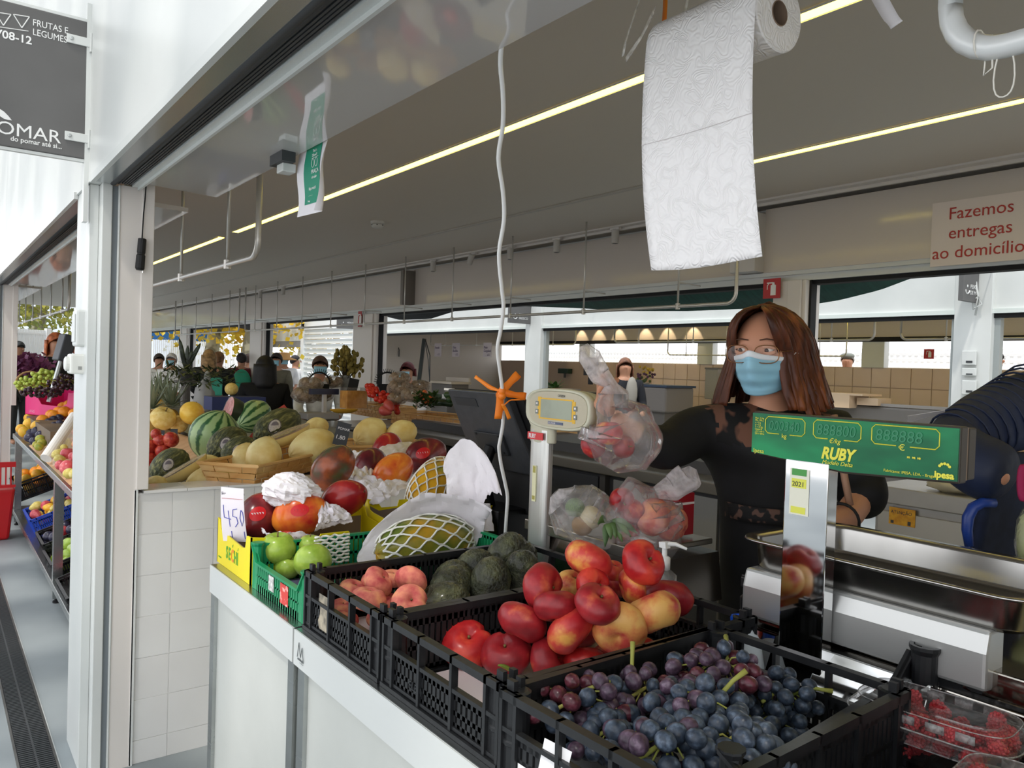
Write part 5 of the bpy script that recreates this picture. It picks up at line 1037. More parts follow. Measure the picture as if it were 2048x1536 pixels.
a = W(315, 965, d=3.2); b = W(412, 908, d=3.35); t = slicem(362, 936, 3.24, .118, .055, b-a, 'halved canary melon under cling film leaning at the left front', can, fl, up=-cR*.45+Vector((0, 0, .85))-cF*.25)
a = W(515, 885, d=3.5); b = W(622, 838, d=3.75); t = slicem(572, 866, 3.6, .135, .058, b-a, 'halved canary melon lying across the pile top with pink flesh', can, M('melon_flesh_pink', 'e2b48c', .4, col2='f0dcae', scale=8), up=-cR*.3+Vector((0, 0, .9))-cF*.30)
red = M('watermelon_flesh', 'c63a3e', .35, col2='d9605c', scale=14)
t = thing('watermelon_wedge', 'long wrapped red watermelon wedge leaning on the toad-skin melon', 'watermelon', W(535, 848, d=4.25)); e = W(570, 815, d=4.4)-t.location
MB().tube([-e, -e*.4, e*.4, e], [.02, .035, .035, .02], 3).obj('red_flesh', red, t); MB().tube([-e+Vector((0, .01, -.03)), e+Vector((0, .01, -.03))], .012, 6).obj('rind', wmm, t)
t = thing('watermelon_half', 'half watermelon in cling film showing its pale red cut face', 'watermelon', W(456, 822, d=4.5)); q = (-cR*.85-cF*.55+Vector((0, 0, .30))).to_track_quat('Z', 'Y'); t.rotation_euler = q.to_euler()
MB().grid(lambda u, v: (.105*math.cos(2*PI*u)*math.sin(PI/2*v), .085*math.sin(2*PI*u)*math.sin(PI/2*v), -.13*math.cos(PI/2*v)), 24, 10, True).obj('rind', M('rind_dark', '2c3a2a', .3), t, smooth=True)
MB().grid(lambda u, v: (.104*math.cos(2*PI*u)*v, .084*math.sin(2*PI*u)*v, .001), 24, 4, True).obj('red_flesh', M('pale_red_flesh', 'cf7a78', .35, col2='dd9a94', scale=8), t)
MB().grid(lambda u, v: (.108*math.cos(2*PI*u)*v, .088*math.sin(2*PI*u)*v, .004+.006*fbm((math.cos(2*PI*u)*3*v, math.sin(2*PI*u)*3*v, 1), 2)), 24, 6, True).obj('cling_film', film('cling_film'), t, smooth=True)
# wooden chip baskets
wd = M('chip_wood', 'c79a5e', .6, col2='d8b27a', col3='bf8c50', scale=3, stretch=(1, 1, 6)); wd2 = M('chip_wood_rim', 'cf9f60', .55, col2='dcb277', scale=4)
def basket(name, label, A, B, w, h, group='woven wooden baskets', n=None, flare=.03, m1=None, rows=3):
    """A, B: bottom front corners; w: depth away; h: height"""
    A, B = Vector(A), Vector(B); u = (B-A); L = u.length; u.normalize(); v_ = Vector((-u.y, u.x, 0)).normalized() if abs(u.z) < .3 else Vector((0, 1, 0)); t = thing(name, label, 'basket', A, math.atan2(u.y, u.x), group); m1 = m1 or wd
    def wall(P, LL):
        g = MB(); n_ = max(3, int(LL/.045)); st = LL/n_
        for r in range(rows):
            for k in range(n_):
                o = .0025 if (k+r) % 2 else -.001; b0 = g.vs([P(k*st+(.001 if c in (0, 3) else st-.001), (r+.06+(.88 if c > 1 else 0))*h*.88/rows, o+dd) for dd in (0, .002) for c in range(4)])
                g.fs([(b0, b0+1, b0+2, b0+3), (b0+4, b0+7, b0+6, b0+5), (b0, b0+4, b0+5, b0+1), (b0+1, b0+5, b0+6, b0+2), (b0+2, b0+6, b0+7, b0+3), (b0+3, b0+7, b0+4, b0)])
        g.obj('woven_side', m1, t)
    fx = flare
    wall(lambda a, z, o: (a*(L+2*fx*z/h)/L-fx*z/h, -fx*z/h+o*-1, z), L); wall(lambda a, z, o: (a*(L+2*fx*z/h)/L-fx*z/h, w+fx*z/h+o, z), L)
    wall(lambda a, z, o: (-fx*z/h-o, a*(w+2*fx*z/h)/w-fx*z/h, z), w); wall(lambda a, z, o: (L+fx*z/h+o, a*(w+2*fx*z/h)/w-fx*z/h, z), w)
    MB().tube([(-fx, -fx, h*.95), (L+fx, -fx, h*.95), (L+fx, w+fx, h*.95), (-fx, w+fx, h*.95)], .007, 6, closed=True).obj('rim', wd2, t); MB().box(0, L, 0, w, 0, .004).obj('basket_bottom', m1, t); return t
bA = W(500, 985, z=.985); bB = W(690, 925, z=.985); bA = W(508, 972, z=.985); basket('wooden_basket', 'woven wooden basket of canary melons in front', bA, bB, .20, .085)
cA = W(705, 915, d=3.75); cB = W(850, 893, d=3.9); cA.z = cB.z = 1.0; basket('wooden_basket', 'woven wooden basket of ridged melons at the right', cA, cB, .30, .085)
# chalk price signs
def chalk(px, py, d, w, h, lab, lines, tilt=.12, rz=None):
    t = thing('chalk_sign', lab, 'sign', W(px, py, d=d)); t.rotation_euler = (-tilt, 0, rz if rz is not None else -yaw*.6); MB().box(-w/2, w/2, 0, .003, -h/2, h/2).obj('slate', M('slate_black', '34363a', .6), t)
    for s, x, z, sz in lines: text(s, sz, (x, -.0012, z), (1, 0, 0), (0, 0, 1), M('chalk_white', 'e8e8e8', .8), t, ext=.0003)
    return t
chalk(684, 868, 3.55, .062, .105, 'tilted black chalk sign reading POMAR above the melon basket', [('POMAR', -.024, .018, .016), ('1.80', -.026, -.025, .026)], .05)
bpy.data.objects['chalk_sign'].rotation_euler = (-.1, .22, -.5)
chalk(322, 870, 4.3, .035, .05, 'small black price sign on the left among apples', [('1.2', -.014, -.01, .02)]); chalk(348, 868, 4.2, .035, .055, 'second small black price sign beside the watermelon', [('0.9', -.014, -.01, .02)])
# red apples at the left edge
rapp = peel('red_apple', '9a2420', 'd2603e', 'b83a2c', .25, scale=1.6, ramp=(.35, .7), det=5)
for i, (px, py, r, lab) in enumerate([(298, 894, 17, 'red apple cut by the pillar, upper left'), (320, 882, 14, 'red apple behind the striped one'), (341, 880, 16, 'orange-red striped apple at the top right'), (326, 902, 15, 'red apple in front by the sticker melon'), (300, 917, 17, 'red apple lowest at the left'), (313, 868, 11, 'small red apple at the back by the price sign')]):
    p = W(px, py, d=3.75); fruit('red_apple', 'apple', rapp, p, r*3.75/FPX, (i*.5, i*.3, i), lab, 'apple', 'red apples beside the melons', var=i % 3)
# pineapples
pcr = M('pineapple_leaf', '566048', .5, col2='8a9478', scale=5); pbo = M('pineapple_skin', '7a5a2c', .6, col2='b08838', scale=9, bump=.6, bscale=12)
def pineapple(px, py, d, s, lab, seed):
    rnd = random.Random(seed); t = thing('pineapple', lab, 'pineapple', W(px, py, d=d), 0, 'pineapples behind the melons')
    MB().ball((0, 0, -.09*s), (.055*s, .055*s, .085*s), 16, 10).obj('fruit_body', pbo, t, smooth=True)
    for i in range(34):
        a = i*2.4; k = i/34; tilt = .25+1.15*(1-k); L = (.10+.10*rnd.random()*.6)*s*(1.1-.3*(1-k)); d_ = Vector((math.cos(a)*math.sin(tilt), math.sin(a)*math.sin(tilt), math.cos(tilt))); w_ = Vector((-math.sin(a), math.cos(a), 0))*.011*s
        MB().grid(lambda u, v: d_*L*v+Vector((0, 0, .03*s*v*v*(1 if k > .3 else -.6)))+w_*(u-.5)*2*(1-v)**.6, 3, 5).obj('crown_leaf', pcr, t, solid=.001)
pineapple(342, 815, 5.0, 1.25, 'pineapple with full grey-green crown beside the golden melon', 1); pineapple(303, 818, 4.8, 1.3, 'pineapple cut by the white pillar at the left', 2); pineapple(322, 795, 5.6, 1.2, 'pineapple crown rising behind the other two', 3)
# ================================================================ PEOPLE (helpers)
def skinmesh(name, V, E_, Rd, m, sub=2, parent=None, root=0):
    me = bpy.data.meshes.new('t'); me.from_pydata([tuple(v) for v in V], E_, []); o = bpy.data.objects.new('t', me); C.objects.link(o)
    sk = o.modifiers.new('k', 'SKIN'); sk.use_smooth_shade = True
    for i, v in enumerate(me.skin_vertices[0].data):
        r = Rd[i]; v.radius = (r, r) if not isinstance(r, tuple) else r; v.use_root = (i == root)
    s = o.modifiers.new('s', 'SUBSURF'); s.levels = s.render_levels = sub
    bpy.context.view_layer.update(); me2 = bpy.data.meshes.new_from_object(o.evaluated_get(bpy.context.evaluated_depsgraph_get()))
    C.objects.unlink(o); bpy.data.objects.remove(o); me2.materials.clear(); me2.materials.append(m); me2.polygons.foreach_set('use_smooth', [True]*len(me2.polygons))
    q = bpy.data.objects.new(name, me2); C.objects.link(q)
    if parent: q.parent = parent
    return q
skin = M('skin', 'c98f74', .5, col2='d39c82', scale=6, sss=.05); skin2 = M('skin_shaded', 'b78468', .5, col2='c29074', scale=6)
maskm = M('mask_blue', '8fc6de', .75, col2='a4d2e4', scale=6); maskw = M('mask_white', 'e9eff4', .8)
def simple_person(label, px, py, d, face, hair='2a211c', top='333333', pants='2a2e3a', H_=1.66, mask=True, sit=0, hairlen=.0, sleeve=True, armf=.1, bald=False, group=None):
    """py = pixel row of the head centre; face = heading in degrees (0 = +Y, 90 = +X); feet on the floor"""
    hc = W(px, py, d=d); H_ = hc.z+.12; k = H_/1.66; f = Vector((math.sin(R_(face)), math.cos(R_(face)), 0)); r = Vector((f.y, -f.x, 0)); u = Vector((0, 0, 1))
    t = thing('person', label, 'person', (hc.x, hc.y, 0), 0, group)
    L = lambda a, b, c: r*a*k+f*b*k+u*c*k
    sh = .19
    V = [L(0, 0, .92), L(0, 0, 1.12), L(0, 0, 1.32), L(0, 0, 1.43), L(0, .015, 1.53), L(0, .02, 1.60),
         L(-sh, 0, 1.35), L(-sh-.05, .02, 1.08), L(-sh-.01, armf+.16, .98), L(-sh+.03, armf+.24, .98), L(sh, 0, 1.35), L(sh+.05, .02, 1.08), L(sh+.01, armf+.16, .98), L(sh-.03, armf+.24, .98),
         L(-.09, 0, .86), L(-.10, .02, .46), L(-.10, 0, .07), L(-.11, .12, .04), L(.09, 0, .86), L(.10, .02, .46), L(.10, 0, .07), L(.11, .12, .04)]
    E_ = [(0, 1), (1, 2), (2, 3), (3, 4), (4, 5), (2, 6), (6, 7), (7, 8), (8, 9), (2, 10), (10, 11), (11, 12), (12, 13), (0, 14), (14, 15), (15, 16), (16, 17), (0, 18), (18, 19), (19, 20), (20, 21)]
    Rd = [.14, .12, .13, .055, .085, .082, .055, .045, .035, .03, .055, .045, .035, .03, .095, .06, .04, .035, .095, .06, .04, .035]
    skinmesh('body', V, E_, [x*k for x in Rd], skin2, 2, t)
    # clothing: top and trousers
    tv = [V[0]+u*-.02, V[1], V[2], L(0, 0, 1.40), V[6], V[7], V[8] if sleeve else V[7], V[10], V[11], V[12] if sleeve else V[11]]
    te = [(0, 1), (1, 2), (2, 3), (2, 4), (4, 5), (2, 7), (7, 8)]+([(5, 6), (8, 9)] if sleeve else [])
    tr = [.165, .145, .155, .07, .075, .062, .05, .075, .062, .05]
    if not sleeve: keep = [0, 1, 2, 3, 4, 5, 7, 8]; tv = [tv[i] for i in keep]; tr = [tr[i] for i in keep]; te = [(0, 1), (1, 2), (2, 3), (2, 4), (4, 5), (2, 6), (6, 7)]
    skinmesh('top', tv, te, [x*k for x in tr], M('cloth_'+top, top, .85, col2=tuple(min(255, int(int(top[i:i+2], 16)*1.2)) for i in (0, 2, 4)), scale=7, bump=.2), 2, t)
    skinmesh('trousers', [V[0], V[14], V[15], V[16], V[18], V[19], V[20]], [(0, 1), (1, 2), (2, 3), (0, 4), (4, 5), (5, 6)], [x*k for x in (.155, .11, .075, .058, .11, .075, .058)], M('cloth_'+pants, pants, .85), 1, t)
    hcn = L(0, .012, 1.565)
    Rm = Matrix((r, f, u)).transposed()
    def hf(uu, v): a = 2*PI*uu; p = PI*v*(.54-.20*math.sin(a)); return hcn+Rm @ Vector((.088*k*math.cos(a)*math.sin(p), -.012+.100*k*math.sin(a)*math.sin(p), .108*k*math.cos(p)+.008))
    hm = M('hair_'+hair, hair, .6, col2=tuple(min(255, int(int(hair[i:i+2], 16)*1.5)+6) for i in (0, 2, 4)), scale=20)
    if not bald:
        g = MB().grid(hf, 18, 10, True)
        if hairlen: g.grid(lambda uu, v: hcn+Rm @ Vector((.105*k*math.cos(PI+PI*uu)*(1+.1*v), -.01+.115*k*math.sin(PI+PI*uu), .03-(.06+hairlen)*v)), 12, 6)
        g.obj('hair', hm, t, smooth=True, solid=.014*k)
    ft = hcn+Rm @ Vector((0, .105*k, .0))
    if mask: MB().grid(lambda uu, v: hcn+Rm @ Vector((.075*k*math.sin((uu-.5)*2.6), (.055+.055*math.cos((uu-.5)*2.4)+.012*math.sin(PI*v))*k, (-.005-.085*v)*k)), 8, 6).obj('face_mask', maskm, t, smooth=True, solid=.002)
    g = MB()
    for s in (-1, 1): g.ball(hcn+Rm @ Vector((s*.032*k, .096*k, .018*k)), (.011*k, .008*k, .006*k), 8, 5)
    g.obj('eye', M('eye_dark', '241a16', .3), t, smooth=True)
    if not mask: MB().ball(hcn+Rm @ Vector((0, .105*k, -.012*k)), (.012*k, .018*k, .02*k), 8, 6).obj('nose', skin2, t, smooth=True)
    return t, hcn, L, Rm
# ================================================================ FAR COUNTERS of the hall
dk = M('dark_steel', '6b6763', .4, .5, col2='5c5854', scale=5); dk2 = M('dark_panel', '4a4a4c', .45, .3); tops = M('worktop_steel', '9a948c', .3, .8)
t = thing('steel_counter', 'long dark steel vegetable counter along the far side', 'counter', (3.36, 2.62, 0), 0, 'dark steel counters of the far side')
MB().box(0, .95, 0, 3.9, .87, .90).box(-.005, .01, 0, 3.9, .84, .90).obj('worktop', tops, t, bevel=.004); MB().box(.12, .93, .02, 3.88, .04, .84).obj('body', dk2, t)
for i in range(5): MB().box(.08, .12, .03+i*.95, .08+i*.95, 0, .84).obj('upright', dk, t)
MB().box(.05, .12, .02, 3.88, .45, .48).obj('shelf_edge', tops, t)
for i in range(4): MB().box(.105, .125, .12+i*.95, .93+i*.95, .50, .80).obj('door_panel', M('pale_panel', '9a9894', .4, .2) if i < 1 else dk2, t)
t = thing('steel_counter', 'dark steel cabinet with till at the turn of the vegetable counter', 'counter', (2.78, 6.54, 0), 0, 'dark steel counters of the far side')
MB().box(0, 1.5, 0, .75, .87, .90).obj('worktop', tops, t, bevel=.004); MB().box(.03, 1.47, .03, .72, .02, .87).obj('body', dk2, t)
for i in range(3): MB().box(.08+i*.48, .50+i*.48, .022, .03, .08, .82).obj('door_panel', M('door_dark', '55534f', .4, .3), t)
MB().box(.13, .25, .015, .022, .62, .68).obj('handle_slot', blackm, t)
t = thing('tea_towel', 'grey checked tea towel hanging over the dark cabinet edge', 'towel', (3.22, 6.53, .90)); g = MB().grid(lambda u, v: (-.07+.14*u, -.012-.004*math.sin(u*9), -.25*v), 8, 6).obj('cloth', M('towel_check', 'a8a6a2', .9, col2='77757a', scale=60, ramp=(.48, .52)), t)
# steel cabinet right of the woman
t = thing('fridge_cabinet', 'stainless steel cabinet with yellow warning label behind the display', 'cabinet', (3.88, .4, 0)); cs = M('cabinet_steel', 'aaa7a3', .35, .5, col2='9d9a96', scale=4)
MB().box(0, .85, 0, 1.72, .86, .945).obj('worktop', cs, t, bevel=.006); MB().box(.03, .83, .03, 1.69, .05, .86).obj('body', cs, t)
for i in range(2): d_ = MB().box(.012, .03, .06+i*.82, .85+i*.82, .12, .82).obj('door', M('cabinet_door', 'b5b2ae', .35, .3), t, bevel=.003); MB().box(.006, .013, .20+i*.82, .42+i*.82, .60, .67).obj('handle_recess', blackm, d_)
lb = MB().box(.008, .012, 1.48, 1.61, .76, .845).obj('warning_label', M('label_amber', 'e0a82c', .5, col2='c88a20', scale=40), t); text('ATENÇÃO', .022, (.0075, 1.60, .815), (0, -1, 0), (0, 0, 1), dgrey, lb, ext=.0003); MB().box(.0072, .008, 1.585, 1.60, .765, .78).box(.0072, .008, 1.50, 1.515, .765, .785).obj('label_mark', dgrey, lb)
for i in range(6): MB().box(.10, .3, .55+i*.13, .60+i*.13, .945, .985).obj('rack_rib', M('rib_grey', '77736e', .4, .5), t)
t = thing('cloth_bundle', 'crumpled cream plastic wrap on the steel cabinet', 'wrap', W(1925, 972, x=4.0)); MB().ball((0, 0, 0), (.10, .16, .04), 20, 12, lambda d: 1+.3*fbm(d, 3)).obj('wrap', M('wrap_cream', 'c9c0a4', .5), t, smooth=True)
for (px, py, sz, lab, c) in ((1650, 792, (.3, .16, .10), 'open cardboard box with flaps right behind the woman', 'd0b595'),):
    t = thing('carton', lab, 'box', W(px, py+10, x=8.2)); MB().box(-.1, .3, -.35, .22, -.06, .10).box(-.1, .3, -.50, -.35, .08, .10).obj('carton_side', M('carton_tan', c, .8), t); MB().box(.0, .28, -.62, -.38, -.02, .06).obj('flap', M('carton_tan'), t)
# vegetables on the far counter
t = thing('riser', 'dark plastic riser under the heaped vegetables of the far counter', 'riser', (3.62, 2.9, .90)); MB().box(0, .55, 0, 3.5, 0, .07).obj('riser_top', dk2, t)
z9 = .90
def lw_basket(): pass
wA = W(782, 846, z=.905); wB = W(1072, 884, z=.905); basket('woven_tray', 'long woven wooden tray front filled with dark greens on the far counter', wB+Vector((.02, .0, 0)), wA, .0+.001 if False else -.45, .115, 'woven wooden trays on the far counter', flare=.015, rows=3)
wA = W(694, 826, z=.905); wB = W(766, 838, z=.905); b_ = basket('woven_basket', 'tilted woven basket of cherry tomatoes on the far counter', wB, wA, -.40, .13, 'woven wooden trays on the far counter', flare=.03)
rb_ = random.Random(11); tomm = M('tomato_red', 'b5221c', .25, col2='cf3a2a', scale=3)
tom0 = fmesh('round', tomm)
for i in range(44):
    px = rb_.uniform(735, 795); lo = 765+(px-735)*.55; py = rb_.uniform(lo+2, lo+26); p = W(px, py, d=6.8-(py-790)*.004); o = bpy.data.objects.new('cherry_tomato', tom0); C.objects.link(o); o.location = p; o.scale = (.026,)*3; tag(o, 'small red cherry tomato in the sloping heap on the far counter', 'tomato', 'cherry tomatoes on the far counter')
potm = M('potato_skin', '8a735c', .8, col2='a68e74', scale=5); netm = film('potato_bag', 'd8c8b8', .35, .3, .5, 20, .4)
for i, (px, py, r, d, lab) in enumerate([(800, 757, 22, 6.9, 'clear bag of potatoes on top beside the red-haired vendor'), (800, 776, 26, 6.8, 'second bag of potatoes in the stack behind the tomatoes'), (825, 790, 24, 6.6, 'pale bag of onions at the right of the potato bags'), (840, 772, 20, 6.9, 'light bag of onions below the vendor'), (622, 768, 24, 7.3, 'brown bag of potatoes beside the person in black'), (612, 790, 28, 7.1, 'large bag of potatoes low beside the person in black'), (645, 790, 22, 7.2, 'bag of potatoes with blue tie'), (668, 764, 20, 7.6, 'pale bag of garlic behind the little scale'), (795, 797, 20, 6.7, 'bag of potatoes at the bottom of the stack')]):
    p = W(px, py, d=d); t = thing('vegetable_bag', lab, 'bag', p, 0, None); R = r*d/FPX
    for k in range(9): a = k*2.4; MB().ball((R*.55*math.cos(a), R*.5*math.sin(a), R*.28*math.sin(k*1.7)), (R*.36, R*.3, R*.28), 8, 6).obj('potato', potm, t, smooth=True)
    MB().ball((0, 0, 0), (R*1.05, R*.95, R*.62), 22, 14, lambda d_: 1+.16*fbm(d_, 2, i)).obj('film', netm, t, smooth=True)
for i, (px, py, L_, lab) in enumerate([(905, 800, .20, 'dark cucumber at the left of the green pile'), (930, 806, .24, 'dark cucumber in the middle of the green pile'), (960, 812, .22, 'dark cucumber behind the till monitor'), (885, 808, .20, 'zucchini at the front of the green pile'), (915, 792, .22, 'zucchini on top of the green pile'), (990, 818, .22, 'cucumber half hidden by the till'), (865, 795, .18, 'short dark cucumber at the left end'), (1045, 838, .25, 'bunch of spring greens right of the cable'), (1075, 842, .25, 'green stalks beside the left scale post')]):
    p = W(px, py, d=6.55-(px-880)*.006); o = MB().tube([(-L_/2, 0, 0), (-L_*.45, 0, .005), (0, 0, .012), (L_*.45, 0, .005), (L_/2, 0, 0)], [.012, .026, .030, .026, .010], 10).obj('cucumber' if i < 7 else 'spring_greens', M('cucumber_green', '22331f', .4, col2='35502c', scale=8), smooth=True); o.location = p; o.rotation_euler = (0, 0, R_(40+i*25)); tag(o, lab, 'vegetable')
g = MB()
for k in range(160):
    px = rb_.uniform(830, 872); py = rb_.uniform(788, 818); p = W(px, py, d=6.4); a = rb_.uniform(0, 6.28); q = Vector((math.cos(a), math.sin(a), rb_.uniform(-.2, .9)))*.06; s_ = q.cross(Vector((0, 0, 1))).normalized()*.014
    b0 = g.vs([p, p+q*.5+s_, p+q, p+q*.5-s_]); g.fs([(b0, b0+1, b0+2, b0+3)])
tag(g.obj('leafy_greens', M('greens_dark', '2c4420', .6, col2='4c6a2c', scale=10)), 'bushy dark parsley leaves piled behind the woven tray', 'vegetable', None, 'stuff')
for i, (px, py, c, lab) in enumerate([(845, 790, 'd8683a', 'orange carrot tip among the greens, left'), (855, 800, 'd8683a', 'orange carrot tip among the greens, right'), (770, 822, 'c0504a', 'pink-red peppers bag beside the tomatoes'), (778, 812, 'c0504a', 'second pink-red pepper above the woven tray')]):
    p = W(px, py, d=6.6); fruit('vegetable', 'pear', M('veg_'+c, c, .4), p, .05, (1, i, 0), lab, 'vegetable', None, stem=False)
t = thing('pumpkin_tub', 'clear tub of diced orange pumpkin on the far counter', 'tub', W(707, 795, d=7.0)); MB().box(-.10, .10, -.08, .08, -.10, .09).obj('tub', film('clear_plastic'), t); MB().box(-.095, .095, -.075, .075, -.095, .06).obj('pumpkin_dice', M('pumpkin', 'c08428', .5, col2='dca040', scale=18, bump=.6), t)
t = thing('pumpkin_slice', 'cut yellow pumpkin slice lying before the tub', 'pumpkin', W(688, 818, d=6.8)); MB().grid(lambda u, v: (.13*math.cos(PI*v), .05*math.sin(PI*v)*math.cos(PI*u), -.04*math.sin(PI*v)*math.sin(PI*u)), 8, 12).obj('rind', M('pumpkin_flesh', 'd8a636', .5), t, smooth=True)
t = thing('small_scale', 'small white shop scale with thin post on the dark cabinet', 'scale', W(640, 838, d=7.0)); MB().box(-.16, .14, -.10, .10, 0, .06).obj('body', M('scale_grey', 'a09c98', .4), t, bevel=.01); MB().box(.02, .05, -.02, .02, .06, .24).obj('post', M('scale_white', 'c9c6c2', .4), t); MB().box(-.10, .16, -.03, .03, .22, .27).obj('display', M('display_navy', '2b2f45', .3), t)
# dried flowers in a vase
t = thing('dried_flowers', 'vase of dried brown-yellow flowers on the far counter', 'flowers', W(690, 795, d=7.7)); MB().lathe([(.035, 0), (.045, .02), (.05, .2), (.055, .22)], 14).obj('vase', M('vase_grey', '8a8a88', .15, .1), t, smooth=True); rf = random.Random(5); g = MB(); g2 = MB()
for k in range(70):
    a = rf.uniform(0, 6.28); s_ = rf.uniform(0, .17); e = Vector((math.cos(a)*s_, math.sin(a)*s_, .42+rf.uniform(-.10, .09)-s_*.4)); g.tube([(0, 0, .15), tuple(e*.6+Vector((0, 0, .06))), tuple(e)], .003, 4)
    g2.ball(e, (.022, .022, .03), 6, 4); g2.ball(e+Vector((rf.uniform(-.03, .03), rf.uniform(-.03, .03), -.05)), (.018, .018, .024), 6, 4)
g.obj('stems', M('dry_stem', '4a3f28', .8), t); g2.obj('blossoms', M('dry_bloom', '6f642c', .8, col2='8e7c3a', scale=20), t)
for px, lab in ((638, 'black spiked arch ornament left of the masked vendor'), (775, 'black spiked arch ornament above the tomatoes')):
    t = thing('arch_ornament', lab, 'ornament', W(px, 768, d=7.4)); g = MB().tube([(.11*math.cos(PI*k/14), 0, .11*math.sin(PI*k/14)) for k in range(15)], .008, 6); g.obj('arch', blackm, t); g = MB()
    for k in range(1, 20): a = PI*k/20; g.tube([(.115*math.cos(a), 0, .115*math.sin(a)), (.145*math.cos(a), 0, .145*math.sin(a))], .003, 4)
    g.obj('spikes', blackm, t); MB().box(-.10, .10, -.01, .01, -.09, -.0).obj('label_board', blackm, t)
t = thing('slate_sign', 'small blank black slate standing on the far counter', 'sign', W(706, 772, d=7.3)); MB().box(-.045, .045, 0, .008, -.06, .07).obj('slate', blackm, t); t.rotation_euler = (0, .2, -.4)
t = thing('plastic_bag', 'white carrier bag hanging among the greens at the left', 'bag', W(409, 790, d=7.1)); MB().ball((0, 0, -.03), (.09, .06, .16), 22, 14, lambda d: 1+.22*fbm(d, 2.2)).ball((.02, 0, .15), (.03, .025, .07), 12, 8).obj('bag_body', M('bag_white', 'b0b0af', .6), t, smooth=True)
# leek and greens mass at the left of the hall, snake plant
g = MB(); rl = random.Random(9)
for k in range(420):
    px = rl.uniform(310, 470); py = 735+rl.uniform(0, 1)*45*(1-.2*(px-310)/160); p = W(px, py, d=rl.uniform(6.8, 7.8)); a = rl.uniform(0, 6.28); L_ = rl.uniform(.08, .22); q = Vector((math.cos(a), math.sin(a), rl.uniform(-.3, .5)))*L_; s_ = q.cross(Vector((0, 0, 1))).normalized()*.012
    b0 = g.vs([p, p+q*.5+s_, p+q, p+q*.5-s_]); g.fs([(b0, b0+1, b0+2, b0+3)])
tag(g.obj('leafy_greens', M('greens_shade', '26361e', .6, col2='43552c', scale=8)), 'dark mass of leeks and leafy greens at the left of the hall', 'vegetable', None, 'stuff')
t = thing('steel_counter', 'dark stand under the leafy greens at the left of the hall', 'counter', (2.0, 6.9, 0), 0, 'dark steel counters of the far side'); MB().box(-.6, .55, 0, 1.3, .0, .98).obj('body', dk2, t); MB().box(-.62, .57, -.02, 1.32, .98, 1.0).obj('worktop', dk, t)
t = thing('snake_plant', 'dark snake plant with tall pointed leaves at the left', 'plant', W(372, 738, d=8.2)); sm = M('snake_leaf', '222b1e', .4, col2='37452c', scale=6, stretch=(1, 1, 4))
for px, py in ((358, 675), (402, 685), (376, 690), (362, 700), (392, 705), (384, 700), (368, 712)):
    e = W(px, py, d=8.2)-t.location; w_ = e.cross(cF).normalized()*.035; MB().grid(lambda u, v: e*v+w_*(u-.5)*2*(1-v)**.5*(.5+v*.9), 3, 7).obj('leaf', sm, t, solid=.004, smooth=True)
MB().lathe([(.07, -.12), (.09, 0), (.085, 0)], 14).obj('pot', dgrey, t)
t = thing('blue_crate', 'small blue crate with a melon behind the melon pile', 'crate', W(470, 800, d=6.6)); MB().box(-.22, .22, -.12, .12, -.08, .03).obj('crate_wall', M('crate_navy', '2a3566', .5), t); fruit('melon', 'round', gal, W(463, 778, d=6.6), .055, label='small round tan melon on the blue crate', cat='melon')
# price placards in the second building, extinguisher signs
for i, (px, py, s) in enumerate(((822, 697, 'Linguado'), (876, 699, 'Pescada'), (912, 699, 'Filete\nBacalhau'), (975, 699, 'Peixe\nCongelado'))):
    t = thing('paper_sign', ['white handwritten paper sign, leftmost on the rear rail', 'white handwritten paper sign, second on the rear rail', 'white handwritten paper sign, third on the rear rail', 'white handwritten paper sign, rightmost on the rear rail'][i], 'sign', W(px, py, x=9.19), 0); MB().box(-.002, 0, -.15, .15, -.16, .14).obj('sheet', M('sign_paper', 'cfc4c8', .7), t)
    text(s, .075, (-.004, .13, .02), (0, -1, 0), (0, 0, 1), M('marker_purple', '5a4468', .8), t, ext=.0005, shear=.3, sx=.8); text('6.75', .06, (-.004, -.0, -.13), (0, -1, 0), (0, 0, 1), M('marker_purple'), t, ext=.0005, sx=.8)
def exting(px, py, x, w, h, lab, n=0):
    t = thing('extinguisher_sign', lab, 'sign', W(px, py, x=x)); MB().box(-.004, 0, -w/2, w/2, -h/2, h/2).obj('red_plate', M('sign_red', 'b52a2c', .4), t); k = h/2
    MB().box(-.006, -.004, -k*.5, k*.1, -k*.7, k*.35).box(-.006, -.004, -k*.15, k*.55, k*.5, k*.62).prism([(-k*.35, k*.35), (-k*.05, k*.35), (-k*.1, k*.6), (-k*.3, k*.6)], 'x', -.006, -.004).tube([(-.005, k*.3, k*.55), (-.005, k*.5, k*.3), (-.005, k*.5, -k*.1)], k*.05, 4).obj('extinguisher_pictogram', M('sign_white'), t)
exting(1544, 577, 4.44, .13, .13, 'red fire extinguisher sign on the pillar above the woman'); exting(1250, 735, 11.491, .12, .17, 'red fire extinguisher sign on the beige tiles'); exting(913, 727, 11.491, .12, .18, 'red fire extinguisher sign on the tiles under the paper signs'); exting(720, 638, 4.44, .10, .20, 'small red extinguisher sign by the far pillar')
exting(1858, 708, 11.462, .14, .14, 'tiny red sign at the rear right window')
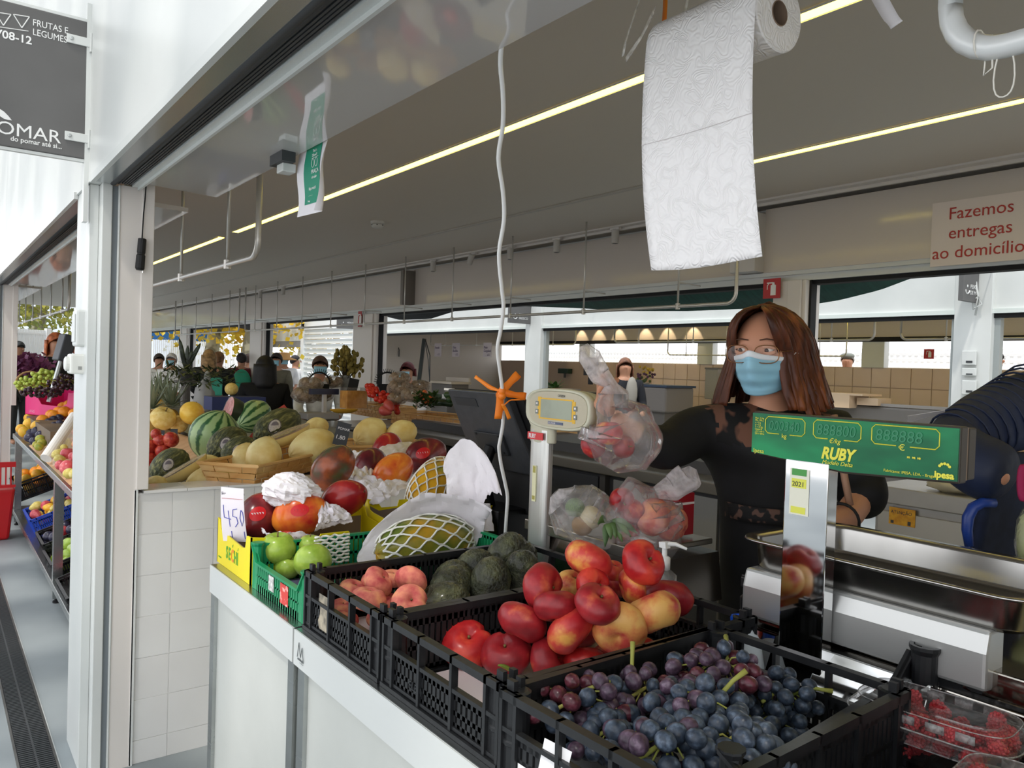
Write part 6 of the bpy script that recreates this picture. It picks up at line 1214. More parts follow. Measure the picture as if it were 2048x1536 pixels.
# second building contents
t = thing('potted_plant', 'green leafy potted plant on the rear counter', 'plant', W(1108, 790, x=8.3)); rp = random.Random(2)
for k in range(26):
    a = rp.uniform(0, 6.28); tl_ = rp.uniform(.2, 1.1); L_ = rp.uniform(.15, .26); d_ = Vector((math.cos(a)*math.sin(tl_), math.sin(a)*math.sin(tl_), math.cos(tl_))); w_ = d_.cross(Vector((0, 0, 1))).normalized()*.04
    MB().grid(lambda u, v: Vector((0, 0, .08))+d_*L_*v*1.2+Vector((0, 0, -.08*v*v))+w_*(u-.5)*2*math.sin(PI*min(1, v*.9+.05))*(v > .3), 3, 6).obj('leaf', M('plant_green', '2f5426', .5, col2='4a7a36', scale=5), t, smooth=True, solid=.001)
MB().lathe([(.06, -.12), (.08, .06)], 12).obj('pot', M('pot_glass', '7c8a7a', .2), t)
t = thing('flower_pot', 'pot of purple and yellow flowers near the seated woman', 'flowers', W(1290, 765, x=8.6)); MB().lathe([(.05, -.12), (.07, .0)], 12).obj('pot', M('pot_grey', '9a948c', .5), t)
for nm, c, zz in (('purple_petals', '5a3a52', .10), ('yellow_petals', 'c0a040', .19), ('leaves', '4a5a34', .06)):
    g = MB(); 
    for k in range(14): g.ball((rp.uniform(-.09, .09), rp.uniform(-.12, .12), zz+rp.uniform(-.05, .05)), .022, 5, 4)
    tag(g.obj(nm, M('petal_'+nm, c, .7), t), kind='stuff')
def stand(p, h0, r, lab):
    t = thing('plant_stand', lab, 'stand', (p[0], p[1], 0)); MB().lathe([(r, 0), (r, .02), (r*.4, .04), (r*.4, h0-.04), (r, h0-.02), (r, h0)], 16).obj('pedestal', dk, t)
p_ = W(1108, 790, x=8.3); stand(p_, p_.z-.12, .12, 'dark pedestal under the green potted plant'); p_ = W(372, 738, d=8.2); stand(p_, p_.z-.12, .12, 'dark pedestal under the snake plant')
def boxt(name, lab, cat, px, py, x, sz, c, parts=(), rough=.5):
    t = thing(name, lab, cat, W(px, py, x=x)); MB().cb((0, 0, 0), sz).obj('case', M('c_'+c, c, rough), t, bevel=min(sz)*.08)
    if cat in ('counter', 'tray', 'shelf'): zb_ = t.location.z-sz[2]/2; MB().box(-sz[0]*.42, sz[0]*.42, -sz[1]*.45, sz[1]*.45, -t.location.z, -sz[2]/2).obj('cabinet_base', M('c_base', '5e5954', .5), t)
    for nm, cc, ss, c2 in parts: MB().cb(cc, ss).obj(nm, M('c_'+c2, c2, rough), t)
    return t
boxt('till_monitor', 'black computer monitor in the second building', 'monitor', 1182, 733, 8.3, (.06, .28, .28), '15161a', (('stand', (0, 0, -.2), (.05, .06, .16), '15161a'),))
boxt('letter_box', 'dark green box mounted on the beige tiles', 'box', 1130, 742, 11.42, (.14, .34, .11), '1e3428', (('bracket', (0, 0, -.09), (.04, .04, .12), '555555'),))
boxt('counter_unit', 'grey counter unit with blue cloth in the second building', 'counter', 1310, 797, 8.6, (.6, .95, .36), '77706a', (('front_panel', (-.31, .28, .0), (.01, .42, .32), 'a8a29c'), ('blue_cloth', (0, 0, .19), (.62, 1.0, .03), '2c3c52')))
boxt('hanging_dispenser', 'silver grey bag dispenser hung on the beige tiles', 'dispenser', 1428, 768, 11.40, (.16, .29, .55), '9a9690', (('lid', (0, 0, .28), (.18, .30, .03), '6a6660'),), .25)
boxt('counter_unit', 'clutter of dark boxes on the rear desk', 'counter', 1150, 790, 8.2, (.5, .7, .12), '3a3634', (('papers', (-.1, .1, .08), (.3, .35, .03), '8a8078'), ('red_box', (-.1, .3, .07), (.15, .12, .05), '8c2028')))
boxt('metal_tray', 'pale folded cardboard display leaning behind the till', 'tray', 900, 765, 9.0, (.5, .9, .05), 'b5a896', (('tray_back', (.2, 0, .06), (.05, .9, .10), 'cfc6ba'),))
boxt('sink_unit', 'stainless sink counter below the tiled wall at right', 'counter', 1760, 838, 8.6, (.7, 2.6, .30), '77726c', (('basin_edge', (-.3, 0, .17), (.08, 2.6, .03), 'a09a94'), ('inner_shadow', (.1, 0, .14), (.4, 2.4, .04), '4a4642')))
boxt('market_counter', 'pale display counter far behind the cream scale', 'counter', 950, 800, 8.3, (.6, 1.2, .35), '8a7f76', (('edge', (-.31, 0, .18), (.02, 1.2, .04), 'cfc8be'), ('dark_front', (-.31, 0, -.02), (.015, 1.1, .25), '5a524c')))
boxt('white_sheet', 'bright white ledge behind the green vegetables', 'shelf', 985, 800, 5.4, (.3, 1.8, .05), 'e8e8e6', (('underside', (0, 0, -.04), (.25, 1.7, .03), '9a9a98'),))
t = thing('hose_arm', 'curved black hose arm on the side wall behind the red-haired vendor', 'hose', W(790, 700, x=8.6)); MB().tube([(0, .3, -.3), (0, .3, .05), (0, .25, .15), (0, .1, .18), (0, -.1, .14), (0, -.2, 0), (0, -.2, -.15)], .012, 6).obj('hose', dgrey, t, smooth=True); MB().box(-.02, .02, .28, .32, -.40, -.30).obj('hose_end', blackm, t)
t = thing('umbrella_post', 'leaning black post with two cables beside the paper signs', 'post', W(845, 720, x=8.4)); MB().tube([(0, -.05, .45), (0, .12, -.45), (0, .2, -1.7)], .05, 4).obj('post_body', M('post_dark', '2c2f2c', .4), t); MB().tube([(0, -.1, .42), (0, -.3, .1), (0, -.32, -.45)], .012, 5).tube([(0, -.1, .35), (0, -.24, 0), (0, -.32, -.45)], .008, 5).obj('cable', dgrey, t, smooth=True)
# warm wall washers in the second building
for i, (px, py) in enumerate(((1160, 668), (1195, 668), (1235, 665), (1288, 665), (1332, 662), (1384, 660))):
    p = W(px, 690, x=11.46); t = thing('ceiling_spotlight', 'small warm spotlight number %s of the rear row of six' % ('one', 'two', 'three', 'four', 'five', 'six')[i], 'spotlight', (11.3, p.y, 2.6), 0, 'warm spotlights of the second building')
    t['label'] = ['leftmost small warm spotlight of the rear row', 'second warm spotlight from the left in the rear row', 'third warm spotlight from the left in the rear row', 'third warm spotlight from the right in the rear row', 'second warm spotlight from the right in the rear row', 'rightmost small warm spotlight of the rear row'][i]
    MB().lathe([(.03, 0), (.03, -.08)], 10).obj('lamp_body', det, t)
    ld = bpy.data.lights.new('spot', 'SPOT'); ld.energy = 9; ld.spot_size = R_(62); ld.spot_blend = .3; ld.color = (1, .78, .5); ld.shadow_soft_size = .02; lo = bpy.data.objects.new('lamp_light', ld); C.objects.link(lo); lo.location = (11.28, p.y, 2.50); lo.rotation_euler = Vector((.42, 0, -.9)).to_track_quat('-Z', 'Y').to_euler()
# pale sockets on the white column at right and little projecting sign
for py, lab, hh in ((716, 'upper white switch box on the white column at right', .13), (744, 'small white round switch on the white column at right', .07), (775, 'lower white switch box on the white column at right', .13)):
    t = thing('switch_box', lab, 'switch', W(1940, py, x=7.64)); MB().box(-.03, .0, -.06, .06, -hh/2, hh/2).obj('housing', white, t, bevel=.006); MB().box(-.034, -.03, -.035, .02, -hh*.35, -hh*.2).obj('switch_mark', dgrey, t)
def psign(px, py, w, h, x, lab, s=('PEIXE', 'DE MAR')):
    p = W(px, py, x=x); t = thing('projecting_sign', lab, 'sign', (x-.02, p.y, p.z)); MB().box(-w, 0, -.02, .02, -h/2, h/2).obj('board', gm_, t); MB().box(-.02, .02, -.03, .03, h*.2, h*.3).obj('bracket', white, t)
    for i, q in enumerate(s): text(q, h*.12, (-w*.55, -.022, -h*.22-h*.13*i), (1, 0, 0), (0, 0, 1), sw, t, ext=.0005)
    g = MB().tube([(-w*.72+h*.09*math.cos(a*PI/8+3.3), -.021, -h*.25+h*.09*math.sin(a*PI/8+3.3)) for a in range(8)], h*.015, 4).ball((-w*.72, -.021, -h*.18), (h*.03, .002, h*.03), 8, 5); g.obj('round_logo', sw, t)
psign(1955, 560, .30, .42, 7.66, 'grey projecting sign with fish stall name at the right column'); psign(1062, 622, .42, .42, 7.66, 'grey projecting sign at the middle white column', ('PEIXE', 'FRESCO')); psign(718, 640, .5, .42, 7.66, 'grey projecting sign on the far kiosk', ('MERCEARIA', ''))
t = thing('white_rope', 'white rope tied around the right column under the sign', 'rope', W(1952, 600, x=7.6)); MB().tube([(0, .02, .25), (0, .0, .1), (0, -.02, .03), (0, .03, 0), (0, .02, -.08), (0, -.05, -.04), (0, -.02, .03), (0, .0, -.14)], .010, 6).obj('rope', white, t, smooth=True)
# shade sails over the rear walkway
def sail(name, low, top_x, top_z, c, lab, x=6.3):
    Lw = [W(a, b, x=x) for a, b in low]
    def f(u, v):
        s = u*(len(Lw)-1); i = min(int(s), len(Lw)-2); p = Lw[i].lerp(Lw[i+1], s-i); return p.lerp(Vector((top_x, p.y, max(top_z, p.z+.05))), v)+Vector((0, 0, -.04*math.sin(PI*v)))
    o = MB().grid(f, 4*len(Lw), 6).obj(name, M('sail_'+c, c, .8, col2=tuple(int(int(c[i:i+2], 16)*.8) for i in (0, 2, 4)), scale=5, stretch=(1, 6, 1)), smooth=True, solid=.002); tag(o, lab, 'shade sail')
    for p in (Lw[0], Lw[-1]): MB().tube([p, Vector((X2, p.y, 2.6))], .006, 5).tube([Vector((top_x, p.y, max(top_z, p.z+.05))), Vector((4.68, p.y, 2.8))], .006, 5).obj('sail_rope', white, o)
sail('shade_sail', [(1040, 612), (1150, 616), (1260, 622), (1380, 622), (1500, 617), (1612, 611), (1680, 600), (1760, 580), (1840, 550)], 5.2, 2.75, '1f4a40', 'dark green shade sail over the rear walkway')
sail('shade_sail', [(700, 600), (752, 628), (800, 640), (860, 638), (930, 616), (990, 596)], 5.2, 2.75, '14161a', 'black shade sail over the rear walkway behind the hanging rail')
sail('shade_sail', [(450, 640), (475, 655), (510, 663), (545, 650), (580, 628)], 5.2, 2.9, '14161a', 'black shade sail farther left by the yellow trees')
# text banner on the fascia
t = thing('wall_notice', 'white notice on the fascia reading Fazemos entregas ao domicílio in red', 'sign', W(1960, 460, x=4.455)); MB().box(-.003, .0, -.28, .25, -.175, .175).obj('sheet', M('notice_paper', 'e0d5cf', .35), t)
rl_ = M('red_lettering', 'b23a34', .6)
for i, s_ in enumerate(('Fazemos', 'entregas', 'ao domicílio.')): text(s_, .093, (-.005, -.00-(0.0 if i != 2 else -.0), .075-.105*i), (0, -1, 0), (0, 0, 1), rl_, t, ext=.0005, align='CENTER')
# ================================================================ OUTSIDE at the left: kiosk, fence, trees
t = thing('kiosk', 'white market kiosk with a closed roller shutter beyond the hall', 'kiosk', (7.7, 16.2, 0)); kw = M('kiosk_white', 'f0f2f1', .5)
MB().box(0, .1, 0, .22, 0, 3.2).box(0, .1, 3.1, 3.3, 0, 3.2).box(0, .1, 7.7, 7.95, 0, 3.2).box(0, .1, 0, 7.95, 2.28, 3.2).box(0, .1, 3.3, 7.7, 0, .95).obj('frame', kw, t); g = MB()
for i in range(19): MB().prism([(0.02, i*.12), (.035, i*.12+.05), (.02, i*.12+.11), (.05, i*.12+.11), (.05, i*.12)], 'y', .22, 3.1).obj('shutter_slat', M('shutter_white', 'dfe3e2', .35, .2), t)
MB().box(0, .08, 3.3, 7.7, 2.0, 2.28).obj('half_shutter', M('shutter_white'), t); MB().box(.01, .3, 3.3, 7.7, 1.85, 2.0).obj('shutter_box', M('shutter_grey', '8c8a88', .5), t); MB().box(.1, 3, 0, 7.95, 3.1, 3.2).obj('roof', kw, t)
def fence(a, b, z0, z1, n, lab, rail_h=.05, spikes=False, w=.03):
    a, b = Vector(a), Vector(b); t = thing('picket_fence', lab, 'fence', a, math.atan2((b-a).y, (b-a).x), None); L = (b-a).length; fm = M('fence_white', 'f2f3f3', .5); pk = MB().box(-w/2, w/2, -.015, .015, z0, z1).mesh('picket', fm)
    for i in range(n): o = bpy.data.objects.new('picket', pk); C.objects.link(o); o.parent = t; o.location = (L*(i+.5)/n, 0, 0)
    MB().box(0, L, -.02, .02, z1-.12, z1-.12+rail_h).box(0, L, -.02, .02, z0+.1, z0+.1+rail_h).obj('rail', fm, t); return t
A_ = W(305, 700, d=24); B_ = W(470, 700, d=26); fence((A_.x, A_.y, 0), (B_.x, B_.y, 0), .1, 2.15, 46, 'tall white picket fence beyond the hall at the left')
A_ = W(10, 700, d=19); B_ = W(96, 700, d=20); t = fence((A_.x, A_.y, 0), (B_.x, B_.y, 0), .1, 2.05, 26, 'white gate of pickets seen over the neighbouring stall'); L = (B_-A_).length
MB().tube([(0, -.03, 2.0), (L*.55, -.03, .4)], .03, 4).tube([(L*.4, -.03, .4), (L, -.03, 1.8)], .03, 4).box(L*.93, L*1.05, -.05, .05, 0, 2.1).obj('brace', M('fence_white'), t)
for k, (x, y0, y1, n) in enumerate(((13.4, 3.6, 8.4, 46), (13.4, 9.2, 16.5, 70))): fence((x, y0, 0), (x, y1, 0), 1.70, 2.02, n, ['white balustrade seen through the rear windows at right', 'white spiked balustrade seen through the rear windows at left'][k], w=.05)
MB().box(13.3, 13.5, -4, 18, 0, 1.70).obj('low_wall', M('cream_wall', 'e8e2d2', .7)); bpy.data.objects['low_wall']['kind'] = 'structure'; bpy.data.objects['low_wall'].name = 'wall_rear_garden'
struct('wall_outside', MB().box(14, 14.2, -6, 22, 0, 1.2), M('cream_wall'))
hd = M('hedge_dark', '2a3226', .8, col2='39442e', scale=6)
def tree(px, d, z0, z1, rad, c1, c2, n, lab, seed, trunk=True, ph=None):
    b = W(px, 700, d=d); b.z = 0; t = thing('tree', lab, 'tree', b); rt_ = random.Random(seed); fol = MB(); cents = [(Vector((rt_.uniform(-rad, rad), rt_.uniform(-rad, rad), rt_.uniform(z0, z1)))) for _ in range(14)]
    for k in range(n):
        c = rt_.choice(cents); q = c+Vector((rt_.gauss(0, 1), rt_.gauss(0, 1), rt_.gauss(0, .8)))*rad*.3; a = Vector((rt_.gauss(0, 1), rt_.gauss(0, 1), rt_.gauss(0, 1))).normalized()*.085; bb = a.cross(Vector((rt_.random(), rt_.random(), rt_.random()))).normalized()*.065
        i = fol.vs([q-a, q+bb, q+a, q-bb]); fol.fs([(i, i+1, i+2, i+3)])
    o = fol.obj('foliage', M('fol_'+c1, c1, .7, col2=c2, scale=1.2), t); o['kind'] = 'stuff'
    if trunk:
        g = MB().tube([(0, 0, 0), (.05, 0, 1.2), (.25, 0, 2.6), (.5, .1, 4.2)], [.26, .22, .19, .14], 10).tube([(.2, 0, 2.4), (-.5, .1, 3.8)], [.12, .08], 8); g.obj('trunk', M('plane_bark', '7c7660', .9, col2='b5ae94', scale=3, det=2, ramp=(.45, .55)), t, smooth=True)
    return t
tree(490, 21, 2.1, 5.0, 1.7, 'e0b020', 'f4d648', 5200, 'plane tree with yellow autumn leaves and mottled trunk', 3)
tree(415, 23, 1.9, 5.0, 1.1, 'e8c024', 'f8e060', 4200, 'yellow-leaved tree left of the hall pillar', 4); tree(345, 28, 2.5, 6.0, 2.2, '8a8a34', 'b8a83c', 4000, 'green and yellow tree behind the blue banner', 5); tree(600, 28, 1.6, 5.0, 1.5, 'd0a82c', 'ecd050', 2600, 'yellow tree seen through the kiosk window', 6)
tree(60, 26, 2.3, 5.5, 3.0, '6f7a3c', 'a0983c', 6500, 'green-yellow trees beyond the white gate', 7)
t = thing('banner', 'blue banner above the white fence beyond the hall', 'banner', W(355, 664, d=23.5)); MB().box(-1.0, .95, -.02, .02, -.25, .22).obj('cloth', M('banner_blue', '2f6db4', .6), t); t.rotation_euler = (0, 0, .0)
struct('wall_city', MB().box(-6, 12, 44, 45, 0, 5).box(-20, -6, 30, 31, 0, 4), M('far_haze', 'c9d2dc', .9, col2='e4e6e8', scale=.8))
# ---------------------------------------------------------------- people beyond the hall
sp_ = simple_person
t, hc, L, Rm = sp_('person seen from behind in black with dark hood of hair leaning over the counter', 530, 742, 7.2, 20, '0c0b0c', '0d0d0f', '1c2622', hairlen=.16, mask=False, armf=.2)
MB().grid(lambda u, v: L(.02+.16*u, -.175, .98-.30*v), 6, 4).obj('striped_apron', M('apron_stripe', 'd8d8d8', .8, col2='15181a', wave=('X', 0), scale=18, ramp=(.45, .55), det=0, rnd=False), t)
sp_('vendor with short brown hair and blue mask behind the dark cabinet', 640, 738, 8.4, 200, '4a3830', 'c9c8c4', '333333')
sp_('vendor with short dark red hair and mask in the second walkway', 815, 748, 9.2, 235, '4a1c20', 'd8d2d0', '4a3050', hairlen=.03)
t = sp_('person with long brown hair and dark cardigan in the second building', 1250, 738, 9.9, 215, '5a3c2c', '1a1c22', '222222', mask=False, hairlen=.22)[0]
MB().ball(Vector((-.03, -.16, 1.22)), (.09, .05, .20), 12, 8).obj('grey_blouse', M('blouse_grey', '9c9890', .8), t, smooth=True)
t, hc, L, Rm = sp_('person in maroon shirt with green backpack seen from behind', 483, 722, 13.5, 15, '1e1a1a', '6b2432', '4a4a55', mask=False, sleeve=False)
MB().ball(L(-.0, -.22, 1.16), (.16, .10, .24), 16, 12, lambda d: 1-.1*abs(d.z)).obj('backpack', M('pack_green', '2c9a7a', .6), t, smooth=True)
sp_('person in white T-shirt beside the maroon one', 497, 722, 15, 30, '3a2c26', 'e4e6e8', '39404e', mask=False, sleeve=False); sp_('person in blue shirt in the crowd', 510, 724, 17, 60, '4a3a30', '6a86a8', '39404e', mask=False)
t, hc, L, Rm = sp_('person with straw hat, mask and white top outside the kiosk', 568, 722, 14, 200, '8a5a30', 'e8e8ea', '2e3444', sleeve=False); MB().lathe([(.0, .13), (.10, .12), (.11, .04), (.22, .0), (.22, -.01)], 18, hc).obj('straw_hat', M('straw', 'c8965a', .8), t, smooth=True)
sp_('person in grey top with dark mask near the person in black', 553, 724, 12, 220, '2a2220', '5a5648', '2e3444'); sp_('person in white dress with black hair outside the kiosk', 590, 725, 15, 100, '1a1618', 'e6e6e8', 'd0d0d4', mask=False)
t, hc, L, Rm = sp_('person with long blond hair, black jacket and teal bag', 418, 718, 11.5, 30, '7a6040', '16181c', '2a2a30', mask=False, hairlen=.25); MB().cb(L(.12, -.16, 1.12), (.22, .12, .26)).obj('teal_bag', M('bag_teal', '4ab8a0', .6), t, bevel=.02)
sp_('grey-haired person with black mask and white shirt', 343, 724, 12.5, 210, 'b8b0a8', 'e8e8ea', '4a4e58'); sp_('person in white shirt cut by the pillar at left', 318, 724, 13, 180, '3a342e', 'f0f0f0', '4a4e58', mask=False); sp_('person with blond hair partly behind the hall pillar', 437, 722, 12, 40, '6a4c34', '202228', '2a2a30', mask=False)
t, hc, L, Rm = sp_('person in grey flat cap beyond the rear window', 1695, 722, 13.2, 250, '8a8a88', '5a5048', '333333', mask=False); MB().ball(hc+Vector((0, 0, .07)), (.105, .12, .055), 14, 8).obj('flat_cap', M('cap_grey', '7c8078', .8), t, smooth=True)
sp_('person with dark hair at the far right window edge', 1990, 722, 11.3, 200, '1c1c22', '1e2230', '333333', mask=False, hairlen=.05)
sp_('person with red-brown hair behind the neighbouring fruit stall', 112, 690, 9.0, 150, '8a4a28', '1a1818', '333333', mask=False, hairlen=.12); sp_('grey-haired person behind the purple lettuce', 37, 700, 12.5, 150, '5a5e60', 'b05a58', '333333', mask=False); sp_('person in dark brown top beside the socket box', 160, 702, 9.5, 160, '6a3c28', '3a2a24', '333333', mask=False)
# ================================================================ NEIGHBOUR'S RACK on the walkway
rk = thing('display_rack', 'two-tier stainless steel rack of the neighbouring stall', 'rack', (.60, 3.9, 0)); L = 4.1
MB().box(0, .72, 0, L, .735, .775).box(0, .72, 0, L, .10, .14).obj('shelf', steel, rk, bevel=.003)
for yy in (1.38, 3.95): 
    for xx in (.01, .66): MB().box(xx, xx+.05, yy, yy+.05, .03, .74).obj('leg', steel, rk); MB().lathe([(.022, 0), (.022, .012), (.012, .014), (.012, .035)], 10, (xx+.025, yy+.025, 0)).obj('foot', blackm, rk)
pb = MB().prism([(.02, .776), (.62, .776), (.62, 1.02), (.60, 1.02)], 'y', .05, 3.0).obj('sloping_board', M('board_wood', 'b89068', .6, col2='c8a078', scale=3, stretch=(1, 6, 1)), rk)
pn = Vector((-.244, 0, .58)).normalized(); pp = Vector((.62, 0, .79))
def WS(px, py, off):
    d = W(px, py, d=1)-CAM; t_ = (pp+pn*off-CAM).dot(pn)/d.dot(pn); return CAM+d*t_
ora = M('orange_peel', 'ee8c1e', .4, col2='f6a12c', scale=2, bump=.25, bscale=14); orl2 = M('orange_pale', 'e8a024', .4, col2='e8c040', scale=1.5); plu = M('plum_skin', '1e1c2c', .35, col2='3c3a52', scale=2); lim = M('lime_yellow', 'b8a83a', .4, col2='8a9a3a', scale=2); bic = peel('bicolor_apple', 'c84a50', 'e6c070', 'd87a60', .3, scale=1.3, ramp=(.35, .65)); rpa = peel('pink_apple', 'b8404c', 'd66a6c', 'c85058', .3, scale=1.5); ylp = peel('yellow_pear', 'c8b458', 'e0d088', 'd4c46c', .4, scale=2)
def heap(name, kind, m, pts, lab, cat, grp, off=.04, r=None):
    for i, (px, py, rp_) in enumerate(pts):
        p = WS(px, py, off); d = dep(p); R = r or rp_*d/FPX; fruit(name, kind, m, p, R, (i*.9, i*.5, i), lab, cat, grp, stem=(kind in ('pear', 'apple')), var=i % 3)
heap('orange', 'round', ora, [(85, 822, 13), (104, 812, 13), (85, 841, 12), (102, 830, 11), (108, 831, 11), (126, 815, 11), (129, 824, 12), (139, 811, 12), (151, 808, 11), (159, 820, 12), (148, 828, 11), (117, 824, 11)], 'bright orange in the heap before the pink box', 'orange', 'oranges on the neighbouring rack', .06)
heap('orange', 'round', orl2, [(66, 831, 12), (59, 848, 12), (74, 853, 12), (48, 864, 11), (42, 858, 10), (58, 836, 10)], 'greenish yellow orange at the left end of the heap', 'orange', 'pale oranges on the neighbouring rack', .05)
heap('plum', 'round', plu, [(59, 875, 10), (73, 863, 10), (96, 861, 10), (87, 857, 10), (98, 846, 10), (108, 841, 10), (109, 852, 9), (62, 866, 9), (80, 870, 9), (118, 837, 9), (67, 882, 8), (120, 848, 9)], 'dark blue plum in the heap of plums', 'plum', 'dark plums on the neighbouring rack', .03)
heap('lime', 'round', lim, [(80, 878, 9), (84, 886, 9), (78, 893, 9), (98, 870, 9), (102, 866, 7), (72, 889, 7)], 'yellow-green citrus below the plums', 'citrus', 'yellow-green citrus on the neighbouring rack', .03)
heap('apple', 'apple', bic, [(155, 864, 11), (156, 890, 13), (168, 850, 14), (150, 880, 9), (166, 880, 10), (160, 842, 10)], 'red-yellow apple beside the paper roll', 'apple', 'bicoloured apples on the neighbouring rack', .05)
heap('apple', 'apple', rpa, [(135, 908, 13), (156, 915, 13), (133, 935, 15), (119, 930, 10), (146, 914, 10), (156, 961, 11), (166, 978, 11), (163, 946, 10), (170, 900, 12), (166, 930, 12), (163, 852, 9)], 'pinkish red apple at the near end of the rack', 'apple', 'pink-red apples on the neighbouring rack', .05)
heap('pear', 'pear', ylp, [(135, 889, 11), (115, 907, 10), (119, 917, 9), (140, 947, 12), (152, 946, 12), (160, 932, 11), (128, 896, 8)], 'yellow pear among the apples of the rack', 'pear', 'yellow pears on the neighbouring rack', .05)
t = thing('bag_roll', 'white roll of plastic bags leaning diagonally over the rack', 'roll', WS(118, 873, .10)); a = W(92, 917, d=4.9)-t.location; b_ = W(150, 832, d=5.2)-t.location; MB().tube([a, b_], .035, 16).obj('bag_roll_body', M('roll_white', 'e6e2dc', .4), t, smooth=False); MB().grid(lambda u, v: a.lerp(b_, u)+Vector((.03, -.04-.06*v, -.10*v)), 3, 3).obj('loose_end', film('roll_film', 'ffffff', .5, .2, .3, 10, .4), t)
# pink carton of grapes
t = thing('cardboard_box', 'bright pink cardboard box of grapes on the neighbouring rack', 'box', W(50, 828, d=7.0)); pk_ = M('pink_card', 'e02a78', .45); o_ = t.location; E1 = W(162, 802, d=6.6)-o_; wpk = math.hypot(E1.x, E1.y); t.rotation_euler = (0, 0, math.atan2(E1.y, E1.x)); hpk = .22
MB().prism([(0, 0), (wpk, 0), (wpk, hpk), (wpk*.78, hpk*.98), (wpk*.76, hpk*.55), (wpk*.66, hpk*.42), (wpk*.3, hpk*.45), (wpk*.2, hpk*.82), (wpk*.18, hpk), (0, hpk)], 'y', 0, .006).obj('front_panel', pk_, t); MB().box(0, .006, 0, .35, 0, hpk).box(wpk-.006, wpk, 0, .35, 0, hpk).box(0, wpk, .344, .35, 0, hpk).box(0, wpk, 0, .35, 0, .005).obj('box_walls', pk_, t); text('UVAS', .035, (wpk*.08, -.002, .02), (1, 0, 0), (0, 0, 1), M('pink_print', 'f0a0c4', .5), t, ext=.0003)
gg = [M('grape_green', '9db03c', .3, col2='c4cf66', scale=1.5)]; gd = [M('grape_dark', '2a1820', .3, col2='4a3038', scale=1.5)]
bunch(W(62, 770, d=6.7), 0, 0, .12, .10, .07, 60, (0,), 'green grape bunch at the left in the pink box', .017, group='grape bunches on the neighbouring rack', mats=gg); bunch(W(92, 757, d=6.7), 0, 0, .12, .10, .08, 60, (0,), 'green grape bunch at the right in the pink box', .017, group='grape bunches on the neighbouring rack', mats=gg)
bunch(W(85, 785, d=6.45), 0, 0, .15, .08, .05, 60, (0,), 'black grape bunch at the front of the pink box', .016, group='grape bunches on the neighbouring rack', mats=gd); bunch(W(135, 768, d=6.5), 0, 0, .14, .10, .08, 70, (0,), 'black grape bunch piled high at the right of the pink box', .016, group='grape bunches on the neighbouring rack', mats=gd); bunch(W(30, 752, d=7.6), 0, 0, .10, .09, .06, 40, (0,), 'small green grape bunch behind the wicker basket', .018, group='grape bunches on the neighbouring rack', mats=gg)
t = thing('plinth_box', 'wooden plinth under the pink grape box', 'plinth', (0, 0, 0)); MB().box(.70, 1.30, 6.35, 8.0, .775, o_.z-.002).obj('plinth_side', M('plinth_wood', '6b5a46', .6), t)
g = MB(); rq = random.Random(4)
for k in range(700):
    p = W(rq.gauss(57, 17), rq.gauss(729, 8), d=rq.uniform(7.4, 7.9)); a = Vector((rq.gauss(0, 1), rq.gauss(0, 1), rq.gauss(0, 1))).normalized()*.03; b_ = a.orthogonal().normalized()*.03; i = g.vs([p-a, p+b_, p+a, p-b_]); g.fs([(i, i+1, i+2, i+3)])
tag(g.obj('purple_lettuce', M('lettuce_purple', '6f3460', .6, col2='a05c8c', scale=6)), 'ruffled purple lettuce heap behind the grapes', 'lettuce', None, 'stuff')
t = thing('wicker_basket', 'small wicker basket with arched handle beside the green grapes', 'basket', W(60, 772, d=7.1)); wk = M('wicker', 'a8865a', .7, col2='8a6a42', scale=20); MB().tube([(.11*math.cos(PI*k/12), 0, .11*math.sin(PI*k/12)+.02) for k in range(13)], .008, 6).obj('handle', wk, t); MB().lathe([(.08, -.07), (.11, .02)], 18).obj('bowl', wk, t)
t = thing('scale_display', 'grey scale display on a post at the neighbouring stall', 'scale', W(128, 700, d=6.6)); MB().box(-.05, .05, -.06, .06, -.10, .13).obj('display_case', M('disp_grey', '3c4046', .4), t, bevel=.01); MB().tube([(0, 0, -.1), (0, 0, -.45)], .02, 8).obj('post', steel, t)
t.rotation_euler = (.0, .25, .3)
# crates and fruit on the lower shelf
blu = M('crate_blue', '2a50c0', .4)
def lcrate(px, py, x, w, L_, h, m, lab, tilt=-.35, rz=0, fr=None):
    p = W(px, py, x=x); t = thing('fruit_crate', lab, 'crate', p, rz, 'crates on the lower shelf of the rack'); t.rotation_euler = (0, tilt, rz)
    for nm, P, W_ in (('end_wall', lambda u, z, k: (k, u, z), w), ('end_wall', lambda u, z, k: (L_-k, u, z), w), ('side_wall', lambda u, z, k: (u, k, z), L_), ('side_wall', lambda u, z, k: (u, w-k, z), L_)):
        g = MB(); slotwall(g, P, W_, h, None, win=.15); g.obj(nm, m, t)
    MB().box(0, L_, 0, w, 0, .006).obj('crate_base', m, t)
    if fr:
        m2, kind, r, n, nm, fl_, cat = fr; rr_ = random.Random(int(px)); bpy.context.view_layer.update(); pts = []
        for _ in range(400):
            q = Vector((rr_.uniform(.05, L_-.05), rr_.uniform(.05, w-.05), rr_.choice((r+.01, h*.62, h*.95))))
            if all((q-a).length > r*1.75 for a in pts): pts.append(q)
            if len(pts) >= n: break
        for i, q in enumerate(pts): fruit(nm, kind, m2[i % len(m2)], t.matrix_world @ q, r, (i, i*.4, 0), fl_, cat, nm+'s in '+lab, stem=False, var=i % 3)
lcrate(42, 1003, .66, .48, .36, .16, black, 'black slotted crate of oranges at the far end of the lower shelf', fr=([ora, orl2], 'round', .047, 18, 'orange', 'orange in the far black crate of the lower shelf', 'orange'))
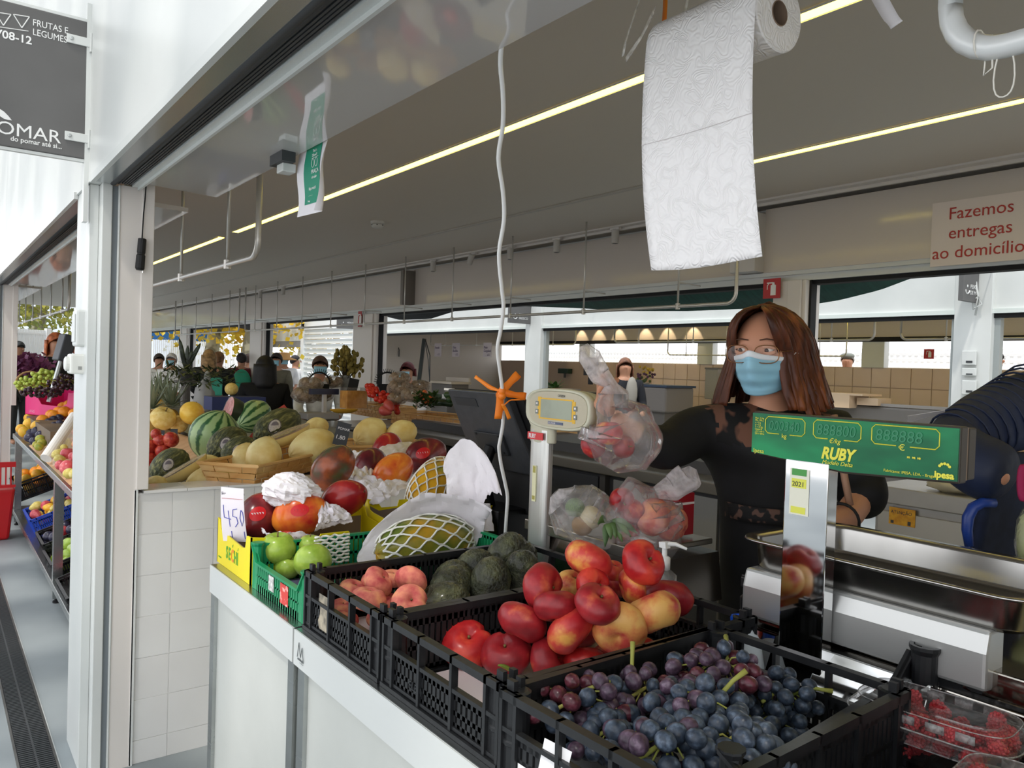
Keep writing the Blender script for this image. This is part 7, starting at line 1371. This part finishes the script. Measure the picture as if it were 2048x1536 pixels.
lcrate(72, 1070, .66, .50, .40, .12, blu, 'blue crate of pears and mangoes on the lower shelf', fr=([ylp, orl2, rpa], 'pear', .042, 24, 'pear', 'small pear or mango in the blue crate', 'pear'))
lcrate(100, 1122, .66, .44, .40, .12, black, 'black crate of plums behind the rack leg', fr=([plu, rpa], 'round', .036, 22, 'plum', 'plum in the crate behind the rack leg', 'plum'))
lcrate(118, 1165, .66, .44, .40, .12, black, 'black crate of green pears near the rack leg', fr=([grn], 'pear', .048, 16, 'green_pear', 'green pear in the crate beside the rack leg', 'pear'))
lcrate(152, 1240, .66, .46, .40, .13, black, 'nearest black crate with red apples on the lower shelf', fr=([rpa], 'apple', .045, 12, 'pink_apple', 'red apple in the nearest lower crate', 'apple'))
# red basket stack at the far left
t = thing('shopping_basket', 'red plastic shopping baskets stacked at the left edge of the walkway', 'basket', W(-38, 1078, z=0)); rdm = M('basket_red', 'c01a1e', .35); MB().rings([[(a*s, b*s2, z) for a, b in ((-.2, -.15), (.2, -.15), (.2, .15), (-.2, .15))] for z, s, s2 in ((0, .85, .85), (.02, .9, .9), (.38, 1.05, 1.05), (.40, 1.1, 1.1))]).obj('basket_body', rdm, t, bevel=.02); g = MB()
for i in range(12): g.box(-.2+i*.034, -.19+i*.034, -.17, -.165, .44, .60)
g.box(-.21, .21, -.18, -.16, .58, .62).box(-.21, .21, -.18, -.16, .42, .44).obj('upper_grille', rdm, t)
t = thing('plastic_bag', 'clear bag of goods hanging at the left end of the pink box', 'bag', W(20, 785, d=7.2)); MB().ball((0, 0, 0), (.05, .05, .12), 14, 10, lambda d: 1+.2*fbm(d, 2)).obj('bag_body', film('hang_bag', 'ffffff', .6, .2, .5, 20, .4), t, smooth=True)
# ================================================================ THE SELLER
sd_ = M('seller_skin', 'c48a6c', .48, col2='ce9678', scale=5, sss=.06); hc_ = W(1538, 706, d=2.06)
fw = (-cF*math.cos(R_(38))-cR*math.sin(R_(38))); fw.z = -.10; fw.normalize(); rt = fw.cross(Vector((0, 0, 1))).normalized(); up_ = rt.cross(fw).normalized()
# rt points to the viewer's left-hand side reversed: make x grow towards the picture's right
rt = -rt if rt.dot(cR) < 0 else rt
RM = Matrix((rt, fw, up_)).transposed()
se = thing('person', 'woman seller with auburn hair, glasses, blue face mask and black blouse holding up a bag', 'person', (hc_.x, hc_.y, 0)); O = se.location
def hp(x, y, z): return hc_-O+RM @ Vector((x*1.13-.004, y*1.06, z))
def headf(d):
    k = 1.0
    jaw = max(0, -d.z-.15); k -= .26*jaw*abs(d.x)*1.2+.10*jaw*max(0, -d.y); k += .03*max(0, d.y)*max(0, -d.z)
    for s in (-1, 1): k -= .045*math.exp(-(((d.x-s*.36)/.20)**2+((d.z-.12)/.13)**2))*(d.y > 0)
    k += .10*math.exp(-((d.x/.12)**2+((d.z+.10)/.20)**2))*(d.y > 0); return k
g = MB(); g.ball((0, 0, 0), (.074, .094, .112), 48, 36, headf); g.v = [tuple(hp(*v)) for v in g.v]; g.obj('head', sd_, se, smooth=True)
for s in (-1, 1):
    ex, ey, ez = s*.030, .0765, .014
    g = MB().ball(hp(ex, ey, ez), (.0125,)*3, 16, 12); e_ = g.obj('eye', M('eye_white', 'ddd4cc', .2), se, smooth=True)
    MB().ball(hp(ex-.002, ey+.0085, ez-.0015), (.0062,)*3, 12, 8).obj('iris', M('iris_brown', '3a2418', .1), e_, smooth=True)
    for z0_, nm, sc_ in ((.006, 'upper_eyelid', 1.0), (-.0085, 'lower_eyelid', .8)):
        MB().grid(lambda u, v: hp(ex+(u-.5)*.034, ey+.0105*math.cos((u-.5)*2.4)+.002, ez+z0_*sc_*math.cos((u-.5)*2.6)+(v-.2)*.009*(1 if z0_ > 0 else -1)), 10, 4).obj(nm, sd_, se, smooth=True, solid=.002)
    MB().tube([hp(ex-s*.017, ey+.013, ez+.025), hp(ex, ey+.015, ez+.028), hp(ex+s*.013, ey+.009, ez+.025), hp(ex+s*.022, ey-.003, ez+.017)], [.0014, .0018, .0014, .0006], 6).obj('eyebrow', M('brow_brown', '4a2e20', .8), se, smooth=True)
    MB().ball(hp(s*.076, -.005, -.005), (.012, .016, .028), 10, 8).obj('ear', sd_, se, smooth=True)
# mask with pleats
def mk(u, v, o=0):
    a = (u-.5)*2; w = 1-.22*max(0, (v-.45))*2*abs(a); x = a*.064*w; yb = .094*math.cos(min(1.25, abs(a)*1.12))+.004; nose = .020*math.exp(-(a/.30)**2)*math.sin(PI*min(1, (v+.28)/1.15))
    pl = .0022*math.sin(v*PI*7)*(1-abs(a)**3)*(v > .2)*(v < .9); z = .004-.108*v+.010*math.exp(-(a/.25)**2)*(1-v)-.012*a*a*(1-v)+.016*a*a*v
    return hp(x, yb+nose+pl-.024*v*v+.006+o, z)
MB().grid(lambda u, v: mk(u, v), 30, 30).obj('face_mask', maskm, se, smooth=True, solid=.0015)
MB().grid(lambda u, v: mk(u, v*.13-.005, .0012), 30, 4).obj('mask_top_band', maskw, se, smooth=True, solid=.0008)
for s in (0, 1): MB().tube([mk(s, .04), hp((s-.5)*2*.076, .035, .004), hp((s-.5)*2*.082, -.005, -.004), hp((s-.5)*2*.078, .02, -.045), mk(s, .88)], .0014, 6).obj('ear_loop', maskw, se, smooth=True)
# glasses
gold = M('glasses_gold', '8a6242', .25, .9)
for s in (-1, 1):
    g = MB(); g.tube([hp(s*.033+.0265*math.copysign(abs(math.cos(a))**.7, math.cos(a)), .107-.55*abs(s*.033+.0265*math.cos(a))**1.5, .004+.0225*math.copysign(abs(math.sin(a))**.75, math.sin(a))) for a in [2*PI*k/28 for k in range(28)]], .0013, 6, closed=True).obj('glasses_rim', gold, se, smooth=True)
    MB().tube([hp(s*.060, .093, .010), hp(s*.073, .05, .010), hp(s*.078, -.01, .006)], .0012, 6).obj('glasses_arm', gold, se, smooth=True)
    MB().grid(lambda u, v: hp(s*.033+.025*math.cos(2*PI*u)*v, .107-.55*abs(s*.033+.025*math.cos(2*PI*u)*v)**1.5, .004+.0215*math.sin(2*PI*u)*v), 20, 3, True).obj('glasses_lens', film('lens', 'ffffff', .02, .03, 0, 5, .8), se, smooth=True)
MB().tube([hp(-.0075, .106, .008), hp(0, .110, .012), hp(.0075, .106, .008)], .0011, 6).obj('glasses_bridge', gold, se, smooth=True)
# hair: centre-parted shoulder-length shell built in locks
hm_ = M('hair_auburn', '3a1c10', .45, col2='8a4e2a', col3='5c2f1a', scale=5, stretch=(7, 7, .5), ramp=(.32, .72), det=5, spec=.4, rnd=False)
def hair_pt(ph, v, s, ex=0):
    """ph: 0 = parting front .. 1 = middle of the back, on side s; v: 0 parting .. 1 tips"""
    az = R_(60-ph*150)   # azimuth in the head's x-y plane, from near the face to the back
    if v < .38:
        q = v/.38*PI/2; rx, ry, rz = .090+ex, .108+ex, .124+ex
        x = s*rx*math.sin(q)*math.cos(az); y = ry*math.sin(q)*math.sin(az)-.006+.052*(1-ph)*math.cos(q)-.03*(1-math.cos(q)); z = rz*math.cos(q)-.012*(1-ph)*math.cos(q)
        if ph < .25: z += .006*math.sin(q*2)
    else:
        w = (v-.38)/.62; r = 1+(.20 if s < 0 else .12)*math.sin(w*2.2)+.08*w*w; x = s*(.090+ex)*math.cos(az)*r; y = ((.108+ex)*math.sin(az)-.036)*(1+.18*w); z = -.148*w
        x += s*.020*w*w
    return x, y, z
for s in (-1, 1):
    for k in range(15):
        a0, a1 = k/15-.012, (k+1)/15+.012; rr_ = random.Random(k*7+s); ln = rr_.uniform(.94, 1.05); bu = rr_.uniform(0, .006)
        def lk(u, v, a0=a0, a1=a1, ln=ln, bu=bu, s=s, k=k):
            ph = a0+(a1-a0)*u; x, y, z = hair_pt(ph, v*(1 if v < .38 else ln), s, bu+.004*math.sin(PI*u)+.0015*math.sin(u*12+k)); n_ = .004*fbm((u*4+k, v*7, s), 1); tp_ = max(0, v-.8)*.12*(.5-u)
            return hp(x*(1+n_*2)+n_+tp_*.3, y+n_, z)
        MB().grid(lk, 8, 20).obj('hair_lock', hm_, se, smooth=True, solid=.004)
# body, blouse
def B(px, py, d): return W(px, py, d=d)-O
neck = hp(.0, -.012, -.10); chest = B(1535, 860, 2.14); V = [hp(0, -.02, -.06), neck, B(1535, 822, 2.11), chest, B(1540, 1000, 2.14), B(1545, 1150, 2.16), B(1550, 1300, 2.2)]
shR = B(1405, 850, 2.10); elR = B(1325, 905, 2.02); wrR = B(1222, 832, 1.99); shL = B(1660, 860, 2.15); elL = B(1730, 985, 2.10); fl_ = B(1690, 1040, 1.98); wrL = B(1622, 1062, 1.84)
V += [shR, elR, wrR, shL, elL, fl_, wrL]; E_ = [(0, 1), (1, 2), (2, 3), (3, 4), (4, 5), (5, 6), (3, 7), (7, 8), (8, 9), (3, 10), (10, 11), (11, 12), (12, 13)]
legs = [Vector((.10, .09, .46)), Vector((.12, .10, .06)), Vector((-.02, -.09, .46)), Vector((-.02, -.10, .06))]; V += legs; hipz = V[6]; E_ += [(6, 14), (14, 15), (6, 16), (16, 17)]
skinmesh('body', V, E_, [.05, .05, .05, .06, .07, .08, .09, .045, .036, .026, .045, .040, .038, .028, .075, .05, .075, .05], sd_, 2, se)
blk = M('blouse_black', '0b0b0d', .75, col2='131316', scale=12, bump=.3, bscale=18)
lace = M('blouse_lace', '0c0b0c', .8, col2='6e4a3a', scale=16, ramp=(.53, .57), det=2, stretch=(1, 1, .6))
bv = [B(1535, 838, 2.13), B(1537, 930, 2.14), B(1545, 1060, 2.15), B(1552, 1200, 2.18), B(1555, 1420, 2.2), shR, elR, B(1262, 868, 2.0), shL, elL, B(1722, 1022, 2.03)]
be = [(0, 1), (1, 2), (2, 3), (3, 4), (0, 5), (5, 6), (6, 7), (0, 8), (8, 9), (9, 10)]
skinmesh('blouse', bv, be, [.125, .150, .145, .165, .18, .074, .066, .052, .076, .072, .066], blk, 3, se)
bl_ = bpy.data.objects[[o.name for o in se.children if o.name.startswith('blouse')][0]].data; bl_.materials.append(lace); zt_b = B(1535, 888, 2.05).z; cx_ = B(1535, 850, 2.12)
for p_ in bl_.polygons:
    c_ = p_.center
    if c_.z > zt_b and (Vector((c_.x, c_.y))-Vector((cx_.x, cx_.y))).length < .19: p_.material_index = 1
def yoke(u, v):
    a = PI*(1.12+.86*u)   # across the front of the shoulders
    c = B(1535, 830, 2.12)+Vector((0, 0, -.012)); R1 = .075+.105*v; fr = -Vector((cF.x, cF.y, 0)).normalized(); ri = Vector((cR.x, cR.y, 0)).normalized()
    return c+ri*(R1*1.20*math.cos(a))+fr*(-R1*.62*math.sin(a)+.018)+Vector((0, 0, .055-.085*v-.03*abs(math.cos(a))*v))
def band(u, v): ri = Vector((cR.x, cR.y, 0)).normalized(); fr = -Vector((cF.x, cF.y, 0)).normalized(); a = (u-.5)*2; return B(1530, 1012, 2.14)+ri*(.135*math.sin(a*1.2))+fr*(.165*math.cos(a*1.2)+.004)+Vector((0, 0, .02-.04*v))
MB().grid(band, 26, 4).obj('lace_band', M('blouse_lace2', '0c0b0c', .8, col2='5a4238', scale=45, ramp=(.55, .6), det=1), se, smooth=True, solid=.002)
# shoulder bag strap, wrist band
MB().tube([B(1668, 830, 2.02), B(1690, 960, 1.98), B(1700, 1010, 1.98)], .009, 6).obj('bag_strap', M('strap_tan', 'a8826a', .7), se, smooth=True)
d_ = (wrL-fl_).normalized(); c_ = fl_.lerp(wrL, .12); a_ = d_.orthogonal().normalized(); b_ = d_.cross(a_); MB().tube([c_+(a_*math.cos(q)+b_*math.sin(q))*.0445 for q in [2*PI*k/20 for k in range(20)]], .004, 6, closed=True).obj('wrist_band', blackm, se, smooth=True)
# hands: palm plus five fingers, each its own chain
def hand(name, wr, fd, pn_, th, curl, par, m=sd_, s=1.0):
    """wr wrist, fd direction of the fingers, pn_ palm normal (fingers curl towards it), th side of the thumb"""
    fd = Vector(fd).normalized(); pn_ = (Vector(pn_)-fd*fd.dot(Vector(pn_))).normalized(); sd = fd.cross(pn_)*th
    V = [wr, wr+fd*.035*s, wr+fd*.075*s]; E_ = [(0, 1), (1, 2)]; Rr_ = [(.024*s, .020*s), (.034*s, .016*s), (.036*s, .014*s)]; V += [wr+fd*.06*s+sd*.022*s, wr+fd*.06*s-sd*.022*s]; E_ += [(1, 3), (1, 4)]; Rr_ += [.014*s, .014*s]
    skinmesh('palm', V, E_, Rr_, m, 2, par)
    for i, (o, L_) in enumerate(((.030, .068), (.010, .076), (-.010, .072), (-.029, .058))):
        b = wr+fd*(.080-.004*abs(i-1))*s+sd*o*s; pts = [b-fd*.02*s, b]; d = fd.copy(); p = b
        for k, f_ in enumerate((.45, .32, .23)):
            a = curl*(k+1)*(.55+.06*i); d = fd*math.cos(a)+pn_*math.sin(a); p = p+d*L_*f_*s; pts.append(p)
        skinmesh('finger', pts, [(0, 1), (1, 2), (2, 3), (3, 4)], [.0095*s, .0095*s, .0088*s, .0080*s, .0070*s], m, 2, par)
    b = wr+fd*.025*s+sd*.026*s; p1 = b+(sd*.7+fd*.6+pn_*.25).normalized()*.034*s; p2 = p1+(fd*.75+pn_*.6+sd*.1).normalized()*.030*s; p3 = p2+(fd*.5+pn_*.85-sd*.3).normalized()*.022*s
    skinmesh('thumb', [b-sd*.012*s, b, p1, p2, p3], [(0, 1), (1, 2), (2, 3), (3, 4)], [.013*s, .013*s, .0115*s, .010*s, .008*s], m, 2, par)
hand('right_hand', wrR, W(1196, 785, d=1.94)-O-wrR, cR*1.0-cF*.3, 1, .55, se, s=.95)
hand('left_hand', wrL, B(1560, 1082, 1.78)-wrL, Vector((0, 0, -1)), -1, .35, se, s=.95)
# ================================================================ CUSTOMER reaching in from the right in a quilted jacket
cu_ = thing('person', 'person at the right edge in a navy quilted jacket leaning over the counter', 'person', (2.05, .15, 0)); O2 = cu_.location
nv = M('navy_quilt', '141d33', .6, col2='1e2a48', scale=5, bump=.8, bscale=8, bdist=.02); nv2 = M('navy_cloth', '0f1830', .85, col2='17223c', scale=30)
def B2(px, py, d): return W(px, py, d=d)-O2
hd_ = B2(2250, 560, 1.95)
skinmesh('body', [hd_, B2(2235, 640, 2.0), B2(2200, 760, 2.0), B2(2180, 950, 2.05), B2(2180, 1150, 2.1), Vector((.05, .02, .45)), Vector((.05, .02, .06)), B2(1990, 830, 1.9), B2(1905, 890, 1.82), B2(1985, 950, 1.72), B2(2020, 960, 1.69)], [(0, 1), (1, 2), (2, 3), (3, 4), (4, 5), (5, 6), (2, 7), (7, 8), (8, 9), (9, 10)], [.10, .06, .12, .13, .14, .08, .05, .04, .03, .025, .02], sd_, 2, cu_)
skinmesh('jacket', [B2(2250, 900, 2.0), B2(2200, 990, 2.05), B2(2190, 1150, 2.1), B2(2110, 800, 1.95), B2(1985, 842, 1.90), B2(1895, 890, 1.83), B2(1960, 935, 1.76), B2(2028, 962, 1.70)], [(0, 1), (1, 2), (0, 3), (3, 4), (4, 5), (5, 6), (6, 7)], [.15, .16, .17, .105, .092, .07, .080, .072], nv, 3, cu_)
g = MB()
for k in range(12):
    t_ = k/12; c = B2(2070, 800, 1.95).lerp(B2(1895, 890, 1.83), t_); d = (B2(1895, 890, 1.83)-B2(2070, 800, 1.95)).normalized(); a_ = d.orthogonal().normalized(); b_ = d.cross(a_); r = .094-.027*t_
    g.tube([c+(a_*math.cos(q)+b_*math.sin(q))*r for q in [2*PI*j/18 for j in range(18)]], .0028, 5, closed=True)
g.obj('quilt_seam', nv, cu_, smooth=True)
MB().grid(lambda u, v: B2(2043+8*math.cos(2*PI*u), 966+36*math.sin(2*PI*u), 1.62)+Vector((.02*v, -.01*v, 0)), 16, 3, True).obj('pink_cuff', M('cuff_pink', 'a01c50', .7), cu_, smooth=True, solid=.006)
MB().grid(lambda u, v: B2(1985+75*u-45*v*(1-u*.3), 905+225*v, 1.74+.08*u), 8, 12).obj('jacket_hem', nv2, cu_, smooth=True, solid=.02)
skinmesh('trousers', [B2(2180, 1150, 2.1), Vector((.05, .02, .45)), Vector((.05, .02, .08))], [(0, 1), (1, 2)], [.17, .11, .08], M('cloth_2a2e3a'), 1, cu_)
g = MB(); g.ball(hd_, (.095, .10, .125), 20, 14).obj('head', sd_, cu_, smooth=True); MB().ball(hd_+Vector((0, 0, .03)), (.105, .11, .12), 20, 14).obj('hair', M('hair_2a211c', '2a211c', .6), cu_, smooth=True)
t = thing('basket_handle', 'thick blue plastic handle standing behind the steel tray', 'handle', W(1945, 1105, d=1.70)); o_ = t.location
MB().tube([W(x, y, d=1.70)-o_ for x, y in ((1938, 1092), (1934, 1060), (1936, 1035), (1946, 1015), (1965, 1005), (1990, 1006))], [.009, .011, .012, .012, .011, .010], 10).obj('grip', M('handle_blue', '1c3a86', .35), t, smooth=True); MB().tube([W(1936, 1090, d=1.7)-o_, W(1938, 1180, d=1.7)-o_], .003, 6).obj('wire', chrome, t)
t = thing('lettuce_bag', 'pale green lettuce in a clear bag at the right edge', 'bag', W(2088, 1080, d=1.62)); MB().ball((0, 0, 0), (.06, .045, .08), 22, 16, lambda d: 1+.15*fbm(d, 3)).obj('lettuce', M('lettuce_pale', 'c8d088', .6, col2='dfe4b0', scale=8, bump=.5), t, smooth=True); MB().ball((0, 0, 0), (.068, .05, .09), 18, 12, lambda d: 1+.1*fbm(d, 2)).obj('film', film('cling_film'), t, smooth=True)
t = thing('paper_slip', 'white paper slip held behind the green display', 'paper', W(1845, 830, d=1.75)); MB().grid(lambda u, v: (W(1815+75*u, 832-12*u+14*v-10*u*v, d=1.72+.06*v)-t.location), 4, 4).obj('sheet', M('poster_paper'), t, solid=.0006)
